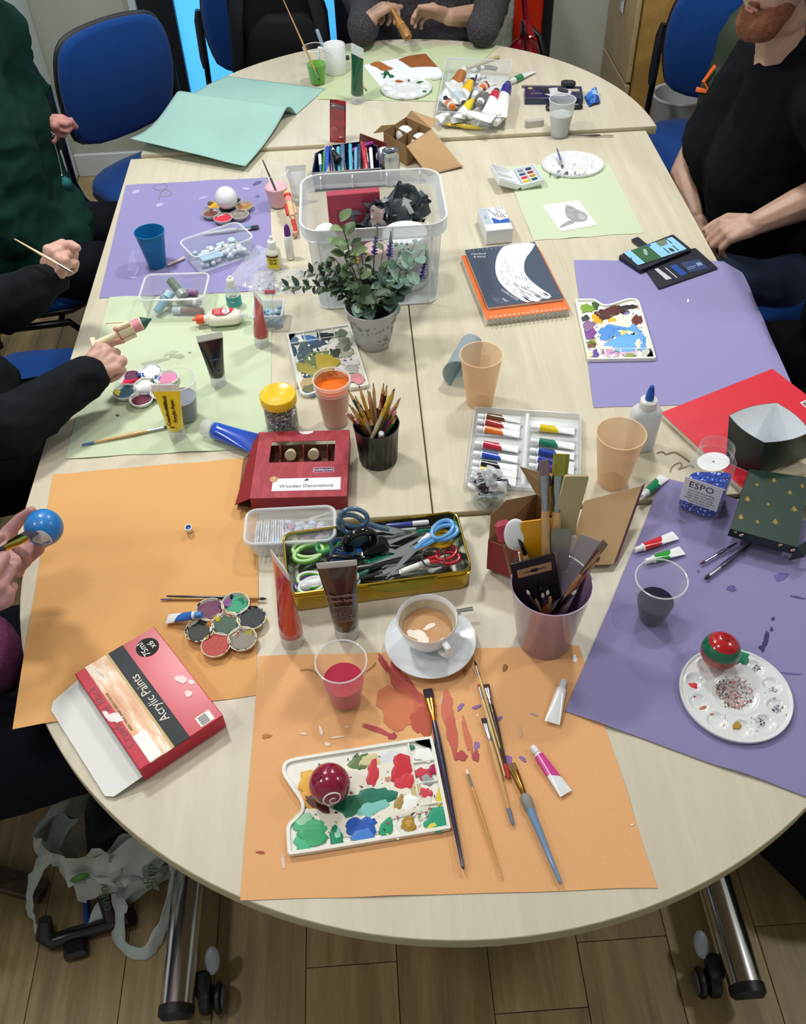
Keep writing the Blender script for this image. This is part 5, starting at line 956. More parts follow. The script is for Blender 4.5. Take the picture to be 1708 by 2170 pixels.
# ---- tub of beads with lid
def tubbox(label, c, rz, w, d, hh, h0, lid=False, taper=.88, r=.02, m=None, name='plastic_tub', M=None):
    p = A(c[0], c[1], h0); o = TH(name, label, 'tub', p, rz); o_ = rrect(w, d, r, 6); k = lambda s: [(x*s, y*s) for x, y in o_]; cm_ = m or clear('#e8edf0', .16, .15)
    B('wall', G().loft([[(x, y, z) for x, y in q] for q, z in ((k(taper), .0), (k(taper+.02), .004), (inset(o_, .004), hh-.004), (inset(o_, .004), hh-.003), (o_, hh-.002), (o_, hh), (inset(o_, .005), hh), (k(taper-.01), .003))], False).prism(k(taper), 0, .0012), cm_, o, 50)
    if lid:
        B('lid', G().loft([[(x, y, z) for x, y in q] for q, z in ((inset(o_, -.0015), hh-.005), (inset(o_, -.003), hh-.004), (inset(o_, -.003), hh+.002), (inset(o_, -.001), hh+.0032), (inset(o_, .004), hh+.0032), (inset(o_, .007), hh+.001), (inset(o_, .03), hh+.001))]), clear('#e6ebee', .05, .12), o, 50)
        B('lid_rim', G().tube([(x, y, hh+.002) for x, y in inset(o_, .0008)], .0028, 8, loop=True), clear('#eef1f3', .5, .2), o)
    else: B('rim', G().tube([(x, y, hh) for x, y in inset(o_, .001)], .0022, 8, loop=True), clear('#eef2f4', .5, .15), o)
    return o
tb = tubbox('lidded clear tub of silver sticks and pastel sequins', (620, 1142), math.radians(-1), .168, .088, .036, .0, True); Mb = MW(tb)
tb.location.z = T+.001
for i in range(13): stick('silver_stick', 'thin silver stick inside the lidded tub, '+('first', 'second', 'third', 'fourth', 'fifth', 'sixth', 'seventh', 'eighth', 'ninth', 'tenth', 'eleventh', 'twelfth', 'last')[i]+' from the left', 'stick', (-.066+.0048*i, -.030, .020+.006*(i % 2)), (-.064+.0044*i, .030-.004*(i % 3), .022+.004*(i % 3)), .0017, '#c9ccd2', '#dfe2e6', M_=Mb, group='silver sticks in the lidded tub', n=8, rough=.15)
for i, (x, y, c, n) in enumerate(((-.024, -.027, '#7fb4dc', 'sky blue'), (-.014, -.026, '#c9bd4a', 'yellow'), (.002, -.018, '#3f9a7c', 'teal'), (.008, -.028, '#d6cc5a', 'pale gold'), (.018, -.014, '#b3d4dc', 'ice blue'), (.030, -.02, '#c04aa0', 'magenta'), (.036, -.004, '#c9c08a', 'sand'), (.060, -.014, '#ec5ab4', 'hot pink'), (.066, -.020, '#e9e4ea', 'pearl'), (.0, .010, '#d8a8c0', 'rose'))):
    st = smooth_poly([((.009 if k % 2 else .0065)*math.cos(2*PI*k/10), (.009 if k % 2 else .0065)*math.sin(2*PI*k/10)) for k in range(10)], 1); s_ = 1.3 if n == 'hot pink' else .9
    o = solo('sequin', n+' star sequin lying inside the lidded tub', 'sequin', G().prism(st, 0, .003, .0008).sc(s_), mat(c, .2, coat=.6), 'sequins in the lidded tub', M=Mb @ Matrix.Translation((x, y, .024)) @ Matrix.Rotation(.4*math.sin(i*3), 4, 'X'))
def fluff(name, par, w, d, z0, n, r0, cols, seed, amp=.012, kind='stuff', rough=.4):
    r_ = random.Random(seed)
    for c in cols:
        g = G()
        for i in range(n): g.ball((r_.uniform(-w, w), r_.uniform(-d, d), z0+r_.uniform(0, amp)), r0*r_.uniform(.6, 1.3), 8, 5, 1, r_.uniform(.6, 1), .8)
        B(name, g, mat(c, rough, coat=.4), par, 60, kind=kind)
fluff('foam_bead', tb, .035, .022, .008, 26, .0075, ('#cdd3e0', '#d8c8da', '#c2d6e0'), 4)
for o in tb.children:
    if o.name.startswith('foam_bead'): o.location.x = .025
# ---- blue, yellow, black, red tubes on the green sheet
b0 = A(377, 925, GP); t0 = topat(b0, 349, 815); bigtube('yellow upright paint tube with dark lettering on the green paper', b0, t0, '#ead21e', (1, -.05, 0), .055, .0175, txt=[('Crawford&Black', -.006, .080, .0105, 90), ('Acrylic Paint', .008, .078, .0105, 90), ('75ml', -.001, .040, .005, 0)], tcol='#4a4212')
b0 = A(464, 813, GP); t0 = topat(b0, 443, 707); tb0 = bigtube('black upright paint tube on the green paper', b0, t0, '#11161c', (1, .25, 0), .055, .0175, txt=[('Crawford', 0, .075, .006, 0), ('acrylic', .004, .045, .005, 0)], tcol='#6a7680')
b0 = A(555, 730, GP); t0 = topat(b0, 546, 622); bigtube('crimson upright paint tube beside the clear blue bead box', b0, t0, '#b01a32', (.35, -.8, 0), .055, .0175)
b0 = A(432, 905, GP+.018); t0 = A(560, 945, .022); bigtube('bright blue paint tube lying on its side', b0, t0, '#1f4cc0', (.1, .9, .15), .05, .0185, txt=[('Acrylic Paint', .0, .09, .009, 90)], tcol='#12308a')
# cups and brush on the green sheet
cup('clear plastic cup of grey paint water behind the yellow tube', A(395, 885, GP), .105, .0255, .0395, clear('#eef0f0', .0, .1), .55, mat('#727c8c', .2, spec=.2), ridge=1, group='clear plastic water cups')
brush('wooden brush with a blue handle end on the green paper', A(362, 903, GP+.005), A(173, 943, GP+.004), '#cfa366', .005, '#b9bfc2', '#2a2a26', hl=.014, fl=.035, tip='#4a6ea8')
f2 = flower('flower palette with pink and white paint on the green paper', (312, 824), GP, 25, [[('#e6e8e6', .8, 0, 0), ('#1f6a4c', .5, .2, .2)], [('#e48ab2', .85, 0, 0), ('#f3c0d4', .5, .1, .1), ('#4a5cb4', .3, -.7, .1)], [('#eef0f2', .85, 0, 0), ('#2f4a9a', .4, -.6, -.4)], [('#d81f48', .75, .1, -.2), ('#5c1a4a', .6, .1, .4)], [('#3f6678', .85, 0, 0), ('#5f8a94', .5, .2, .1), ('#e6d63a', .35, -.6, 0)], [('#6a1f3c', .7, 0, 0), ('#3a2a4a', .4, .2, .2)], [('#2a1a28', .85, 0, 0), ('#c9a02a', .35, -.4, -.3), ('#4a1a30', .5, .2, .2)]], .027, .0475)
# ================================================================ MIDDLE LEFT
# ---- white ball on a flower palette, brush, blue cup
f1 = flower('flower palette holding a white ball on the purple paper', (484, 452), LP, 18, [[('#3a3c44', .9, 0, 0)], [('#b0763a', .8, 0, 0), ('#c9d0c0', .5, .1, .1), ('#9ac03a', .25, .6, -.2)], [('#2a2620', .9, 0, 0), ('#6a5a3a', .4, .2, .1)], [('#d9a820', .85, 0, 0), ('#5a4a2a', .4, -.5, .3)], [('#7a4438', .9, 0, 0), ('#b9c0c0', .6, .1, .2), ('#3f4a4c', .45, .2, -.2)], [('#c9364a', .85, 0, 0), ('#b9c2d2', .6, -.1, .2)], [('#8a827a', .85, 0, 0), ('#b9b2a8', .5, .1, .1)]], .0265, .047, '#b9b2aa')
bauble('plain white ball resting on the flower palette', (483, 441), LP+.012, .031, '#e6eaee')
brush('flat dark bristled brush with a silver handle beside the white ball', A(548, 480, LP+.006), A(431, 496, LP+.006), '#c9ccd2', .0085, '#d4d6da', '#22242e', 'flat', .022, .038, hr=.0048)
cup('translucent turquoise blue cup on the purple paper', A(334, 562, LP), .098, .023, .0375, clear('#1f86b8', .55, .2, '#5fb6da'), .55, mat('#1f86b8', .3), name='beaker', group='frosted orange beakers' if 0 else None)
stick('wooden_stick', 'pale pink wooden stick lying between the blue cup and the tub', 'stick', tuple(A(355, 562, LP+.005)), tuple(A(392, 546, LP+.005)), .0038, '#d2b8b0', '#d9c6c0')
# ---- tubs
t1 = tubbox('open clear tub of gems and beads on the purple paper', (466, 545), math.radians(30), .172, .104, .052, LP, m=clear('#dfe8ee', .14, .2))
fluff('gem', t1, .060, .032, .006, 26, .008, ('#dde8ee', '#b9d0dc', '#eef4f6'), 8, .014, rough=.15)
B('blue_card', G().box(-.03, -.012, .018, .06, .035, .002, .001).rot('Y', 4), mat('#a9d2e6', .5), t1); B('gem', G().ball((.045, .012, .03), .011, 16, 8, 1, 1, .5), mat('#c9dbe4', .1, coat=.6), t1)
t2 = tubbox('open clear tub of glitter tubes, rear left on the green paper', (379, 648), math.radians(-3), .160, .115, .055, GP, m=clear('#e4e8ea', .10, .15)); M2 = MW(t2)
def vial(label, a, b, r, col, cap='#c9ccd0', M_=None):
    a, b = (M_ @ V(a), M_ @ V(b)) if M_ else (V(a), V(b)); L_ = (b-a).length; o = TH('glitter_tube', label, 'glitter tube', M=ori(a, b), group='small tubes of glitter')
    B('glitter', G().lathe([(r*.5, 0), (r*.9, .002), (r*.9, L_*.7)], 18).rot('Y', 90), mat(col, .25, .5, bump=(900, .8), nz=(600, .5)), o); B('wall', G().lathe([(r*.5, -.001), (r, .001), (r, L_*.72)], 18, False).rot('Y', 90), clear('#ffffff', .08, .05), o)
    B('cap', G().lathe([(r*1.08, L_*.72), (r*1.1, L_*.97), (r*.9, L_)], 18).rot('Y', 90), mat(cap, .35), o); return o
vial('dark green glitter tube leaning up in the left tub', (-.015, .03, .055), (.022, -.014, .034), .0125, '#2f5c34', '#9aa49e', M2)
vial('pale blue glitter tube standing at the front left in the tub', (-.045, -.044, .012), (-.012, .0, .040), .011, '#4fa4c4', '#a9cde0', M2)
vial('purple glitter tube lying at the right in the tub', (.05, .014, .025), (.012, .016, .025), .011, '#7a2a78', '#b9a8bc', M2)
vial('red glitter tube at the back left of the tub', (-.03, .032, .02), (-.032, .0, .018), .011, '#8c2a3a', '#a9b0b4', M2)
vial('silver capped glitter tube lying low at the right wall of the tub', (.02, -.012, .018), (.055, -.02, .018), .012, '#8a9094', '#c4c9cb', M2)
wv = vial('clear and brown vial lying in front of the tub', A(432, 660, GP+.009), A(366, 658, GP+.009), .0085, '#7a3838', '#b9c6d4')
wr = TH('wire_loop', 'tiny twist of brown wire lying on the brown vial', 'wire', A(415, 655, GP+.017)); B('wire', G().tube([(-.02, 0, .0), (-.005, .004, .004), (.006, .012, .006), (.008, .006, .002), (-.004, .0, .003), (.016, -.004, .002)], .0009, 6), mat('#5a2f28', .4), wr)
# ---- bags of sequins (cellophane)
def cello(label, q, seed, h=.012, col='#e9edf0', body=.10):
    P = [A(x, y, 0) for x, y in q]; O = P[3].copy(); O.z = T+.0015
    def f(u, v):
        p = (P[3]*(1-u)+P[2]*u)*(1-v)+(P[0]*(1-u)+P[1]*u)*v; e = min(u, 1-u, v, 1-v)
        return V((p.x, p.y, T+.002+h*min(1, e*5)*(.6+.6*noise.noise(V((u*7+seed, v*7, seed))))+.004*abs(noise.noise(V((u*17, v*17, seed+5))))))-O
    g = G().grid(f, 30, 24, .0003); o = TH('cellophane_bag', label, 'bag', O); B('film', g, clear(col, body, .06, spec=.9), o, 30); return o, f
cb1, fc = cello('crumpled clear bag of silver sequins behind the teal bottle', [(545, 575), (668, 570), (662, 625), (520, 632)], 3)
rnd = random.Random(21)
for col in ('#d9dde2', '#8a8d92', '#f2f4f6', '#5a5c66'):
    g = G()
    for i in range(26):
        u, v = rnd.uniform(.08, .92), rnd.uniform(.1, .9); p = fc(u, v); g.ball((p.x, p.y, max(.002, p.z*.6)), .0032*rnd.uniform(.5, 1.4), 7, 4, 1, 1, .4)
    B('sequin', g, mat(col, .15, .6), cb1, 30, kind='stuff')
B('red_scrap', G().box(*[c for c in fc(.35, .12)[:2]], .004, .026, .014, .003, .002), mat('#a82838', .35), cb1)
cb2, fc2 = cello('flat clear cellophane bag on the purple and green paper edge', [(545, 520), (600, 545), (570, 625), (478, 600)], 9, .008)
# ---- bottles
def bottle(name, label, cat, base, prof, m, cap=None, capm=None, n=32, rot=None, M=None):
    o = TH(name, label, cat, base) if M is None else TH(name, label, cat, M=M); B('body', G().lathe(prof, n), m, o, 50)
    if cap: B('cap', G().lathe(cap, n), capm, o, 50)
    return o
MILK = mat('#e8ebe8', .3, coat=.2)
kb = bottle('glue_bottle', 'small craft glue bottle with a yellow label, behind the bags', 'bottle', A(583, 567, .001), [(.0001, 0), (.017, 0), (.019, .003), (.0195, .045), (.018, .052), (.011, .058), (.010, .062)], mat('#e2e2d2', .3), [(.0112, .060), (.0115, .075), (.010, .078), (.005, .080), (.0035, .090), (.0001, .091)], MILK)
def wrap(par, r, z0, z1, a0, a1, m, name='label', n=20, eps=.0004):   # label wrapped on a round body between two angles (degrees, -90 faces the chair side)
    a = [math.radians(a0+(a1-a0)*i/n) for i in range(n+1)]; g = G().add([((r+eps)*math.cos(t), (r+eps)*math.sin(t), z) for z in (z0, z1) for t in a], [[i, i+1, n+2+i, n+1+i] for i in range(n)]); return B(name, g, m, par, 60)
wrap(kb, .0196, .008, .040, -150, -50, mat('#e6cf28', .45)); wrap(kb, .0196, .038, .044, -150, -50, mat('#5a2a1e', .45), 'label_band')
def wraptext(par, s, size, r, z, a, m, tilt=0):
    text(par, s, size, Matrix.Rotation(math.radians(a+90), 4, 'Z') @ Matrix.Translation((0, -(r+.0008), z)) @ Matrix.Rotation(PI/2, 4, 'X'), m, ext=.0006)
wraptext(kb, 'Tacky', .0095, .0192, .033, -95, mat('#1c1c18', .5)); wraptext(kb, 'Glue', .0095, .0192, .024, -95, mat('#1c1c18', .5))
wb2 = bottle('glue_tube', 'slim white applicator tube with a purple cap', 'bottle', A(616, 548, .001), [(.0001, 0), (.008, 0), (.0105, .003), (.0115, .03), (.0115, .055), (.009, .062)], mat('#e4e6e2', .35), [(.0085, .062), (.0085, .072), (.0075, .088), (.004, .097), (.0001, .098)], mat('#5c2a78', .35)); B('collar', G().lathe([(.0105, .056), (.0105, .066), (.009, .068)], 20), MILK, wb2)
tb2 = bottle('paint_bottle', 'small clear bottle with a teal label and white cap', 'bottle', A(498, 647, GP), [(.0001, 0), (.0165, 0), (.0185, .003), (.0185, .042), (.0165, .050), (.010, .056), (.009, .060)], clear('#dfeeee', .35, .15), [(.0105, .056), (.0105, .072), (.009, .076), (.0045, .078), (.004, .082), (.0001, .083)], MILK); wrap(tb2, .0187, .006, .033, -170, -10, mat('#3a9aa4', .4)); wraptext(tb2, 'GLUE', .007, .0187, .038, -85, mat('#2a4a5a', .5)); wraptext(tb2, 'clear', .006, .0187, .022, -95, mat('#eef4f4', .5))
# glue bottle on its side with an orange nozzle cap
gb = TH('glue_bottle', 'white glue bottle with a red label lying on its side, orange cap', 'bottle', M=ori(A(408, 678, GP+.019), A(532, 668, GP+.019)))
gb_rings = [[(x, w*math.cos(2*PI*j/28), h*math.sin(2*PI*j/28)) for j in range(28)] for x, w, h in ((.028, .009, .009), (.034, .010, .010), (.040, .020, .0165), (.052, .023, .018), (.095, .023, .018), (.108, .020, .016), (.118, .013, .011), (.120, .004, .004))]
B('body', G().loft(gb_rings), mat('#e6e4d6', .3, coat=.2), gb, 60)
B('nozzle_cap', G().lathe([(.0001, 0), (.0025, 0), (.003, .008), (.010, .009), (.0115, .012), (.0115, .026), (.009, .028)], 24).rot('Y', 90), mat('#e0491e', .35), gb, 50)
B('label', plate([smooth_poly([(.050, -.014), (.092, -.014), (.104, .013), (.056, .013), (.048, .008)], 1)], .0006).mv(z=.0176), mat('#cc2438', .35), gb)
B('label_oval', plate([circ(.011, 24, .082, 0, .8, 1.15)], .0006).mv(z=.0181), mat('#f2f0ea', .35), gb); text(gb, 'GLUE', .0085, TM(.082, 0, .0189, 90), mat('#2a2426', .5)); 
for i in range(4): text(gb, 'washable', .004, TM(.062, .008-.005*i, .0183, 0), mat('#f0d8d8', .5))
B('bottle_foot', G().lathe([(.009, .118), (.010, .124), (.006, .132)], 20).rot('Y', 90), clear('#e6eaea', .4), gb)
# ---- clear blue bead box
bbx = tubbox('small square clear box of pale blue beads', (572, 682), math.radians(-4), .075, .068, .038, .001, m=clear('#cfdde6', .25, .15), r=.006, name='bead_box')
fluff('bead', bbx, .027, .024, .005, 34, .006, ('#7fa8c4', '#b9d2e0', '#9fc0d4'), 31, .02, rough=.2)
# ---- twine
def twine(label, pts, m, r=.0007):
    o = TH('twine', label, 'string', pts[0]); B('cord', G().tube([V(p)-V(pts[0]) for p in pts], r, 6), m, o, 60); return o
TW_ = mat('#b8b0ac', .9)
def cat(px, h, n=5):                          # smooth curve through photo points
    P = [A(x, y, h) for x, y in px]; out = []
    for i in range(len(P)-1):
        a, b, c, d = P[max(i-1, 0)], P[i], P[i+1], P[min(i+2, len(P)-1)]
        for k in range(n): t = k/n; out.append(.5*((2*b)+(c-a)*t+(2*a-5*b+4*c-d)*t*t+(3*b-a-3*c+d)*t**3))
    return out+[P[-1]]
twine('thin grey string loops on the corner of the left purple paper', cat([(336, 422), (340, 408), (350, 398), (354, 390), (345, 388), (337, 391), (326, 392), (325, 397), (336, 402), (346, 400), (358, 402), (363, 410), (352, 415), (339, 415)], LP+.002), TW_)
twine('brown twine curling on the table beside the white glue bottle', cat([(1392, 960), (1404, 957), (1412, 962), (1430, 958), (1448, 968), (1462, 978)], .002), mat('#8a7654', .9), .001)
twine('loop of pale twine between the glue bottle and the blue glitter jar', cat([(1420, 1000), (1425, 988), (1440, 980), (1446, 986), (1438, 994), (1462, 986), (1470, 990)], .002), mat('#a39676', .9), .0009)
twine('brown hair-thin string passing under the pink water cup', cat([(636, 1420), (660, 1420), (684, 1436), (720, 1440), (760, 1432), (790, 1412), (796, 1404)], NO+.002), mat('#8a5f38', .9), .0006)
# ---- red painted figure, white tube, pink cup
fg = TH('wooden_figure', 'red painted wooden soldier figure leaning on the storage box', 'figure', M=oriz(A(629, 500, .008), A(607, 405, .055)))
Lf = (A(607, 405, .055)-A(629, 500, .008)).length; WF = mat('#d0b48c', .5); RF = mat('#c22a2a', .45)
B('foot', G().box(-.004, -.004, 0, .016, .016, .008, .002), mat('#c9a08a', .5), fg); B('leg', G().tube([(0, 0, .006), (0, 0, Lf*.36)], .0058, 12), RF, fg); B('knee', G().tube([(0, 0, Lf*.34), (0, 0, Lf*.44)], .006, 12), mat('#c99a8a', .5), fg); B('torso', G().tube([(0, 0, Lf*.42), (0, 0, Lf*.72)], [.009, .0105], 16), WF, fg)
B('arm', G().tube([(-.011, -.004, Lf*.45), (-.011, -.005, Lf*.68)], .0045, 10), RF, fg); B('arm', G().tube([(.012, .0, Lf*.48), (.012, .0, Lf*.70)], .003, 10), WF, fg); B('face', G().tube([(0, 0, Lf*.72), (0, 0, Lf*.83)], .011, 16), mat('#d58a88', .5), fg); B('hat_band', G().tube([(0, 0, Lf*.82), (0, 0, Lf*.9)], .0108, 16), RF, fg); B('hat', G().ball((0, 0, Lf*.93), .0105, 16, 10, 1, 1, 1.1), WF, fg)
b0 = A(633, 432, .0); bigtube('white upright paint tube behind the storage box', b0, topat(b0, 626, 350)+V((0, 0, .0)), '#e4e7ea', (1, .1, 0), .055, .0175)
cup('clear plastic cup of pale pink water behind the wooden figure', A(590, 436, 0), .105, .025, .0395, clear('#eef0f2', .0, .1), .55, mat('#e6b4bc', .3, spec=.2), ridge=1, group='clear plastic water cups')
brush('grey paintbrush standing in the pale pink water cup', A(596, 430, .012), A(556, 338, .16), '#4a4650', .0042, '#8a8a90', '#3a3436', hl=.012)
# ---- big storage box
RH = .225; r0 = A(636, 480, RH); r1 = A(952, 480, RH); r2 = A(640, 378, RH); rz = math.atan2(r1.y-r0.y, r1.x-r0.x)
f0 = A(672, 655, 0); f1 = A(918, 655, 0)
bw = (r1-r0).length; bdp = .255; mid = (r0+r1)*.5
sb = TH('storage_box', 'large frosted clear plastic storage box behind the plant', 'storage box', (mid.x, (f0.y+f1.y)/2+.005, T+.001), 0); SBX, SBY = bw, bdp
CLB = clear('#dfe5e9', .3, .2, '#f6f9fa', .5); CLR = clear('#e6ebee', .42, .2, '#f4f7f8', .5)
ob = rrect(SBX*.86, SBY*.86, .03, 6, 0, SBY*.43); om = rrect(SBX*.93, SBY*.96, .035, 6, 0, SBY*.45); orr = rrect(SBX, SBY*1.06, .05, 8, 0, SBY*.45)
zz = lambda p, z: [(x, y, z) for x, y in p]
ob = rrect(SBX*.86, SBY*.86, .03, 8, 0, SBY*.45); om = rrect(SBX*.93, SBY*.96, .035, 8, 0, SBY*.45)
B('wall', G().loft([zz(ob, .002), zz(om, RH-.03)], False).prism(ob, 0, .002), CLB, sb, 50)
B('rim', G().loft([zz(om, RH-.032), zz(orr, RH-.03), zz(orr, RH), zz(inset(orr, .004), RH), zz(om, RH-.03)], False), CLR, sb, 50)
B('rim_edge', G().tube(zz(orr, RH), .002, 6, loop=True), clear('#f2f5f7', .6, .2), sb); B('rim_edge', G().tube(zz(orr, RH-.03), .0018, 6, loop=True), clear('#f2f5f7', .55, .2), sb); B('base_edge', G().tube(zz(ob, .002), .0022, 6, loop=True), clear('#f2f5f7', .55, .2), sb)
for sx_ in (-.36, -.13, .12, .36):
    for yy, k in ((SBY*.45-SBY*.48, -1), (SBY*.45+SBY*.48, 1)): B('rib', G().box(SBX*sx_, yy-k*.004+k*.004, RH-.03, .003, .016, .028, .001), clear('#f4f7f8', .6, .2), sb)
for sx_ in (-.36, .36): B('rib', G().tube([(SBX*sx_, SBY*.45-SBY*.43, .004), (SBX*sx_*1.08, SBY*.45-SBY*.48, RH-.03)], .0022, 6), clear('#f2f5f7', .5, .2), sb)
sbm = MW(sb)
def inb(x, y, z): return sbm @ V((x, y, z))
# its contents
w1 = bottle('white_bottle', 'tall clear bottle with a white cap leaning in the storage box', 'bottle', None, [(.0001, 0), (.032, 0), (.034, .004), (.034, .10), (.028, .125), (.017, .14), (.0165, .15)], clear('#e9eef0', .3, .15), [(.0215, .145), (.0225, .148), (.0225, .182), (.020, .187), (.0001, .187)], mat('#eef1f3', .4), M=oriz(inb(-.085, .06, .004), inb(-.110, .06, .15)))
w2 = bottle('white_tub', 'white pot with a grey label at the right in the storage box', 'tub', inb(.075, .105, .003), [(.0001, 0), (.05, 0), (.054, .004), (.055, .10), (.05, .11)], mat('#d9dde0', .4), [(.0545, .108), (.056, .11), (.056, .132), (.053, .136), (.0001, .136)], mat('#eef1f4', .4)); wrap(w2, .0555, .02, .085, -110, 20, mat('#56616e', .5)); wrap(w2, .056, .035, .06, -60, -30, mat('#b9c2ca', .5), 'label_panel')
w3 = bottle('yellow_pot', 'pot of yellow paint at the left in the storage box', 'pot', inb(-.09, .155, .003), [(.0001, 0), (.03, 0), (.033, .004), (.033, .05), (.03, .056)], mat('#d6b050', .4), [(.0335, .054), (.0335, .07), (.0001, .072)], clear('#e9e9e0', .5))
w4 = TH('card_box', 'dark pink card box standing at the back in the storage box', 'box', inb(-.045, .215, .004), .05); B('shell', G().box(0, 0, 0, .13, .022, .19, .002), mat('#a83a52', .5, nz=(20, .1)), w4); B('print', G().box(.0, -.0115, .07, .09, .001, .08, .0004), mat('#8f2a44', .5), w4)
w5 = TH('polythene_bag', 'crumpled dark grey polythene bag in the storage box', 'bag', inb(.055, .205, .11), .1)
PBG = mat('#4a535b', .25, coat=.3)
B('film', crumple(G().grid(lambda u, v: ((u-.5)*.15, -.012*math.sin(3*u), -.03+.13*v*(1-.5*abs(u-.6))), 26, 22, .0008), 5, .035, 16), PBG, w5, 25); B('film', crumple(G().grid(lambda u, v: (-.10+.13*u, -.02+.03*v, -.02+.05*v), 22, 16, .0008), 9, .03, 18), mat('#5f6870', .25, coat=.3), w5, 25)
B('band', crumple(G().grid(lambda u, v: (-.06+.03*u, -.02, .0+.055*v), 8, 10, .0008), 4, .012, 30), mat('#c9b4b2', .4), w5, 30); B('printed_arrow', plate([[(0, 0), (.012, 0), (.012, .03), (.02, .03), (.006, .05), (-.008, .03), (0, .03)]], .001).rot('X', 90).rot('Y', -25).mv(.035, -.024, .03), mat('#c9ced2', .4), w5)
w6 = bottle('pink_pot', 'pale pot with a pink lid at the centre of the storage box', 'pot', inb(.0, .06, .003), [(.0001, 0), (.026, 0), (.028, .004), (.028, .10), (.024, .108)], clear('#e6e2da', .5, .3), [(.029, .106), (.03, .108), (.03, .124), (.027, .127), (.0001, .127)], mat('#d9b3b0', .5))
# ---- things behind the storage box: pen tin, can, blister card, brown box
pb0 = A(660, 382, .0); px_ = TH('pen_box', 'dark blue metal box packed with felt pens', 'box', A(735, 372, .0), math.radians(2)); PBX = .20
hexo = [(-.105, -.045), (.105, -.045), (.105, .045), (.035, .075), (-.045, .075), (-.105, .03)]
hexo = [(-.097, -.085), (.092, -.085), (.095, .05), (.05, .085), (-.04, .075), (-.085, .03)]
B('wall', G().loft([zz(hexo, .0), zz(inset(hexo, -.003), .055), zz(inset(hexo, -.003), .058), zz(inset(hexo, -.0015), .058), zz(inset(hexo, .001), .003)], False).prism(hexo, 0, .002), mat('#1c2652', .3, .3), px_, 30)
B('rim', G().tube(zz(inset(hexo, -.0024), .0585), .0016, 6, loop=True), mat('#c9ccd6', .2, 1), px_)
Mx = MW(px_); rnd = random.Random(9)
PC = [('#3f6a9a', 'steel blue'), ('#2f9a3a', 'leaf green'), ('#1f4fc0', 'bright blue'), ('#3a3a6a', 'indigo'), ('#8a7aa6', 'lavender'), ('#27394a', 'slate'), ('#14161c', 'black'), ('#5fb6c4', 'aqua'), ('#4a6a84', 'grey blue'), ('#d6b030', 'yellow'), ('#8a2a80', 'purple'), ('#4ab0c4', 'turquoise'), ('#5a5aa0', 'violet blue'), ('#7ab0d0', 'sky'), ('#24405c', 'navy'), ('#6a8a6a', 'sage'), ('#c96a5a', 'salmon'), ('#b02a3a', 'red'), ('#2a5a8a', 'denim'), ('#e9e6e0', 'white'), ('#c9b08a', 'beige'), ('#3a7a9a', 'petrol')]
for i, (c, n) in enumerate(PC):
    x = -.075+.0078*(i % 20)+(.0 if i < 20 else .02); lift = .022+.012*(i % 3)
    if n == 'black': a, b, r = (-.02, -.03, .062), (-.045, .045, .066), .0105
    elif n == 'purple': a, b, r = (.01, .02, .062), (.085, .06, .066), .0055
    else: a, b, r = (x, -.072+.01*(i % 2), lift-.006), (x+rnd.uniform(-.008, .012), .03+.02*rnd.random(), lift+.030), rnd.uniform(.005, .0072)
    stick('felt_pen', n+' felt pen packed in the dark blue metal box', 'pen', a, b, r, c, None if i % 3 else '#dfe3ea', M_=Mx, group='felt pens in the blue metal box')
can = TH('drink_can', 'silver drink can with an open ring pull', 'can', A(829, 388, 0)); B('wall', G().lathe([(.024, 0), (.0265, .004), (.0265, .085), (.0225, .096), (.0235, .098), (.0225, .0985), (.021, .095), (.0001, .095)], 40), mat('#b3bcc4', .22, .9), can, 50)
B('mouth', G().prism(circ(.0085, 18, .003, -.008, 1.25, .8), .0951, .0957), mat('#1a1c20', .6), can); B('ring_pull', G().tube([(.006*math.cos(2*PI*i/18)-.002, .008*math.sin(2*PI*i/18)+.006, .0968) for i in range(18)], .0012, 6, loop=True), STEEL, can)
blr = TH('blister_card', 'red hanging blister card standing behind the pen box', 'package', M=oriz(A(716, 315, .0)+V((0, .02, 0)), topat(A(716, 315, 0)+V((0, .02, 0)), 716, 212), (1, -.25, 0)))
Lb = (topat(A(716, 315, 0)+V((0, .02, 0)), 716, 212)-(A(716, 315, 0)+V((0, .02, 0)))).length
B('card', plate([rrect(.050, Lb, .003, 3, 0, Lb/2), rrect(.024, .005, .002, 3, 0, Lb-.014)], .001).rot('X', 90), ramp_mat(((0, '#8f1420'), (.5, '#b01a26'), (.62, '#7a1420'), (.75, '#c04048')), 30, .2), blr)
B('header', G().box(0, -.0012, Lb*.80, .049, .0006, Lb*.12, .0003), mat('#5a4a50', .25), blr)
B('blister', G().ball((-.008, -.006, Lb*.28), .014, 18, 10, 1, .6, 1.6), clear('#c86a6a', .35, .1), blr); B('blister', G().box(0, -.008, .03, .042, .008, Lb*.7, .004), clear('#d8b8b8', .06, .06), blr)
rf = TH('red_card', 'dark red card flap standing behind the felt pens', 'card', A(790, 335, 0)); ri = MW(rf).inverted(); q = [A(760, 318, .0), A(824, 338, .0), A(819, 303, .06), A(763, 282, .075)]
panel('card', rf, [ri @ p for p in q], .0012, mat('#7f1620', .5, nz=(40, .08)))
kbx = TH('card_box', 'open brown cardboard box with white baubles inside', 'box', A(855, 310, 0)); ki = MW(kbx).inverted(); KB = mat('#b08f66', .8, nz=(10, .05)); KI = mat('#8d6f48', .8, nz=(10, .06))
k0, k1, k2, k3 = A(815, 322, 0), A(862, 352, 0), A(915, 315, 0), A(862, 290, 0)
def kq(a, b, h0, h1): return [ki @ (a+V((0, 0, h0))), ki @ (b+V((0, 0, h0))), ki @ (b+V((0, 0, h1))), ki @ (a+V((0, 0, h1)))]
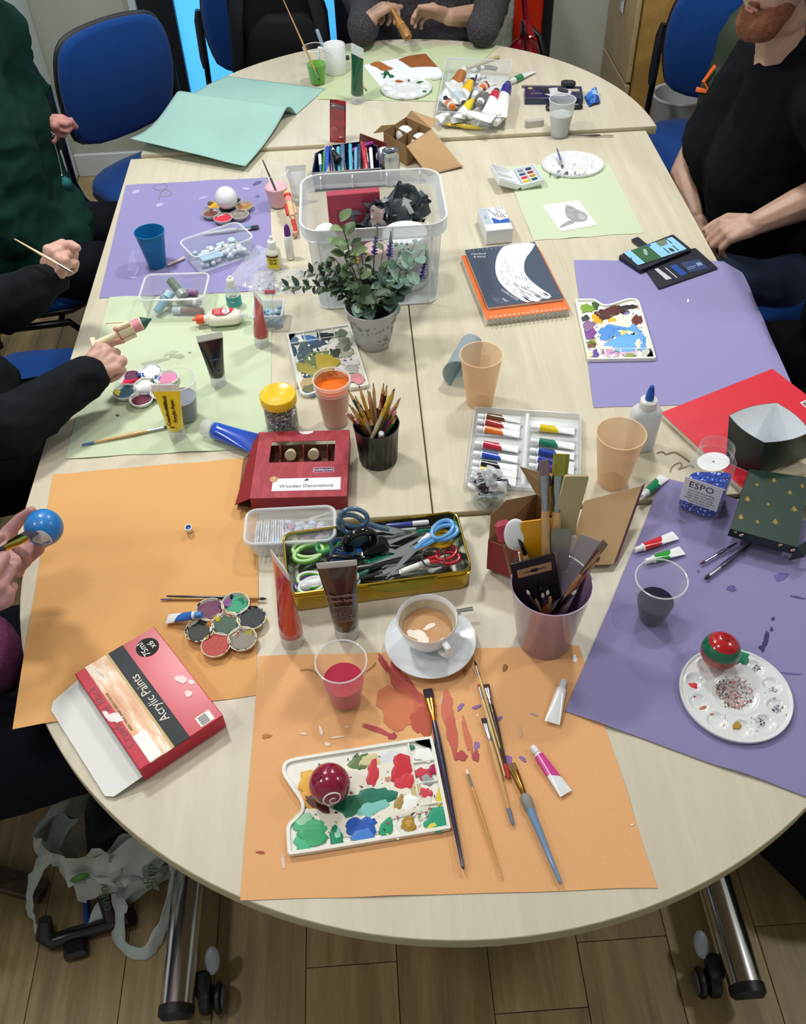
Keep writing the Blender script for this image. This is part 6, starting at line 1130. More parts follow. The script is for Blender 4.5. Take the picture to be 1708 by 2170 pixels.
for a, b, m in ((k0, k1, KI), (k1, k2, KB), (k2, k3, KI), (k3, k0, KI)): panel('side_panel', kbx, kq(a, b, .001, .062), .001, m)
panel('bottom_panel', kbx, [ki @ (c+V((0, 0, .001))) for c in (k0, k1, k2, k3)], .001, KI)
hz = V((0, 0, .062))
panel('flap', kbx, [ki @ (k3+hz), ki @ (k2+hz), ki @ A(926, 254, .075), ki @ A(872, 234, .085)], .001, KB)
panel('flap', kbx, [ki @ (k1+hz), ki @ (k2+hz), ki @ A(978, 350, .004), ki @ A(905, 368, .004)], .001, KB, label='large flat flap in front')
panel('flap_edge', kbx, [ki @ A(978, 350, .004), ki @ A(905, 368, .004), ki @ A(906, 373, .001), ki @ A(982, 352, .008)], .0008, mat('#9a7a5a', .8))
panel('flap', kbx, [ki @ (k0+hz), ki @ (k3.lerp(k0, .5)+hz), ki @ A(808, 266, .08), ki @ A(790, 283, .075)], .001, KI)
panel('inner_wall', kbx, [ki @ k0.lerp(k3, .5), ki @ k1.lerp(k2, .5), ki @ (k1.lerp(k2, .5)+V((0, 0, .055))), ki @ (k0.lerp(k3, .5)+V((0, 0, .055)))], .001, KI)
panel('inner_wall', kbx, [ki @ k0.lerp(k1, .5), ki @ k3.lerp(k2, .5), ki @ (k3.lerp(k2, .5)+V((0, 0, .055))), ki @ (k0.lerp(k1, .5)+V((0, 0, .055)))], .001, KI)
def pbauble(label, p, r, col):
    o = TH('bauble', label, 'bauble', p); B('ball', G().ball((0, 0, r), r, 24, 14), mat(col, .25, coat=.4), o, 170); return o
pbauble('white bauble at the back of the brown card box', k2.lerp(k3, .5)*.6+k0*.4+V((.0, .01, .003)), .028, '#e4e6e8')
pbauble('white bauble at the right end of the brown card box', k2*.62+(k0*.5+k1*.5)*.38+V((.006, .0, .003)), .028, '#eceeee')
pbauble('white bauble lying in front of the red card flap', A(815, 348, 0), .026, '#e6e8ea')
# ================================================================ RIGHT SIDE
# ---- sketchbooks
def pxplate(px, h0, th, par, m, name, it=0, label=None):
    pi = MW(par).inverted(); pl = [tuple((pi @ A(x, y, h0+th))[:2]) for x, y in (smooth_poly(px, it) if it else px)]; z = T+h0-MW(par).translation.z; return B(name, G().prism(pl, z, z+th, min(.0006, th*.3)), m, par, label=label)
def book(label, bl, br, tl, h0, th, cover, rz=None, spiral=None, w=None, d=None):
    p = A(*bl, h0); q = A(*br, h0); rr = A(*tl, h0); w = w or (q-p).length; d = d or (rr-p).length
    o = TH('sketchbook', label, 'sketchbook', (p.x, p.y, T+h0), math.atan2(q.y-p.y, q.x-p.x)); PG = ramp_mat(((0, '#d8d4c6'), (1, '#efece2')), 3, .8, stretch=(1, 1, 400), sharp=False)
    B('pages', G().box(w/2, d/2, .0008, w-.002, d-.002, th-.0016, .0006), PG, o); B('back_cover', G().box(w/2, d/2, 0, w, d, .0009, .0003), mat('#cfc8b4', .7), o); B('front_cover', G().box(w/2, d/2, th-.001, w, d, .001, .0003), cover, o)
    return o, w, d
NV = mat('#3c4a60', .5)
s1, w1_, d1_ = book('orange covered spiral pad lying under the navy watercolour pad', (1030, 690), (1210, 668), (968, 530), .0006, .017, mat('#e66f2c', .5), w=.205, d=.287)
for i in range(17):
    x = .014+i*.0112; B('wire_ring', G().tube([(x+.0006, -.0035+.0105*math.cos(2*PI*k/14+.2)*.75, .0085+.0115*math.sin(2*PI*k/14)) for k in range(14)], .00075, 5, loop=True), STEEL, s1)
    B('punch_hole', G().box(x, .008, .0168, .0042, .004, .0004, .0004), mat('#f3ece4', .6), s1)
for z in (.004, .011): B('page_band', G().box(w1_/2, .001, z, w1_*.96, .004, .0012, .0004), mat('#b5b2a8', .7), s1)
text(s1, 'S', .02, TM(.196, .272, .0174, -70), mat('#f4e6da', .5)); text(s1, 'sketch pad', .004, TM(.12, .015, .0174), mat('#f4e6da', .5))
p = A(1034, 660, .018); q = A(1196, 637, .018); s2, w2_, d2_ = book('navy watercolour pad with a white brush stroke arc, on top', (1034, 657), (1197, 637), (975, 532), .0182, .008, NV, w=.186, d=.262)
zt = .0083
OUT_ = [(1070, 519), (1058, 532), (1051, 549), (1049, 571), (1053, 588), (1063, 604), (1083, 622), (1115, 642)]; INN_ = [(1137, 512), (1126, 532), (1112, 549), (1110, 571), (1114, 582), (1124, 594), (1145, 611), (1171, 627)]
pxplate(smooth_poly(OUT_+[(1128, 637), (1140, 640), (1150, 631), (1160, 634)]+INN_[::-1], 1), .0265, .0003, s2, mat('#e9edf1', .5), 'brush_stroke')
rnd = random.Random(4)
def onarc(t, k):
    x = t*(len(OUT_)-1); i = min(int(x), len(OUT_)-2); f_ = x-i; a = V(OUT_[i]).lerp(V(OUT_[i+1]), f_); b = V(INN_[i]).lerp(V(INN_[i+1]), f_); return a.lerp(b, k)
for i in range(60):                             # dry-brush gaps that follow the arc
    t = min(.93, .22+.75*rnd.random()**.7); k = rnd.uniform(.1, .95); e = min(1, t+rnd.uniform(.04, .13)); a, m_, b = onarc(t, k), onarc((t+e)/2, k), onarc(e, k); n = V((-(b-a).y, (b-a).x)).normalized()*rnd.uniform(.5, 1.6)*(.3+t)
    pxplate([tuple(a), tuple(m_+n*.6), tuple(b), tuple(m_-n*.6)], .0268, .0003, s2, NV, 'stroke_gap')
text(s2, 'crawford', .013, TM(.030, .236, zt, -90+80), mat('#e9edf0', .5), sx=.8); 
text(s2, '& black', .013, TM(.030, .222, zt, -10), mat('#e9edf0', .5), sx=.8)
text(s2, 'WATERCOLOUR', .0098, TM(.062, .040, zt, -62), mat('#d9dee4', .5), sx=.8); text(s2, 'PAD', .0098, TM(.046, .020, zt, -62), mat('#d9dee4', .5)); B('info_panel', plate([rrect(.040, .011, .001, 2), rrect(.039, .010, .001, 2)], .0004).rot('Z', -62).mv(.026, .028, zt), mat('#9aa6b4', .5), s2)
text(s2, 'cold pressed paper', .0034, TM(.026, .030, zt, -62), mat('#aab4c0', .5)); text(s2, 'twelve sheets', .0034, TM(.024, .026, zt, -62), mat('#aab4c0', .5))
for i in range(15):
    x = .010+i*.0118; B('wire_ring', G().tube([(x, .262+.004*math.cos(2*PI*k/10), .004+.0058*math.sin(2*PI*k/10)) for k in range(10)], .0008, 5, loop=True), mat('#d8dbe0', .3, .6), s2); B('punch_hole', G().box(x, .253, .0079, .004, .004, .0004, .0004), mat('#7b8796', .6), s2)
# ---- watercolour set carton
o_ = A(1022, 506, .0); x_ = A(1085, 500, 0); cbx = TH('paint_set_carton', 'white and blue carton of a watercolour set', 'box', (A(1030, 520, 0).x, A(1030, 520, 0).y, T+.0005), math.atan2(A(1084, 512, .03).y-A(1026, 518, .03).y, A(1084, 512, .03).x-A(1026, 518, .03).x)); CX_, CY_, CZ_ = .071, .118, .042
B('shell', G().box(CX_/2, CY_/2, 0, CX_, CY_, CZ_, .0015), mat('#dfe4e8', .35, coat=.2), cbx)
B('printed_panel', plate([[(.026, .032), (.070, .030), (.070, .052), (.046, .046), (.030, .068), (.026, .060)]], .0005).mv(z=CZ_), mat('#2a5cb0', .4), cbx); B('grey_panel', G().box(.012, .073, CZ_-.0002, .021, .085, .0006, .0002), mat('#b4c0cb', .4), cbx)
B('printed_pan', plate([[(.028, .062), (.046, .044), (.068, .056), (.066, .082), (.040, .090)]], .0005).mv(z=CZ_+.0005), mat('#eef1f3', .4), cbx)
for i in range(12): B('printed_pan', G().box(.036+.007*(i % 4)+.002*(i//4), .080-.0085*(i//4)-.001*(i % 4), CZ_+.0009, .0042, .0052, .0004, .0003), mat(('#3a4a6a', '#20222a', '#c98a7a', '#8a5a4a', '#2a2c34', '#4a4048')[i % 6], .5), cbx)
B('printed_brush', G().tube([(.044, .098, CZ_+.0006), (.070, .075, CZ_+.0006)], .0012, 6, .4), mat('#7a8494', .4), cbx)
text(cbx, 'watercolour', .007, TM(.030, .098, CZ_+.0002, -70), mat('#4a5a70', .5), sx=.8); text(cbx, 'half pans', .0045, TM(.010, .068, CZ_+.0006, 90), mat('#6a7684', .5))
for i in range(4): text(cbx, 'aquarell', .004, TM(.048+.006*i, .108, CZ_+.0002, 90), mat('#8a96a2', .5))
# ---- open watercolour tin
wt = TH('watercolour_set', 'open white plastic watercolour set with eight pans', 'paint set', A(1102, 406, .0), math.radians(8)); WP = mat('#e6ebee', .25, coat=.2)
def trayh(x0, w, d, hh, m, par, name, tilt=0, rot=0):
    o__ = rrect(w, d, .006, 3, x0+w/2, d/2); g = G().loft([zz(inset(o__, .006), 0), zz(o__, hh*.6), zz(o__, hh), zz(inset(o__, .0018), hh), zz(inset(o__, .006), .0025)], False).prism(inset(o__, .0055), 0, .0026); return B(name, g.rot('Y', tilt), m, par, 40)
pt_r = trayh(.002, .070, .098, .018, WP, wt, 'pan_tray', -8); pt_l = trayh(-.074, .072, .098, .018, WP, wt, 'mixing_lid', 22)
for k in range(2): B('divider', G().box(-.038, .033+.033*k, .004, .06, .0025, .008, .001).rot('Y', 22), WP, wt)
B('hinge', G().tube([(0, .004, .012), (0, .094, .012)], .003, 10), WP, wt)
for i, c in enumerate(('#7f8a92', '#2a3a5c', '#3a5578', '#8a4030', '#c93a4a', '#b98a2e', '#d9bf1e', '#1f5a56')):
    x = .026+.024*(i % 2); y = .082-.0205*(i//2); B('pan', G().box(x, y, .004, .0215, .0185, .011, .002).rot('Y', -8), WP, wt); B('paint', G().box(x, y, .0148, .0175, .0145, .0012, .003).rot('Y', -8), mat(c, .3, coat=.3, nz=(90, .2)), wt)
# ---- oval palette with brush
opal = wellplate('oval white palette with a small brush on the rim of the green paper', (1213, 352), .0008, .098, .92, .80, -4, 12, .0135, .077, .045, .1, .007)
specks(opal, 1205, 368, 44, 7, 16, ('#7d8796', '#a9b2be', '#4a5060'), .0078, (1, 3.4)); specks(opal, 1213, 352, 55, 26, 8, ('#b4bcc6', '#8a93a6'), .0078, (.8, 2))
brush('short blue handled brush resting on the oval palette', A(1193, 356, .012), A(1180, 314, .032), '#4a5a8a', .0045, '#aab4c4', '#3a3a44', hl=.012, fl=.02)
# ---- small painting on the green sheet
pc = TH('painting', 'small white card with a grey watercolour bird', 'painting', (A(1188, 491, .0018).x, A(1188, 491, .0018).y, T+.0018), math.atan2(A(1266, 477, 0).y-A(1188, 491, 0).y, A(1266, 477, 0).x-A(1188, 491, 0).x)); pinv = MW(pc).inverted()
B('card', G().prism([tuple((pinv @ A(x, y, .0018))[:2]) for x, y in ((1150, 436), (1226, 425), (1266, 477), (1188, 491))], 0, .0006), mat('#eef0ee', .8), pc)
GW = mat('#9c9ea0', .8, nz=(60, .2)); GW2 = mat('#b4b6b6', .8, nz=(60, .15))
def pxpoly(px, h, th, par, m, name, it=1): pi = MW(par).inverted(); return B(name, G().prism([tuple((pi @ A(x, y, h))[:2]) for x, y in smooth_poly(px, it)], h-(MW(par).translation.z-T), h-(MW(par).translation.z-T)+th), m, par)
pxpoly([(1200, 432), (1204, 436), (1212, 437), (1224, 444), (1238, 450), (1246, 458), (1244, 467), (1232, 471), (1216, 470), (1206, 464), (1198, 456), (1197, 442)], .0024, .0003, pc, GW, 'bird_body'); pxpoly([(1208, 466), (1222, 470), (1206, 477), (1192, 481), (1188, 484), (1186, 480), (1194, 474)], .0025, .0003, pc, GW, 'bird_neck'); pxpoly([(1224, 450), (1240, 455), (1242, 464), (1228, 466)], .0027, .0002, pc, GW2, 'wing'); 
# ---- phone in a wallet case
zf = .0022; hp_ = lambda x, y, z=0: A(x, y, zf+z)
ph = TH('phone', 'phone showing a picture, in an open navy wallet case', 'phone', (A(1400, 590, 0).x, A(1400, 590, 0).y, T+zf), 0)
NAV = mat('#14172a', .5, bump=(300, .2))
def r4(q, k=.12):                              # four photo corners -> the same with cut corners, ready for smoothing
    out = []
    for i in range(4):
        a, b, c = V(q[i-1]), V(q[i]), V(q[(i+1) % 4]); out += [tuple(b.lerp(a, k)), tuple(b), tuple(b.lerp(c, k))]
    return out
pxplate(r4([(1352, 548), (1474, 525), (1522, 568), (1396, 612)], .08), zf, .003, ph, NAV, 'wallet_flap', 1)
pxplate(r4([(1311, 541), (1426, 496), (1466, 528), (1358, 572)], .1), zf+.0005, .011, ph, NAV, 'case', 1)
pxplate(r4([(1319, 536), (1424, 500), (1458, 528), (1352, 564)], .12), zf+.0114, .0008, ph, mat('#0c0e14', .1), 'bezel', 1)
pxplate(r4([(1321, 535), (1424, 501.5), (1456, 527.5), (1352, 562)], .12), zf+.0120, .0004, ph, mat('#7fb2cc', .2, emit=.55), 'screen', 1)
pxplate([(1336, 530.5), (1371, 519), (1402, 545), (1367, 557)], zf+.0123, .0003, ph, mat('#37603f', .2, emit=.25), 'screen_photo'); pxplate([(1388, 513), (1411, 505.5), (1415, 517), (1400, 523)], zf+.0123, .0003, ph, mat('#6f7a6a', .3, emit=.2), 'screen_photo')
for q in ([(1409, 505), (1411, 504.5), (1425, 515), (1423, 516)], [(1424, 520), (1426, 519.5), (1439, 530), (1437, 531)], [(1404, 525), (1406, 524.4), (1420, 536), (1418, 537)]): pxplate(q, zf+.0123, .0003, ph, mat('#15202c', .4), 'screen_text_bar')
pxplate([(1415, 525), (1424, 526), (1432, 533), (1422, 533)], zf+.0123, .0003, ph, mat('#2a3a40', .4), 'screen_bird', 1); pxplate([(1371, 519), (1377, 517), (1380, 521), (1374, 523)], zf+.0124, .0003, ph, mat('#2f5cb0', .4), 'screen_badge'); pxplate([(1362, 527), (1370, 528), (1374, 540), (1366, 541)], zf+.0125, .0003, ph, mat('#9fb4b0', .4), 'screen_bird', 1); pxplate([(1333, 551), (1337, 545), (1340, 549)], zf+.0124, .0003, ph, mat('#1a2a34', .4), 'screen_badge')
pxplate(r4([(1337, 507), (1352, 501), (1378, 522), (1366, 527)], .3), zf+.001, .005, ph, NAV, 'clasp_strap', 2)
pxplate([(1387, 570), (1394, 568), (1424, 590), (1412, 593)], zf+.003, .0008, ph, mat('#cfd2d6', .4), 'card_stack'); pxplate([(1409, 567), (1411, 566.5), (1436, 588), (1434, 589)], zf+.003, .0007, ph, mat('#c9cdd6', .4), 'card_edge'); pxplate([(1418, 563), (1433, 560), (1457, 580), (1444, 585)], zf+.003, .0008, ph, mat('#2450a0', .35), 'blue_card'); pxplate([(1441, 557), (1480, 549), (1502, 568), (1462, 577)], zf+.003, .0007, ph, mat('#3a4a72', .3), 'card_window')
for q in ([(1474, 557), (1484, 555), (1490, 561), (1479, 564)], [(1455, 567), (1475, 562), (1476, 563), (1456, 568)], [(1457, 570), (1473, 566), (1474, 567), (1458, 571)]): pxplate(q, zf+.0037, .0003, ph, mat('#8fa0c4', .4), 'card_print')
# ---- square palette (same mould, turned)
sp2 = rectpal('upright notched palette with blue and brown paint on purple paper', (1218, 640), (1245, 768), LP)
h = LP+.0056
dabs(sp2, h, [(1302, 705, 50, 44, '#eae8d8', 0), (1245, 653, 14, 10, '#7fa33a', 0), (1262, 647, 8, 7, '#3a5a2a', 20), (1296, 660, 30, 9, '#5a2c2a', -8), (1328, 651, 20, 5, '#2e2a2c', -10), (1350, 678, 11, 12, '#6f3430', 0), (1281, 668, 20, 14, '#4a2a2a', 10), (1262, 675, 9, 8, '#e3b21e', 30), (1297, 678, 8, 5, '#e6bc2a', 0), (1268, 680, 10, 5, '#dca81c', 0), (1354, 649, 5, 6, '#d8a08a', 0),
    (1310, 708, 50, 18, '#5c9be0', 10), (1345, 715, 28, 22, '#6aa8e6', 60), (1325, 728, 46, 16, '#6fb0ea', 0), (1285, 705, 16, 16, '#5793dc', 0), (1295, 720, 16, 11, '#efe6c0', -10), (1290, 722, 5, 4, '#e0a020', 0), (1338, 706, 26, 6, '#efeacb', 8), (1322, 704, 10, 4, '#e3d27a', 0), (1352, 728, 7, 10, '#e6e2c8', 0), (1312, 716, 8, 6, '#3f78c8', 30), (1320, 699, 36, 4, '#4a86d0', 5),
    (1240, 674, 9, 6, '#3a4248', 0), (1248, 690, 15, 10, '#8f6f98', 0), (1250, 708, 15, 10, '#7f4a98', 0), (1250, 712, 6, 6, '#b9a0a8', 0), (1252, 728, 13, 6, '#6a8a3a', 10), (1254, 731, 9, 5, '#7a4a2a', 0), (1262, 749, 7, 8, '#6a4aa8', 20), (1250, 752, 7, 6, '#dfe0a8', 0), (1295, 750, 15, 10, '#cf9ccc', 0), (1298, 755, 10, 5, '#f0e2ee', 0), (1332, 748, 16, 6, '#d6b8d4', 0), (1334, 753, 13, 5, '#8fa85a', 0), (1368, 748, 9, 9, '#c9cfc2', 0), (1376, 746, 4, 8, '#3f4f4a', 10), (1300, 745, 3, 3, '#c9a0b0', 0)], th=.0012, jag=.35)
specks(sp2, 1302, 705, 66, 58, 22, ('#f2f1e6', '#3f4a50', '#8a4a98', '#c9c04a'), h+.0012, (1.2, 3.5))
# ---- white glue bottle with blue nozzle
wg = TH('glue_bottle', 'white plastic glue bottle with a pointed blue nozzle', 'bottle', A(1354, 948, 0), math.radians(2))
def ov(a, b, z, n=36, k=.5): return [(a*math.copysign(abs(math.cos(2*PI*j/n))**k, math.cos(2*PI*j/n)), b*math.copysign(abs(math.sin(2*PI*j/n))**k, math.sin(2*PI*j/n)), z) for j in range(n)]
B('body', G().loft([ov(.026, .017, 0, k=.6), ov(.028, .019, .003, k=.6), ov(.0305, .020, .09, k=.6), ov(.030, .0195, .098, k=.65), ov(.024, .017, .106, k=.75), ov(.015, .0145, .110, k=1), ov(.0145, .0145, .113, k=1)]), clear('#e6ebee', .78, .3, '#f2f5f6'), wg, 60)
B('glue', G().loft([ov(.0255, .0165, .002, k=.6), ov(.027, .017, .02, k=.6)]), mat('#c6c9c0', .5), wg); B('collar', G().lathe([(.0165, .110), (.0172, .111), (.0165, .126), (.013, .128)], 28), MILK, wg); B('nozzle', G().lathe([(.0085, .128), (.0088, .132), (.0065, .150), (.0038, .160), (.0001, .162)], 24), mat('#1f56b8', .35), wg)
# ---- red pad, open green box, its lid
rd = TH('red_pad', 'large red covered pad under the open green box', 'pad', (A(1405, 880, 0).x, A(1405, 880, 0).y, T+.0024), 0); pr4 = [(1403, 876), (1637, 783), (1795, 905), (1572, 1036)]
pxplate(pr4, .0026, .0105, rd, mat('#d8d2c2', .8), 'pages'); pxplate([(1401, 874), (1637, 781), (1797, 904), (1571, 1033)], .0131, .0012, rd, mat('#d92b3c', .45), 'cover')
pxplate([(1695, 853), (1712, 846), (1740, 868), (1722, 876)], .0143, .0003, rd, mat('#e9e6e6', .5), 'price_label')
for i in range(5): pxplate([(1700+3*i, 854-1.2*i), (1702+3*i, 853-1.2*i), (1716+3*i, 866-1.2*i), (1714+3*i, 867-1.2*i)], .0146, .0002, rd, mat('#3a3a3c', .5), 'barcode_bar')
DG = mat('#1a2c26', .38); DGL = mat('#22392f', .45); IW = mat('#f0f4f8', .6)
gbx = TH('gift_box', 'open dark green gift box, white inside, on the red pad', 'box', A(1630, 960, .0146)); gi = MW(gbx).inverted()
cb = [A(1538, 980, .0146), A(1608, 1010, .0146), A(1712, 968, .0146), A(1632, 925, .0146)]; HB = .088
ct_ = [A(1545, 880, .0146+HB), A(1620, 938, .0146+HB), A(1718, 915, .0146+HB), A(1646, 853, .0146+HB)]
ctr = sum(ct_, V())/4; cbm = sum(cb, V())/4
for i in range(4):
    j = (i+1) % 4; out = ((ct_[i]+ct_[j])*.5-ctr); out.z = 0; out.normalize(); n_ = 12
    outer_ = G().grid(lambda u, v: gi @ ((cb[i].lerp(cb[j], u)).lerp(ct_[i].lerp(ct_[j], u), v)+out*(.008*math.sin(PI*u)*v)), n_, 6); B('side_panel', outer_, DG, gbx, 60)
    B('lining', G().grid(lambda u, v: gi @ ((cb[i].lerp(cb[j], u)).lerp(ct_[i].lerp(ct_[j], u), v)+out*(.008*math.sin(PI*u)*v-.0009)), n_, 6), IW, gbx, 60)
B('bottom_panel', G().prism([tuple((gi @ c)[:2]) for c in cb], .0002, .0012), IW, gbx)
gl = TH('lid_box', 'dark green gift box lid printed with small gold trees', 'lid', A(1640, 1080, .03)); gli = MW(gl).inverted()
lt = [A(1588, 994, .045), A(1716, 1012, .045), A(1690, 1160, .040), A(1548, 1120, .040)]; lb_ = [q+V((0, 0, -.020)) for q in lt]
B('top_panel', G().loft([[gli @ q for q in lt], [gli @ (q-V((0, 0, .0012))) for q in lt]]), DGL, gl, 30)
for i in range(4): B('side_panel', G().loft([[gli @ lt[i], gli @ lt[(i+1) % 4], gli @ lb_[(i+1) % 4], gli @ lb_[i]], [gli @ (lt[i]+V((.0008, 0, -.001))), gli @ (lt[(i+1) % 4]+V((-.0008, 0, -.001))), gli @ (lb_[(i+1) % 4]+V((-.0008, .0008, 0))), gli @ (lb_[i]+V((.0008, .0008, 0)))]]), DG, gl, 30)
panel('flap', gl, [gli @ lt[2], gli @ (lt[2]+V((.03, .02, -.004))), gli @ A(1706, 1180, .012), gli @ A(1672, 1188, .008)], .001, DG)
def ontop(px, py): 
    d = CW + CR*((px-854)/F) - CU*((py-1085)/F); n_ = (lt[1]-lt[0]).cross(lt[3]-lt[0]).normalized(); t = (lt[0]-CO).dot(n_)/d.dot(n_); return CO+d*t, (n_ if n_.z > 0 else -n_)
GD = mat('#b89a56', .3, .6); ux = (lt[1]-lt[0]).normalized()
for i, (x, y, s) in enumerate(((1640, 1018, 1), (1604, 1027, .8), (1674, 1044, 1), (1584, 1058, 1.2), (1628, 1069, .7), (1683, 1079, 1.2), (1570, 1096, 1.1), (1605, 1106, .8), (1643, 1106, 1.2), (1684, 1126, .8), (1700, 1030, .9))):
    p, n_ = ontop(x, y); uy = n_.cross(ux); k = .0052*s; tri = [(-1, -.6), (-.3, -.5), (-.3, -1), (.3, -1), (.3, -.5), (1, -.6), (.5, .1), (.7, .1), (0, 1.3), (-.7, .1), (-.5, .1)]
    B('gold_tree', G().loft([[gli @ (p+ux*a*k+uy*b*k+n_*e) for a, b in tri] for e in (-.0002, .0004)]), GD, gl, 0)
for x, y in ((1560, 1127), (1571, 1134), (1611, 1139), (1654, 1155), (1680, 1166)):
    p = A(x, y, .0355); B('gold_star', G().loft([[gli @ (p+V((.004*(1 if k % 2 else .45)*math.cos(k*PI/5), e, .004*(1 if k % 2 else .45)*math.sin(k*PI/5)))) for k in range(10)] for e in (-.0012, .0008)]), mat('#c9a088', .4), gl, 0)
# ---- jar of blue glitter
ej = TH('glitter_jar', 'open square clear jar of blue glitter with a paper label', 'jar', A(1486, 1064, -.002), math.radians(-33)); ej.scale = (1.27, 1.27, 1.27); sq = lambda a, z, r: [(x, y, z) for x, y in rrect(a*2, a*2, r, 6)]
a_ = .031
B('wall', G().loft([sq(.027, 0, .012), sq(a_, .003, .011), sq(a_, .075, .011), sq(.027, .088, .014)]+[[(r*math.cos(2*PI*j/28+PI/28+0), r*math.sin(2*PI*j/28+PI/28), z) for j in range(28)] for r, z in ((.0245, .094), (.0245, .099), (.0258, .1), (.0245, .102), (.0258, .106), (.0245, .108), (.0250, .114), (.0232, .114), (.0225, .096))], False).prism(rrect(.05, .05, .011, 4), 0, .002), clear('#eef0f4', .01, .05, spec=.7), ej, 50)
GB_ = ramp_mat(((0, '#0c2470'), (.4, '#1a3fae'), (.75, '#2f62d8'), (.92, '#bcd2ff')), 420, .3, 'voronoi', bump=.4)
B('glitter', G().loft([sq(.0285, .0025, .010), sq(.0292, .006, .010), [(x, y, .034+.42*x+.15*y) for x, y in rrect(.0584, .0584, .010, 6)]]), GB_, ej, 40, kind='stuff')
B('inner_paper', G().loft([[(x, y, .085+.25*x) for x, y in circ(k, 24)] for k in (.022, .002)], False), mat('#e6e8ea', .6), ej)
lbm = mat('#dcdfe4', .5); B('label', G().box(0, -a_-.0006, .022, .056, .001, .048, .0005), lbm, ej)
RX_ = lambda x, z: Matrix.Translation((x, -a_-.0014, z)) @ Matrix.Rotation(PI/2, 4, 'X')
text(ej, 'ESPO', .0165, RX_(-.002, .058), mat('#3c4048', .5)); 
for i, s in enumerate(('GLITTER BLUE 400g', 'non toxic craft glitter', 'keep away from eyes', 'shake well, apply to glue', 'made for schools')): text(ej, s, .0046, RX_(0, .047-.005*i), mat('#7a7f88', .5))
# ================================================================ FAR TABLE
FT = .0102; FP = .0118
cup('clear plastic cup of bright green water at the far end', A(674, 176, FP), .118, .0265, .040, clear('#eef2ee', .0, .1), .55, mat('#5aa01e', .3, spec=.2), ridge=1, group='clear plastic water cups')
brush('long wooden brush standing in the green water cup', A(678, 172, FP+.02), A(597, -8, .30), '#c99a68', .0042, '#b9bcc0', '#3a3026', hl=.012)
mg = TH('mug', 'plain white straight sided mug behind the green water cup', 'mug', A(712, 153, FP)); B('wall', G().lathe([(.0001, 0), (.036, 0), (.0375, .002), (.038, .092), (.037, .0935), (.0352, .092), (.035, .006), (.0001, .005)], 44), mat('#e4e8ea', .25, coat=.3), mg, 50)
B('handle', G().tube([(-.034, .012, .075), (-.052, .016, .078), (-.060, .018, .05), (-.052, .016, .022), (-.034, .012, .02)], .0055, 10), mat('#e4e8ea', .25), mg)
stick('plastic_stick', 'grey blue plastic stick standing in the white mug', 'stick', tuple(A(700, 140, .02)), tuple(A(671, 62, .14)), .0062, '#7f93a4', '#8aa0b2')
b0 = A(757, 216, FP); bigtube('dark green upright paint tube at the far end', b0, topat(b0, 757, 97)+V((0, 0, 0)), '#1f5230', (.55, -.7, 0), .062, .021, clearfin=.03)
rb = TH('eraser', 'small black eraser behind the dark green tube', 'eraser', A(732, 126, FP)); B('block', G().box(0, 0, 0, .028, .014, .012, .002), mat('#2a3030', .6), rb)
pa = TH('painting', 'white paper painted with brown rock and green cactus shapes', 'painting', (A(805, 182, FP).x, A(805, 182, FP).y, T+FP)); pxplate([(770, 138), (902, 112), (943, 160), (806, 183)], FP, .0008, pa, mat('#e6eaf2', .8), 'sheet')
BR = mat('#8f5426', .6, nz=(30, .12)); pxplate([(843, 126), (866, 118), (902, 113), (928, 142), (900, 141), (870, 143), (860, 136), (852, 131)], FP+.0008, .0003, pa, BR, 'brown_paint', 0); pxplate([(780, 137), (798, 129), (812, 133), (822, 140), (836, 145), (822, 150), (806, 150), (800, 143)], FP+.0008, .0003, pa, mat('#a5642e', .6, nz=(30, .1)), 'brown_paint', 1)
for q in ([(812, 150), (824, 150), (826, 158), (814, 160)], [(814, 156), (820, 157), (816, 167), (811, 166)], [(822, 156), (828, 157), (836, 160), (834, 165), (824, 165)], [(808, 155), (814, 156), (812, 159), (807, 158)]): pxplate(q, FP+.0009, .0003, pa, mat('#2c6a48', .5), 'green_paint', 1)
wp2 = wellplate('white round palette with green and brown dabs at the far end', (861, 190), FP, .086, wells=10, rw=.0155, rad=.063, rc=.034)
dabs(wp2, FP+.0042, [(843, 172, 9, 4.5, '#a5622c', -10), (890, 172, 7, 3.5, '#1f6a40', 0), (905, 191, 9, 3.5, '#3f7a3a', 10), (835, 203, 7, 2, '#4a4a44', 0), (850, 208, 8, 1.6, '#5a584e'), (866, 170, 3, 3, '#6a5a6a'), (815, 195, 4, 3, '#7a7a70'), (880, 207, 6, 1.5, '#8a8878')], th=.001, jag=.5)
brush('small brush with an orange tip lying behind the dark green tube', A(777, 192, FP+.004), A(768, 178, FP+.004), '#c99a5a', .0035, '#c9a97a', '#5a4a2a', hl=.008, fl=.008)
stick('dowel', 'pale wooden dowel lying along the far green paper edge', 'stick', tuple(A(990, 143, FP+.006)), tuple(A(1058, 120, FP+.006)), .0055, '#c2b184', '#c2b184')
br_ = TH('palette_knife', 'small white card slip under the edge of the painting', 'card', A(928, 168, FP)); B('card', G().box(0, 0, 0, .042, .012, .006, .001).rot('Z', 14), mat('#cfd0c2', .5), br_)
minitube('white paint tube with green lettering outside the tray', A(1082, 174, FT+.010), A(1128, 150, FT+.006), '#2a8a5a', .034, .011, '#e6e9e4', '#e4e8e4', band=.45)
cl_ = TH('bulldog_clip', 'dark squeezed empty metal tube behind the tray', 'tube', M=ori(A(1024, 141, FT+.006), A(1058, 146, FT+.006))); B('body', G().loft([[(x, y*w, z*h) for y, z in circ(1, 10)] for x, w, h in ((0, .012, .002), (.02, .009, .007), (.045, .007, .006), (.05, .01, .002))]), mat('#5c554c', .3, .7), cl_, 60)
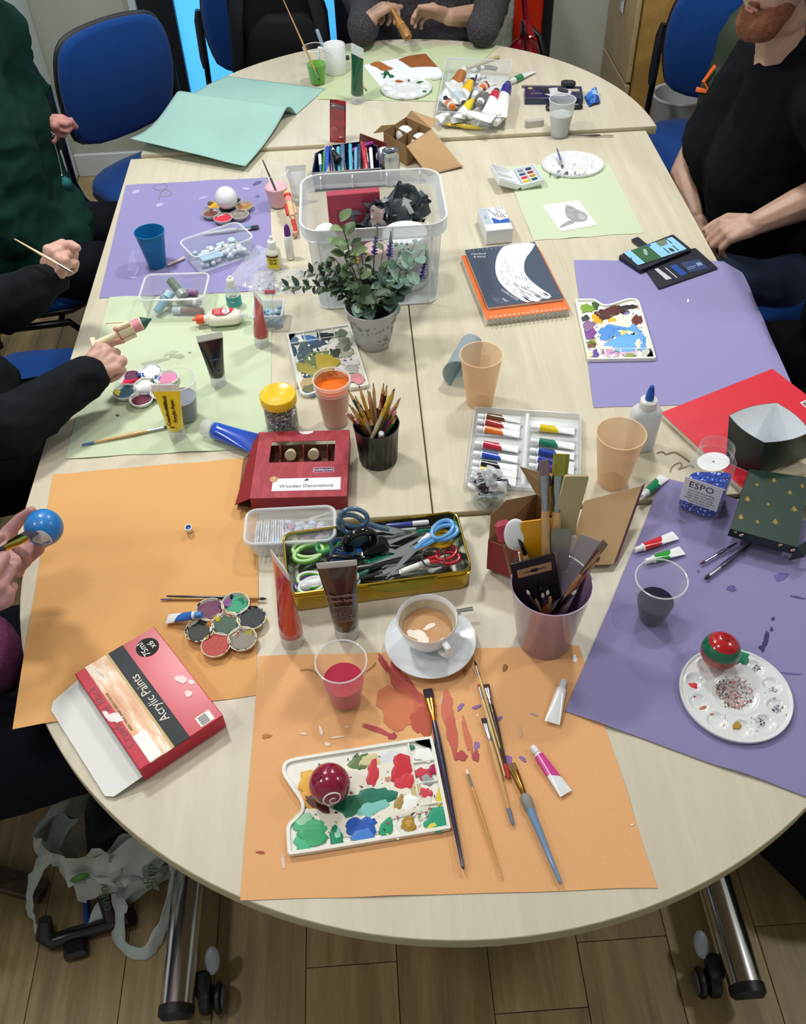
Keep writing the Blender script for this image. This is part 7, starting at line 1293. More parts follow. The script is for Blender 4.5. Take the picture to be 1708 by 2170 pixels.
minitube('white paint tube with black stripes behind the tray', A(1026, 143, FT+.008), A(1000, 149, FT+.005), '#2a2a2c', .026, .008, '#e8eae8', '#eceee8', band=.4)
# ---- tray of assorted tubes
q = [(945, 152), (1084, 160), (1060, 276), (924, 268)]
P4 = [A(x, y, FT) for x, y in q]; ty = TH('tray', 'clear plastic tray heaped with used paint tubes', 'tray', P4[3]); tyi = MW(ty).inverted()
out = [tyi @ p for p in P4]; o2 = [(p.x, p.y) for p in out]; cc = V((sum(p[0] for p in o2)/4, sum(p[1] for p in o2)/4)); o3 = [tuple(V(p)*.96+cc*.04) for p in o2][::-1]; o2 = o2[::-1]
B('wall', G().loft([zz(o3, .0005), zz(o2, .048), zz(inset(o2, .003), .048), zz(inset(o3, .003), .002)], False).prism(o3, 0, .0015), clear('#dde3e6', .22, .15), ty, 30); B('rim', G().tube(zz(inset(o2, .0015), .048), .002, 6, loop=True), clear('#eef2f4', .5, .15), ty)
def tl(x, y, h): return A(x, y, FT+h)
TT = [((984, 148, .055), (948, 205, .03), '#a5683a', .040, .013, 'wide white tube with a brown neck, highest at the back left', '#d9d8c8'), ((1002, 170, .05), (972, 215, .04), '#e0b81e', .036, .011, 'yellow tube at the back of the tray', '#2a2a22'), ((1018, 188, .05), (1040, 175, .05), '#a0401e', .028, .011, 'rust and orange tube at the back right of the tray', '#d8702a'), ((1003, 205, .05), (1030, 172, .045), '#c9ccd0', .026, .008, 'white capped silver tube in the middle of the tray', '#eceeee'), ((943, 206, .045), (958, 228, .03), '#8a1f3a', .026, .008, 'tube with a black and crimson cap at the left of the tray', '#1c1c20'),
      ((985, 222, .05), (963, 178, .048), '#c9d2d6', .040, .009, 'pale grey crimped tube in the middle left of the tray', '#22303c'), ((960, 228, .045), (945, 212, .035), '#e0801e', .028, .010, 'white tube with an orange cap in the middle left', '#d8721e'), ((1001, 213, .052), (975, 246, .04), '#d9c62a', .030, .010, 'tube with a big yellow cap in the middle of the tray', '#d8bf2a'), ((1012, 222, .05), (1050, 185, .045), '#6a6a6a', .028, .010, 'grey capped silver tube in the middle right of the tray', '#8a8c8e'), ((1020, 214, .045), (1055, 180, .04), '#4a4a4c', .026, .009, 'dark capped silver tube in the middle right', '#3a3a3c'),
      ((1052, 192, .05), (1036, 238, .042), '#c02a4a', .032, .011, 'white tube with a crimson band near the right wall', '#4a3a44'), ((1076, 178, .05), (1060, 240, .044), '#2a2a8a', .034, .012, 'white tube with a dark blue neck at the right wall', '#2a2a7a'), ((980, 240, .052), (1040, 250, .05), '#e8eaea', .046, .009, 'big white printed tube across the front of the tray', '#e9eaec'), ((953, 240, .04), (930, 252, .03), '#c9ced2', .036, .009, 'white flat tube at the front left corner', '#dfe2e4'), ((1050, 262, .03), (1060, 246, .03), '#eceeec', .030, .010, 'white tube at the front right corner of the tray', '#e2e4e2'), ((1030, 165, .03), (985, 160, .03), '#d9dcdc', .03, .009, 'silver tube along the back wall of the tray', '#b9bcbe'), ((1000, 250, .02), (960, 255, .02), '#b9bec2', .03, .009, 'silver tube at the bottom front of the tray', '#9a9ea2')]
for a, b, c, w, r, n, cp_ in TT: minitube(n, tl(*a), tl(*b)+(tl(*b)-tl(*a))*.12, c, w*1.4, r*1.3, cp_, '#e4e7e6', group='used paint tubes in the far tray', band=.42 if 'white' not in n[:6] else .3, capl=.016)
brush('yellow plastic handled brush lying at the front of the tray', tl(945, 262, .012), tl(1022, 272, .012), '#d8bf3a', .010, '#d0b93a', '#c9b13a', 'flat', .02, .03, hr=.006)
stick('paintbrush', 'thin dark pointed brush handle sticking up in the tray', 'brush', tuple(tl(998, 205, .03)), tuple(tl(1010, 158, .075)), .003, '#4a4a5a', '#3a3a4c')
# ---- pencil box and friends
bxp = TH('pencil_box', 'dark blue open box of sketching charcoals', 'box', (A(1112, 222, FT).x, A(1112, 222, FT).y, T+FT), math.atan2(A(1243, 222, FT).y-A(1112, 222, FT).y, A(1243, 222, FT).x-A(1112, 222, FT).x)); BNV = mat('#14264c', .35, coat=.3)
PX, PY, PZ = .187, .092, .022
B('shell', G().box(PX/2, PY/2, 0, PX, PY, PZ, .0015), BNV, bxp); B('print', plate([circ(.034, 28, .105, .045, 1.35, 1)], .0005).mv(z=PZ), mat('#c9cdd2', .4, nz=(40, .2)), bxp); B('print', plate([circ(.008, 20, .018, .075)], .0005).mv(z=PZ), mat('#b9b26a', .4), bxp)
B('window', G().box(.155, .06, PZ-.0002, .045, .02, .0006, .0002), mat('#b9a88a', .5), bxp); text(bxp, 'CHARCOAL', .010, TM(.045, .035, PZ+.0002), mat('#aab4c8', .4)); text(bxp, 'set', .006, TM(.03, .055, PZ+.0002), mat('#aab4c8', .4))
for i in range(4): stick('charcoal', ('first', 'second', 'third', 'fourth')[i]+' grey charcoal stick lying on the dark blue box', 'charcoal', (.06+.006*i, .03, PZ+.005), (.055+.006*i, .065, PZ+.005), .0026, '#2c2e34', '#3a3c42', M_=MW(bxp), group='charcoal sticks on the dark blue box')
mh = TH('charcoal', 'thick broken charcoal lump lying on the dark blue box', 'charcoal', M=MW(bxp) @ Matrix.Translation((.125, .045, PZ+.006)) @ Matrix.Rotation(-.5, 4, 'Z')); B('lump', G().loft([[(x, y*w, z*w) for y, z in circ(1, 8)] for x, w in ((-.02, .004), (-.012, .006), (.01, .0055), (.016, .003))]), mat('#3a3c42', .8), mh)
st_ = TH('sleeve_card', 'torn glossy blue card end beside the dark blue box', 'card', A(1250, 222, FT)); B('card', G().grid(lambda u, v: (-.008+.042*u, -.02+.075*v+.02*u, .003+.02*u*v+.008*math.sin(3*u)), 8, 8, .0012), ramp_mat(((0, '#1f4a9a'), (.5, '#3f7ac8'), (.62, '#9ac0e6')), 20, .2), st_, 60)
blk = TH('eraser', 'flat black case in front of the dark blue box', 'case', A(1195, 231, FT)); B('case', G().box(0, 0, 0, .118, .026, .014, .005), mat('#15181f', .3), blk); B('label_strip', G().box(.01, -.003, .0138, .07, .005, .0005, .0002), mat('#9aa0a8', .4), blk)
stick('pencil', 'grey charcoal pencil lying behind the dark blue box', 'pencil', tuple(A(1106, 183, FT+.004)), tuple(A(1200, 184, FT+.024)), .004, '#6a665c', '#5a564e')
pu = TH('putty', 'dark putty rubber on the back edge of the dark blue box', 'eraser', M=MW(bxp) @ Matrix.Translation((.142, .088, PZ+.001))); B('lump', softbox(.05, .022, .018, 23, .004, .008), mat('#23262e', .6), pu, 70)
er = TH('eraser', 'worn grey white eraser on the far table', 'eraser', A(1131, 268, FT), .12); B('block', G().loft([[(x, y*w, z) for y, z in rrect(2, .02, .004, 3)] for x, w in ((-.028, .006), (-.022, .009), (.026, .0095), (.03, .008))]).mv(z=.0105), mat('#b3b1a8', .7, nz=(30, .15)), er)
cup('frosted clear cup of cloudy white water on the table seam', A(1185, 287, .001), .112, .0265, .040, clear('#dfe5e8', .30, .3), .6, mat('#cfd6d6', .4), ridge=1, group='clear plastic water cups')
brush('thin dark handled brush lying along the far table seam', A(1302, 287, .006), A(1200, 286, .006), '#3a2a1e', .004, '#c9bfae', '#b9a07a', hl=.014)
# ================================================================ BAG UNDER THE TABLE, PEOPLE
sbag = TH('carrier_bag', 'crumpled white carrier bag on the floor, left under the table', 'bag', (-.71, -.31, 0), .3)
PLB = clear('#c6d0cc', .7, .25, '#e6eeea')
def smp(P, n=5):                            # smooth curve through points
    P = [V(p) for p in P]; out = []
    for i in range(len(P)-1):
        a, b, c, d = P[max(i-1, 0)], P[i], P[i+1], P[min(i+2, len(P)-1)]
        for k in range(n): t = k/n; out.append(.5*((2*b)+(c-a)*t+(2*a-5*b+4*c-d)*t*t+(3*b-a-3*c+d)*t**3))
    return out+[P[-1]]
def lerpl(R, n=5): return [R[i]+(R[i+1]-R[i])*k/n for i in range(len(R)-1) for k in range(n)]+[R[-1]]
g = G().loft([[(x*k, y*k*.8, z) for x, y in circ(.15, 64)] for k, z in [(.75+.32*math.sin(PI*min(1, t*1.5)*.5)-.38*max(0, t-.45), .004+.25*t) for t in [i/16 for i in range(17)]]], False)
B('body', crumple(g, 3, .045), PLB, sbag, 60)
g = G().grid(lambda u, v: (.02+.16*(u-.5), -.06-.03*v, .09+.14*v), 16, 16, .0006); B('fold', crumple(g, 8, .022, 14), clear('#c9d4d0', .7, .2), sbag, 60)
B('handle', crumple(G().tube(smp([(-.08, .02, .22), (-.12, -.02, .20), (-.19, -.03, .10), (-.22, -.07, .03), (-.19, -.13, .012), (-.11, -.14, .012), (-.05, -.10, .05)]), lerpl([.026, .016, .012, .011, .012, .016, .024]), 12, .25), 2, .008, 30), PLB, sbag)
B('handle', crumple(G().tube(smp([(.09, .02, .22), (.11, -.05, .16), (.10, -.12, .08), (.03, -.20, .02), (-.01, -.225, .012), (-.05, -.19, .014), (-.04, -.10, .06)]), lerpl([.03, .024, .018, .014, .013, .015, .024]), 12, .25), 3, .008, 30), PLB, sbag)
for i, (s, x, z, d) in enumerate((('online', -.045, .14, 80), ('shop', .05, .15, 70))): text(sbag, s, .03, Matrix.Translation((x, -.135, z)) @ Matrix.Rotation(math.radians(60), 4, 'X') @ Matrix.Rotation(math.radians(d), 4, 'Z'), mat('#3a5a34', .5), ext=.0008)
B('leaf_print', G().ball((-.075, -.11, .20), .02, 10, 6, 1, .3, .6), mat('#4a7a34', .5), sbag, label='green printed leaf')
B('contents', softbox(.2, .16, .17, 5, .03).mv(.03, .03, .01), mat('#23303a', .5), sbag, 60)
tc2 = TH('clamp', 'black plastic clamp lying on the floor by the carrier bag', 'clamp', A(205, 1945, -.73), .2); HB_ = mat('#1a141c', .3)
B('jaw', G().tube([(-.09, .0, .06), (-.10, -.02, .03), (-.085, -.035, .02), (-.05, -.03, .018), (.06, -.03, .02), (.08, -.03, .03)], [.014, .02, .018, .016, .017, .02], 12), HB_, tc2); B('grip', G().tube([(.03, .06, .05), (.035, .02, .045), (.04, -.03, .02)], [.02, .022, .018], 12), HB_, tc2); B('foot', G().box(-.04, -.06, 0, .05, .04, .03, .008), HB_, tc2); B('knob', G().ball((.03, .075, .06), .014, 12, 8), mat('#7a4a5a', .4), tc2); B('bar', G().box(-.015, .02, .01, .012, .1, .02, .003), mat('#1f3f8a', .4), tc2)
def remesh(g, vox, it=6, fac=.5):
    me = bpy.data.meshes.new('tmp'); me.from_pydata([tuple(q) for q in g.v], [], g.f); ob = bpy.data.objects.new('tmp', me); COL.objects.link(ob)
    bm = bmesh.new(); bm.from_mesh(me); bmesh.ops.recalc_face_normals(bm, faces=bm.faces); bm.to_mesh(me); bm.free()
    r = ob.modifiers.new('r', 'REMESH'); r.mode = 'VOXEL'; r.voxel_size = vox
    s = ob.modifiers.new('s', 'SMOOTH'); s.factor = fac; s.iterations = it
    bpy.context.view_layer.update(); m2 = bpy.data.meshes.new_from_object(ob.evaluated_get(bpy.context.evaluated_depsgraph_get())); out = G().from_me(m2)
    bpy.data.objects.remove(ob); bpy.data.meshes.remove(me); bpy.data.meshes.remove(m2); return out
def cloth(polys, vox=.011, fold=.010, f=(14, 14, 26), seed=0, it=5, kn=0):
    g = G()
    for pts, rs in polys: g.captube(pts, rs, 14)
    g = remesh(g, vox, it); me = bpy.data.meshes.new('t'); me.from_pydata([tuple(q) for q in g.v], [], g.f); ns = [v.normal.copy() for v in me.vertices]; bpy.data.meshes.remove(me)
    for q, n in zip(g.v, ns):
        a = 1-abs(noise.noise(V((q.x*f[0]+seed, q.y*f[1], q.z*f[2]))))*2; q += n*fold*(a*.7+.3*noise.noise(q*30))
    return g
def skinmesh(polys, vox=.0026, it=3):
    g = G()
    for pts, rs in polys: g.captube(pts, rs, 10)
    return remesh(g, vox, it, .4)
def hand(W, K, N, Tm, curls, thumb, s=1.0, fan=1.0):
    """tapered palm and five separate bent fingers; W wrist, K knuckle centre, N palm normal, Tm towards the thumb"""
    W, K, N, Tm = V(W), V(K), V(N), V(Tm); d = (K-W).normalized(); sd = (Tm-d*Tm.dot(d)).normalized(); n = d.cross(sd); n = n if n.dot(N) > 0 else -n; out = []
    for i, (off, adv, ln, r) in enumerate(((.030, .0, (.042, .026, .021), .0096), (.0105, .005, (.046, .029, .022), .0099), (-.0095, .002, (.043, .027, .021), .0094), (-.0285, -.007, (.034, .020, .018), .0082))):
        k = K+(sd*off+d*adv)*s; out.append(([W+sd*off*.45*s, W.lerp(k, .55)+n*.002, k], [.0165*s, .0165*s, .0128*s])); a = 0; p = k; pts = [k]; rs = [r*1.15*s]; dv = (d+sd*off*2.2*fan).normalized()
        for L_, c, q in zip(ln, curls[i], (1.0, .93, .8)):
            a += math.radians(c); p = p+(dv*math.cos(a)+n*math.sin(a))*L_*s; pts.append(p); rs.append(r*q*s)
        out.append((pts, rs))
    b = W+d*.022*s+sd*.020*s; pts = [b]; p = b
    for (x, y, z), L_ in zip(thumb, (.046, .033, .026)): p = p+(d*x+sd*y+n*z).normalized()*L_*s; pts.append(p)
    out.append((pts, [.0175*s, .0135*s, .0112*s, .0092*s])); out.append(([b, W+d*.055*s+sd*.02*s+n*.004], [.018*s, .014*s])); out.append(([W+d*.02*s-sd*.018*s+n*.004, W+d*.06*s-sd*.024*s+n*.002], [.015*s, .013*s]))
    return out
FIST = ((62, 85, 50), (66, 88, 50), (70, 88, 50), (72, 85, 50)); RELAX = ((28, 35, 22), (32, 38, 25), (36, 40, 25), (40, 40, 25)); CUPPED = ((34, 42, 30), (38, 46, 32), (44, 48, 32), (48, 48, 30)); PINCH = ((45, 60, 30), (52, 66, 35), (60, 70, 40), (66, 70, 40))
def skin(c): return mat(c, .5, nz=(25, .07), bump=(160, .15), sss=.08)
def person(label, loc): return TH('person', label, 'person', loc)
def wpart(name, g, m, par, sm=170, label=None):
    o = V(par.location); g.v = [q-o for q in g.v]; return B(name, g, m, par, sm, label)
NAVY = mat('#080b13', .85, spec=.15, nz=(12, .2)); DENIM = mat('#1c2a44', .85, nz=(300, .15))
def legs(hip, knee, foot, w=.1, r=(.095, .085, .065, .05)):
    out = []
    for s in (-1, 1):
        o = V(w) if not isinstance(w, float) else V((0, w, 0)); o = o*s; out.append(([V(hip)+o, V(hip).lerp(V(knee), .5)+o*1.1, V(knee)+o*1.1, V(foot)+o+V((0, 0, .09))], list(r)))
    out.append(([V(hip)-o, V(hip)+o], [.12, .12])); return out
def shoes(par, foot, w, fwd, m):
    for s in (-1, 1):
        f = V(foot)+V(w)*s; f.z = 0; d = V(fwd); wpart('shoe', cloth([([f+V((0, 0, .05)), f+d*.10+V((0, 0, .045)), f+d*.19+V((0, 0, .038))], [.05, .047, .036]), ], .01, .001), m, par)
SHOE = mat('#101114', .6)
# ---- person in the dark green shirt, back left
p1 = person('person in a dark green shirt sitting at the back left with a teal pompom', (-1.15, 1.43, 0)); GS = mat('#0c2e26', .9, spec=.15, nz=(9, .12))
wpart('shirt', cloth([([(-1.13, 1.34, .58), (-1.16, 1.34, .72), (-1.155, 1.36, .9), (-1.17, 1.38, 1.04)], [.17, .158, .155, .13]), ([(-1.14, 1.52, .60), (-1.16, 1.52, .72), (-1.145, 1.54, .9), (-1.14, 1.56, 1.06)], [.16, .158, .155, .12]), ([(-1.17, 1.3, 1.06), (-1.09, 1.62, 1.09)], [.10, .085]), ([(-1.13, 1.46, 1.1), (-1.13, 1.46, 1.13)], [.10, .09]),
    ([(-1.17, 1.25, 1.04), (-1.16, 1.17, .86), (-1.10, 1.2, .70)], [.085, .072, .06]), ([(-1.10, 1.64, 1.06), (-1.12, 1.72, .93), (-1.08, 1.70, .90)], [.08, .065, .055]), ([(-1.06, 1.38, .60), (-1.0, 1.38, .575)], [.10, .075]), ([(-1.05, 1.5, .60), (-1.0, 1.47, .57)], [.10, .07])], .012, .011, (9, 9, 20), 2), GS, p1)
wpart('trousers', cloth(legs((-1.15, 1.42, .52), (-.66, 1.4, .53), (-.66, 1.4, 0), .11), .014, .005, seed=4), NAVY, p1); shoes(p1, (-.68, 1.4, 0), (0, .11, 0), (1, 0, 0), SHOE)
Wp = U(84, 258, .868); Kp = U(104, 274, .855)
wpart('body', skinmesh(hand(Wp, Kp, (.2, -.3, -1), (.6, -.2, .6), PINCH, ((.5, .3, .6), (.3, -.3, .9), (0, -.6, .8)), .98)+[([(-1.09, 1.70, .90), Wp.lerp(V((-1.09, 1.7, .9)), .5), Wp], [.042, .034, .026])]+[([(-1.15, 1.43, .62), (-1.15, 1.44, 1.1), (-1.13, 1.46, 1.2)], [.1, .09, .058]), ([(-1.12, 1.47, 1.2), (-1.06, 1.47, 1.31), (-1.07, 1.47, 1.38)], [.06, .09, .085])], .0036), skin('#b98078'), p1)
wpart('hair', cloth([([(-1.09, 1.47, 1.38), (-1.11, 1.47, 1.42)], [.098, .09])], .012, .006), mat('#3a2a20', .8), p1)
pom = TH('pompom', 'small teal pompom hanging on a thread from a hand', 'pompom', U(137, 388, .70)); gg = G(); rnd = random.Random(2)
for i in range(260): d_ = V((rnd.gauss(0, 1), rnd.gauss(0, 1), rnd.gauss(0, 1))).normalized(); gg.tube([d_*.012, d_*rnd.uniform(.019, .023)], [.0016, .0005], 4)
B('yarn', gg.ball((0, 0, 0), .019, 16, 10), mat('#1f6f70', .9), pom, kind='stuff'); B('thread', G().tube([V((0, 0, .018)), (Kp-MW(pom).translation)*.5+V((.004, 0, .004)), Kp-MW(pom).translation+V((.01, -.02, -.01))], .0008, 5), mat('#c9d0d0', .6), pom); B('charm', G().ball((-.002, 0, .024), .005, 10, 6), STEEL, pom)
cs = TH('silver_charm', 'small shiny ring held in the hand above the pompom', 'ring', U(104, 288, .845)); B('ring', G().tube([(.012*math.cos(2*PI*i/16), .004, .012*math.sin(2*PI*i/16)) for i in range(16)], .003, 8, loop=True), STEEL, cs)
# ---- person in the black hoodie, left
p2 = person('person in a black hooded top painting a wooden figure on the left', (-1.18, .5, 0)); HD = mat('#13181d', .9, spec=.15, nz=(60, .15), bump=(500, .3)); SK2 = skin('#c79c8e')
W2 = U(108, 586, .885); K2 = U(120, 545, .93); W3 = U(196, 790, .835); K3 = U(232, 756, .85)
wpart('hooded_top', cloth([([(-1.18, .42, .58), (-1.17, .42, .85), (-1.18, .40, 1.0)], [.17, .165, .14]), ([(-1.18, .62, .58), (-1.17, .62, .85), (-1.18, .64, 1.0)], [.17, .165, .13]), ([(-1.19, .3, 1.02), (-1.19, .75, 1.02)], [.1, .1]), ([(-1.02, .5, .62), (-1.0, .5, .72)], [.1, .09]),
    ([(-1.19, .27, 1.0), (-1.0, .17, .86), U(30, 905, .80), U(110, 845, .815), W3-(K3-W3)*.25], [.085, .075, .062, .052, .040]), ([(-1.19, .76, 1.0), (-1.1, .76, .86), U(10, 650, .83), U(70, 615, .862), W2-(K2-W2)*.15], [.085, .07, .06, .05, .040])], .010, .010, (16, 16, 22), 7), HD, p2)
wpart('trousers', cloth(legs((-1.15, .5, .52), (-.62, .52, .55), (-.62, .52, 0), .11), .014, .004, seed=9), mat('#050608', .85, spec=.1), p2); shoes(p2, (-.64, .52, 0), (0, .11, 0), (1, 0, 0), SHOE)
wpart('body', skinmesh(hand(W2, K2, (.8, -.5, -.1), (-.35, .6, .7), ((70, 95, 60), (72, 95, 60), (74, 95, 60), (76, 95, 60)), ((.85, .1, .45), (.6, -.7, .35), (.3, -.9, -.15)), .98)+[([U(70, 625, .86), W2], [.033, .026])]+hand(W3, K3, (.35, -.45, -.8), (-.35, .75, .55), FIST, ((.7, .4, .5), (.8, -.1, .5), (.8, -.3, .5)), 1.0)+[([U(120, 840, .815), W3], [.034, .027])]+[([(-1.18, .52, .7), (-1.17, .52, 1.05), (-1.14, .52, 1.16)], [.1, .09, .058]), ([(-1.13, .52, 1.17), (-1.07, .52, 1.28), (-1.08, .52, 1.36)], [.06, .085, .085])], .0030), SK2, p2)
wpart('hair', cloth([([(-1.1, .52, 1.36), (-1.15, .52, 1.33), (-1.17, .52, 1.2)], [.095, .1, .09]), ([(-1.08, .44, 1.3), (-1.02, .42, 1.1), (-.985, .5, .92)], [.03, .022, .008])], .010, .006), mat('#6a5038', .7), p2)
brush('thin pale wooden brush held in the fist of the black hoodie', U(158, 580, .925), U(30, 506, .975), '#dcc19a', .0046, '#c9c2bc', '#8a8a88', hl=.012, fl=.03)
a_, b_ = U(206, 728, .862), U(316, 678, .885); dl = TH('wooden_figure', 'unfinished wooden figure with a pink face and green hat, held up', 'figure', M=oriz(a_, b_, (0, 0, 1))); Ld = (b_-a_).length; CRM = mat('#e2d6b4', .5); k = Ld/.14
B('leg', G().tube([(0, 0, 0), (0, 0, .065*k)], .0075, 14), CRM, dl); B('torso', G().tube([(0, 0, .055*k), (0, 0, .098*k)], [.012, .0125], 20), CRM, dl); B('belt', G().tube([(0, 0, .056*k), (0, 0, .060*k)], .0132, 20), mat('#c98a80', .5), dl); B('face', G().tube([(0, 0, .097*k), (0, 0, .118*k)], [.0135, .0145], 22), mat('#d88f9c', .5), dl); B('hat_brim', G().tube([(0, 0, .117*k), (0, 0, .121*k)], .0155, 22), CRM, dl); B('hat', G().lathe([(.0145, .121*k), (.004, .140*k), (.0001, .142*k)], 22), mat('#23524a', .45), dl); B('bobble', G().ball((0, 0, .143*k), .003, 10, 6), mat('#23524a', .45), dl)
for s in (-1, 1): B('arm', G().tube([(s*.0165, .004, .062*k), (s*.016, .004, .095*k)], .0055, 12), CRM, dl)
for s in (-1, 1): B('hand', G().ball((s*.0165, .004, .058*k), .006, 12, 8), mat('#d8988e', .5), dl)
B('stick', G().tube([(.012, -.012, .085*k), (.024, -.02, .04*k)], .0018, 8), CRM, dl); B('foot', G().box(0, 0, -.012, .02, .034, .012, .003), CRM, dl)
fb = TH('bead', 'small bright pink bead on the green paper beside the black sleeve', 'bead', A(208, 828, GP)); B('bead', G().ball((0, 0, .009), .009, 14, 8), mat('#c23a86', .4), fb)
# ---- person with the blue bauble, near left
p3 = person('person in navy trousers painting a blue bauble, near left', (-1.15, -.28, 0)); SK3 = skin('#b98a86')
bc_ = U(93, 1118, .92); W4 = U(-42, 1200, .845); K4 = U(50, 1182, .852)
bb_ = TH('bauble', 'blue and white bauble held in an open hand', 'bauble', bc_); B('ball', G().ball((0, 0, 0), .031, 40, 24), mat('#1f7cc8', .35, coat=.3, nz=(30, .15)), bb_, 170)
inv3 = Matrix.Translation(-bc_); dv = (CO-bc_).normalized(); ux_ = CR.copy(); uy_ = dv.cross(ux_)
def onball(px, py, e): x, y = (px-93)/40, -(py-1118)/40; z = math.sqrt(max(.05, 1-x*x-y*y)); return (CR*x+CU*y+(-CW)*z).normalized()*(.031+e)
bp_ = smooth_poly([(88, 1128), (100, 1122), (112, 1128), (119, 1140), (116, 1150), (102, 1155), (88, 1150), (78, 1146)], 1); cxb = (99, 1139)
B('bare_patch', G().loft([[onball(cxb[0]+(x-cxb[0])*k, cxb[1]+(y-cxb[1])*k, e) for x, y in bp_] for k, e in ((1, -.0008), (.97, .0004), (.5, .0005), (.05, .0005))]), mat('#d6d2ce', .5), bb_, 60)
brush('broad flat brush with a gold ferrule painting the blue bauble', onball(86, 1126, .002)+bc_, U(-95, 1225, 1.02), '#1b1a20', .0125, '#d2a63a', '#2a2030', 'flat', .026, .05, hr=.0055)
W5 = U(-75, 1300, .96); K5 = U(-14, 1240, .985)
wpart('body', skinmesh(hand(W4, K4, (.15, .1, 1), (0, 1, 0), ((20, 30, 24), (24, 34, 26), (32, 42, 30), (38, 48, 30)), ((.5, .8, .25), (.8, .45, .4), (.9, .1, .4)), .98, 1.3)+[([(-1.0, -.2, .80), W4], [.04, .027])]+hand(W5, K5, (.5, .6, -.4), (.2, .5, .8), PINCH, ((.7, .4, .4), (.8, 0, .5), (.9, -.2, .4)), .98)+[([(-1.0, -.42, .84), W5], [.04, .027])]+[([(-1.16, -.28, .7), (-1.15, -.28, 1.05), (-1.12, -.28, 1.16)], [.1, .09, .058]), ([(-1.11, -.28, 1.17), (-1.05, -.28, 1.28), (-1.06, -.28, 1.36)], [.06, .085, .085])], .0030), SK3, p3)
wpart('hair', cloth([([(-1.08, -.28, 1.36), (-1.14, -.28, 1.33), (-1.15, -.28, 1.22)], [.095, .1, .085])], .012, .006), mat('#5a4632', .7), p3)
wpart('jumper', cloth([([(-1.17, -.38, .56), (-1.16, -.38, .85), (-1.17, -.38, 1.0)], [.17, .16, .13]), ([(-1.17, -.18, .56), (-1.16, -.18, .85), (-1.17, -.18, 1.0)], [.17, .16, .13]), ([(-1.18, -.5, 1.0), (-1.18, -.06, 1.0)], [.1, .1]), ([(-1.18, -.08, .98), (-1.1, -.12, .85), (-.95, -.2, .82)], [.08, .065, .05]), ([(-1.18, -.5, .98), (-1.1, -.5, .86), (-.98, -.43, .85)], [.08, .065, .05]), ([(-1.0, -.28, .62), (-.87, -.2, .63)], [.11, .095])], .012, .006, (14, 14, 14), 11), mat('#6a2c56', .9, nz=(150, .25), bump=(260, .8)), p3)
wpart('trousers', cloth([([(-1.15, -.36, .50), (-.85, -.34, .52), (-.62, -.30, .53), (-.68, -.22, .10)], [.13, .115, .10, .06]), ([(-1.15, -.16, .50), (-.85, -.12, .52), (-.58, -.08, .53), (-.6, -.06, .10)], [.12, .10, .09, .055]), ([(-1.15, -.4, .5), (-1.15, -.1, .5)], [.12, .12])], .013, .006, seed=13), mat('#080c18', .85, spec=.15), p3); shoes(p3, (-.66, -.14, 0), (0, .09, 0), (1, 0, 0), SHOE)
dup(ch, cm(-1.46, -.3, 1, 0), 'blue chair under the person with the blue bauble', G_)
th_ = TH('wooden_strip', 'dark brown streaked board lying on the floor at the left edge', 'board', U(20, 1868, .02)); B('board', G().box(0, 0, -.018, .17, .05, .03, .004).rot('Z', -18), wood('#2e2018', '#5a4636', .4, 12, 60), th_)
# ---- person in the grey speckled jumper, far end
p4 = person('person in a grey speckled jumper at the far end of the table', (.19, 2.7, 0)); KN = ramp_mat(((0, '#1b1a20'), (.45, '#29272d'), (.55, '#38353a'), (.63, '#575255')), 290, .95, sharp=False, bump=.6); SK4 = skin('#ad8a76')
E1 = V((-.03, 2.50, .79)); E2 = V((.44, 2.50, .775)); W6 = V((-.015, 2.47, .845)); K6 = U(806, 14, .868); W7 = V((.27, 2.43, .81)); K7 = U(915, 22, .845)
W6 = U(784, 42, .838); W7 = U(952, 36, .825)
wpart('jumper', cloth([([(.11, 2.72, .52), (.11, 2.70, .8), (.12, 2.70, 1.02)], [.155, .15, .12]), ([(.27, 2.72, .52), (.27, 2.70, .8), (.26, 2.70, 1.02)], [.155, .15, .12]), ([(-.02, 2.7, 1.05), (.4, 2.7, 1.05)], [.085, .085]), ([(-.03, 2.69, 1.03), (-.07, 2.6, .88), (-.035, 2.52, .80), U(768, 62, .812)], [.08, .068, .062, .052]), ([(.41, 2.69, 1.03), (.46, 2.6, .88), (.43, 2.52, .79), U(1022, 62, .80)], [.08, .068, .065, .056])], .010, .008, (14, 14, 18), 17), KN, p4)
wpart('trousers', cloth(legs((.19, 2.68, .52), (.19, 2.25, .54), (.19, 2.25, 0), (.1, 0, 0)), .014, .004, seed=19), DENIM, p4); shoes(p4, (.19, 2.27, 0), (.1, 0, 0), (0, -1, 0), SHOE)
wpart('body', skinmesh(hand(W6, K6, (.75, .2, -.3), (.35, -.75, .3), PINCH, ((.8, .3, .3), (.8, -.1, .6), (.8, -.2, .6)), 1.0)+[([E1+V((.01, 0, .0)), W6], [.046, .030])]+hand(W7, K7, (-.6, -.1, -.5), (-.3, -.5, .7), RELAX, ((.6, .6, .3), (.8, .2, .3), (.9, 0, .3)), 1.0)+[([E2, W7], [.050, .030])]+[([(.19, 2.7, .6), (.19, 2.7, 1.08), (.19, 2.69, 1.18)], [.1, .09, .06]), ([(.19, 2.67, 1.18), (.19, 2.62, 1.3), (.19, 2.64, 1.38)], [.06, .09, .09])], .0034), SK4, p4)
wpart('hair', cloth([([(.19, 2.66, 1.38), (.19, 2.69, 1.33)], [.1, .1])], .012, .006), mat('#2a211a', .8), p4)
sd_ = TH('wooden_spindle', 'brown wooden spindle ornament held between two hands', 'ornament', M=oriz(U(866, 82, .80), U(822, 4, .885), (1, 0, 0))); Ls = (U(866, 82, .80)-U(822, 4, .885)).length
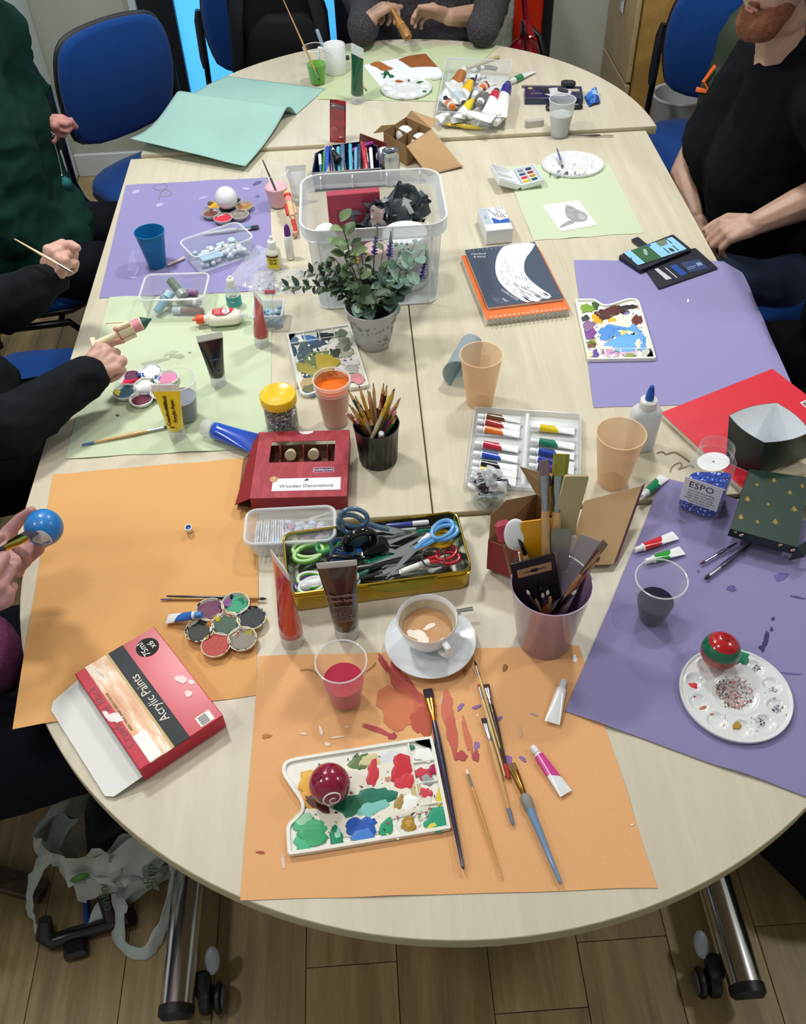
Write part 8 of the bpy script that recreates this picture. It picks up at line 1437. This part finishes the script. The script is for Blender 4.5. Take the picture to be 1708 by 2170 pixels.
B('spindle', G().lathe([(.0001, 0), (.015, .003), (.018, .02), (.0165, .045), (.014, .055), (.0145, .058), (.0135, .075), (.008, .095), (.0045, Ls)], 24), mat('#9a6a2c', .35, coat=.3, nz=(30, .15)), sd_)
for z in (.056, .062): B('ring', G().tube([(.0146*math.cos(2*PI*i/20), .0146*math.sin(2*PI*i/20), z) for i in range(20)], .0012, 6, loop=True), mat('#c99a4a', .3), sd_)
# ---- bearded person in black, right
p5 = person('bearded person in a black t-shirt sitting on the right', (1.05, 1.2, 0)); SK5 = skin('#b08d7a'); TS = mat('#070a10', .9, spec=.15, nz=(10, .2))
W8 = U(1602, 474, .775); K8 = U(1538, 490, .76); E8 = U(1745, 410, .83)
wpart('t_shirt', cloth([([(1.07, 1.17, .58), (1.03, 1.17, .78), (1.04, 1.15, .98)], [.15, .165, .135]), ([(1.07, 1.34, .58), (1.01, 1.34, .78), (1.035, 1.31, .98)], [.15, .162, .13]), ([(1.08, 1.03, 1.04), (1.06, 1.38, 1.04)], [.095, .09]), ([(1.02, 1.18, 1.03), (1.02, 1.18, 1.07)], [.10, .085]), ([(1.07, 1.0, 1.03), (1.13, .92, .92)], [.09, .078]), ([(1.07, 1.38, 1.03), (1.05, 1.42, .9)], [.08, .065])], .011, .010, (8, 8, 16), 23), TS, p5)
wpart('trousers', cloth(legs((1.08, 1.18, .50), (.62, 1.15, .52), (.62, 1.15, 0), .12), .013, .006, seed=29), DENIM, p5); shoes(p5, (.64, 1.15, 0), (0, .11, 0), (-1, 0, 0), SHOE)
CHN = U(1594, 50, 1.17)
wpart('body', skinmesh(hand(W8, K8, (.1, .3, -1), (-.3, 1, .2), ((45, 50, 30),)*4, ((.6, .7, .3), (.9, .1, .4), (.9, -.1, .3)), 1.05)+[([(1.13, .92, .93), E8], [.052, .046]), ([E8, E8.lerp(W8, .4), W8], [.046, .043, .030])]+[([(1.05, 1.42, .9), (.93, 1.42, .79), (.855, 1.34, .70), (.87, 1.22, .63)], [.048, .045, .036, .03])]+hand((.87, 1.22, .63), (.85, 1.14, .62), (0, 0, -1), (.6, -.6, 0), RELAX, ((.6, .6, .3), (.9, .1, .3), (.9, 0, .3)))
    +[([(1.05, 1.2, .6), (1.02, 1.19, 1.0), (.985, 1.18, 1.10), (.965, 1.175, 1.17)], [.1, .1, .062, .060]), ([(.955, 1.17, 1.2), (.93, 1.165, 1.27), (.96, 1.17, 1.33)], [.07, .088, .095]), ([(.93, 1.165, 1.22), CHN+V((.02, .01, .02))], [.06, .042]), ([(.865, 1.15, 1.27), (.84, 1.145, 1.25)], [.014, .013])], .0036), SK5, p5)
wpart('beard', cloth([([(.93, 1.11, 1.23), (.90, 1.115, 1.185), CHN+V((0, 0, .0)), (.905, 1.20, 1.185), (.94, 1.235, 1.23)], [.030, .036, .040, .036, .030]), ([(.872, 1.12, 1.235), (.868, 1.18, 1.235)], [.011, .011])], .006, .005, (40, 40, 30), 31), mat('#6e4028', .9, nz=(120, .3), bump=(300, 1)), p5)
wpart('lip', cloth([([(.873, 1.135, 1.214), (.868, 1.165, 1.214)], [.008, .008])], .004, 0), mat('#a8685e', .5), p5)
wpart('ear', cloth([([(.97, 1.07, 1.27), (.975, 1.065, 1.30)], [.014, .018])], .005, 0), SK5, p5)
for y in (1.13, 1.185): wpart('eye', G().ball((.862, y, 1.305), .012, 12, 8), mat('#e6e2de', .2), p5)
wpart('hair', cloth([([(.97, 1.17, 1.34), (1.01, 1.17, 1.30)], [.10, .095])], .012, .006), mat('#5a3520', .8), p5)
wpart('undershirt', G().tube([U(1622, 78, 1.112), U(1628, 84, 1.108), U(1640, 86, 1.105)], [.006, .010, .006], 10), mat('#c3bdc0', .7), p5, label='light collar edge of a vest')
# ---- person in black, near right, mostly outside the picture
p6 = person('person in black clothes at the near right edge, fingertip on the green box', (1.2, .42, 0)); BK = mat('#050608', .9, spec=.1)
wpart('trousers', cloth([([(1.2, .62, .50), (.9, .62, .52), (.68, .60, .53), (.68, .6, .1)], [.14, .13, .11, .06]), ([(1.2, .36, .50), (.95, .34, .52), (.72, .30, .53), (.72, .3, .1)], [.14, .14, .12, .06]), ([(1.2, .3, .52), (1.2, .65, .52)], [.14, .14])], .014, .006, seed=37), BK, p6); shoes(p6, (.72, .45, 0), (0, .15, 0), (-1, 0, 0), SHOE)
wpart('jumper', cloth([([(1.22, .36, .55), (1.22, .36, 1.0)], [.17, .14]), ([(1.22, .56, .55), (1.22, .56, 1.0)], [.17, .14]), ([(1.22, .22, 1.0), (1.22, .7, 1.0)], [.1, .1]), ([(1.22, .22, .98), (1.15, .1, .86), (1.0, .03, .80)], [.08, .065, .05]), ([(1.22, .7, .98), (1.12, .72, .8), (1.0, .6, .7)], [.08, .065, .055])], .013, .007, seed=41), BK, p6)
W9 = U(1868, 990, .80); K9 = U(1812, 1001, .80)
wpart('body', skinmesh(hand(W9, K9, (0, .2, -1), (0, 1, 0), ((12, 20, 12),)*4, ((.6, .7, .2), (.9, .2, .3), (.9, 0, .3)), .95)+[([(1.0, .03, .80), W9], [.038, .027])]+[([(1.22, .46, .7), (1.2, .46, 1.05), (1.17, .46, 1.16)], [.1, .09, .058]), ([(1.16, .46, 1.17), (1.1, .46, 1.28), (1.11, .46, 1.36)], [.06, .085, .085])], .0036), skin('#c49a88'), p6)
wpart('hair', cloth([([(1.12, .46, 1.36), (1.18, .46, 1.32)], [.095, .1])], .012, .006), mat('#2a2018', .8), p6)
dup(ch, cm(1.35, .46, -1, 0), 'blue chair under the person in black at the near right', G_)
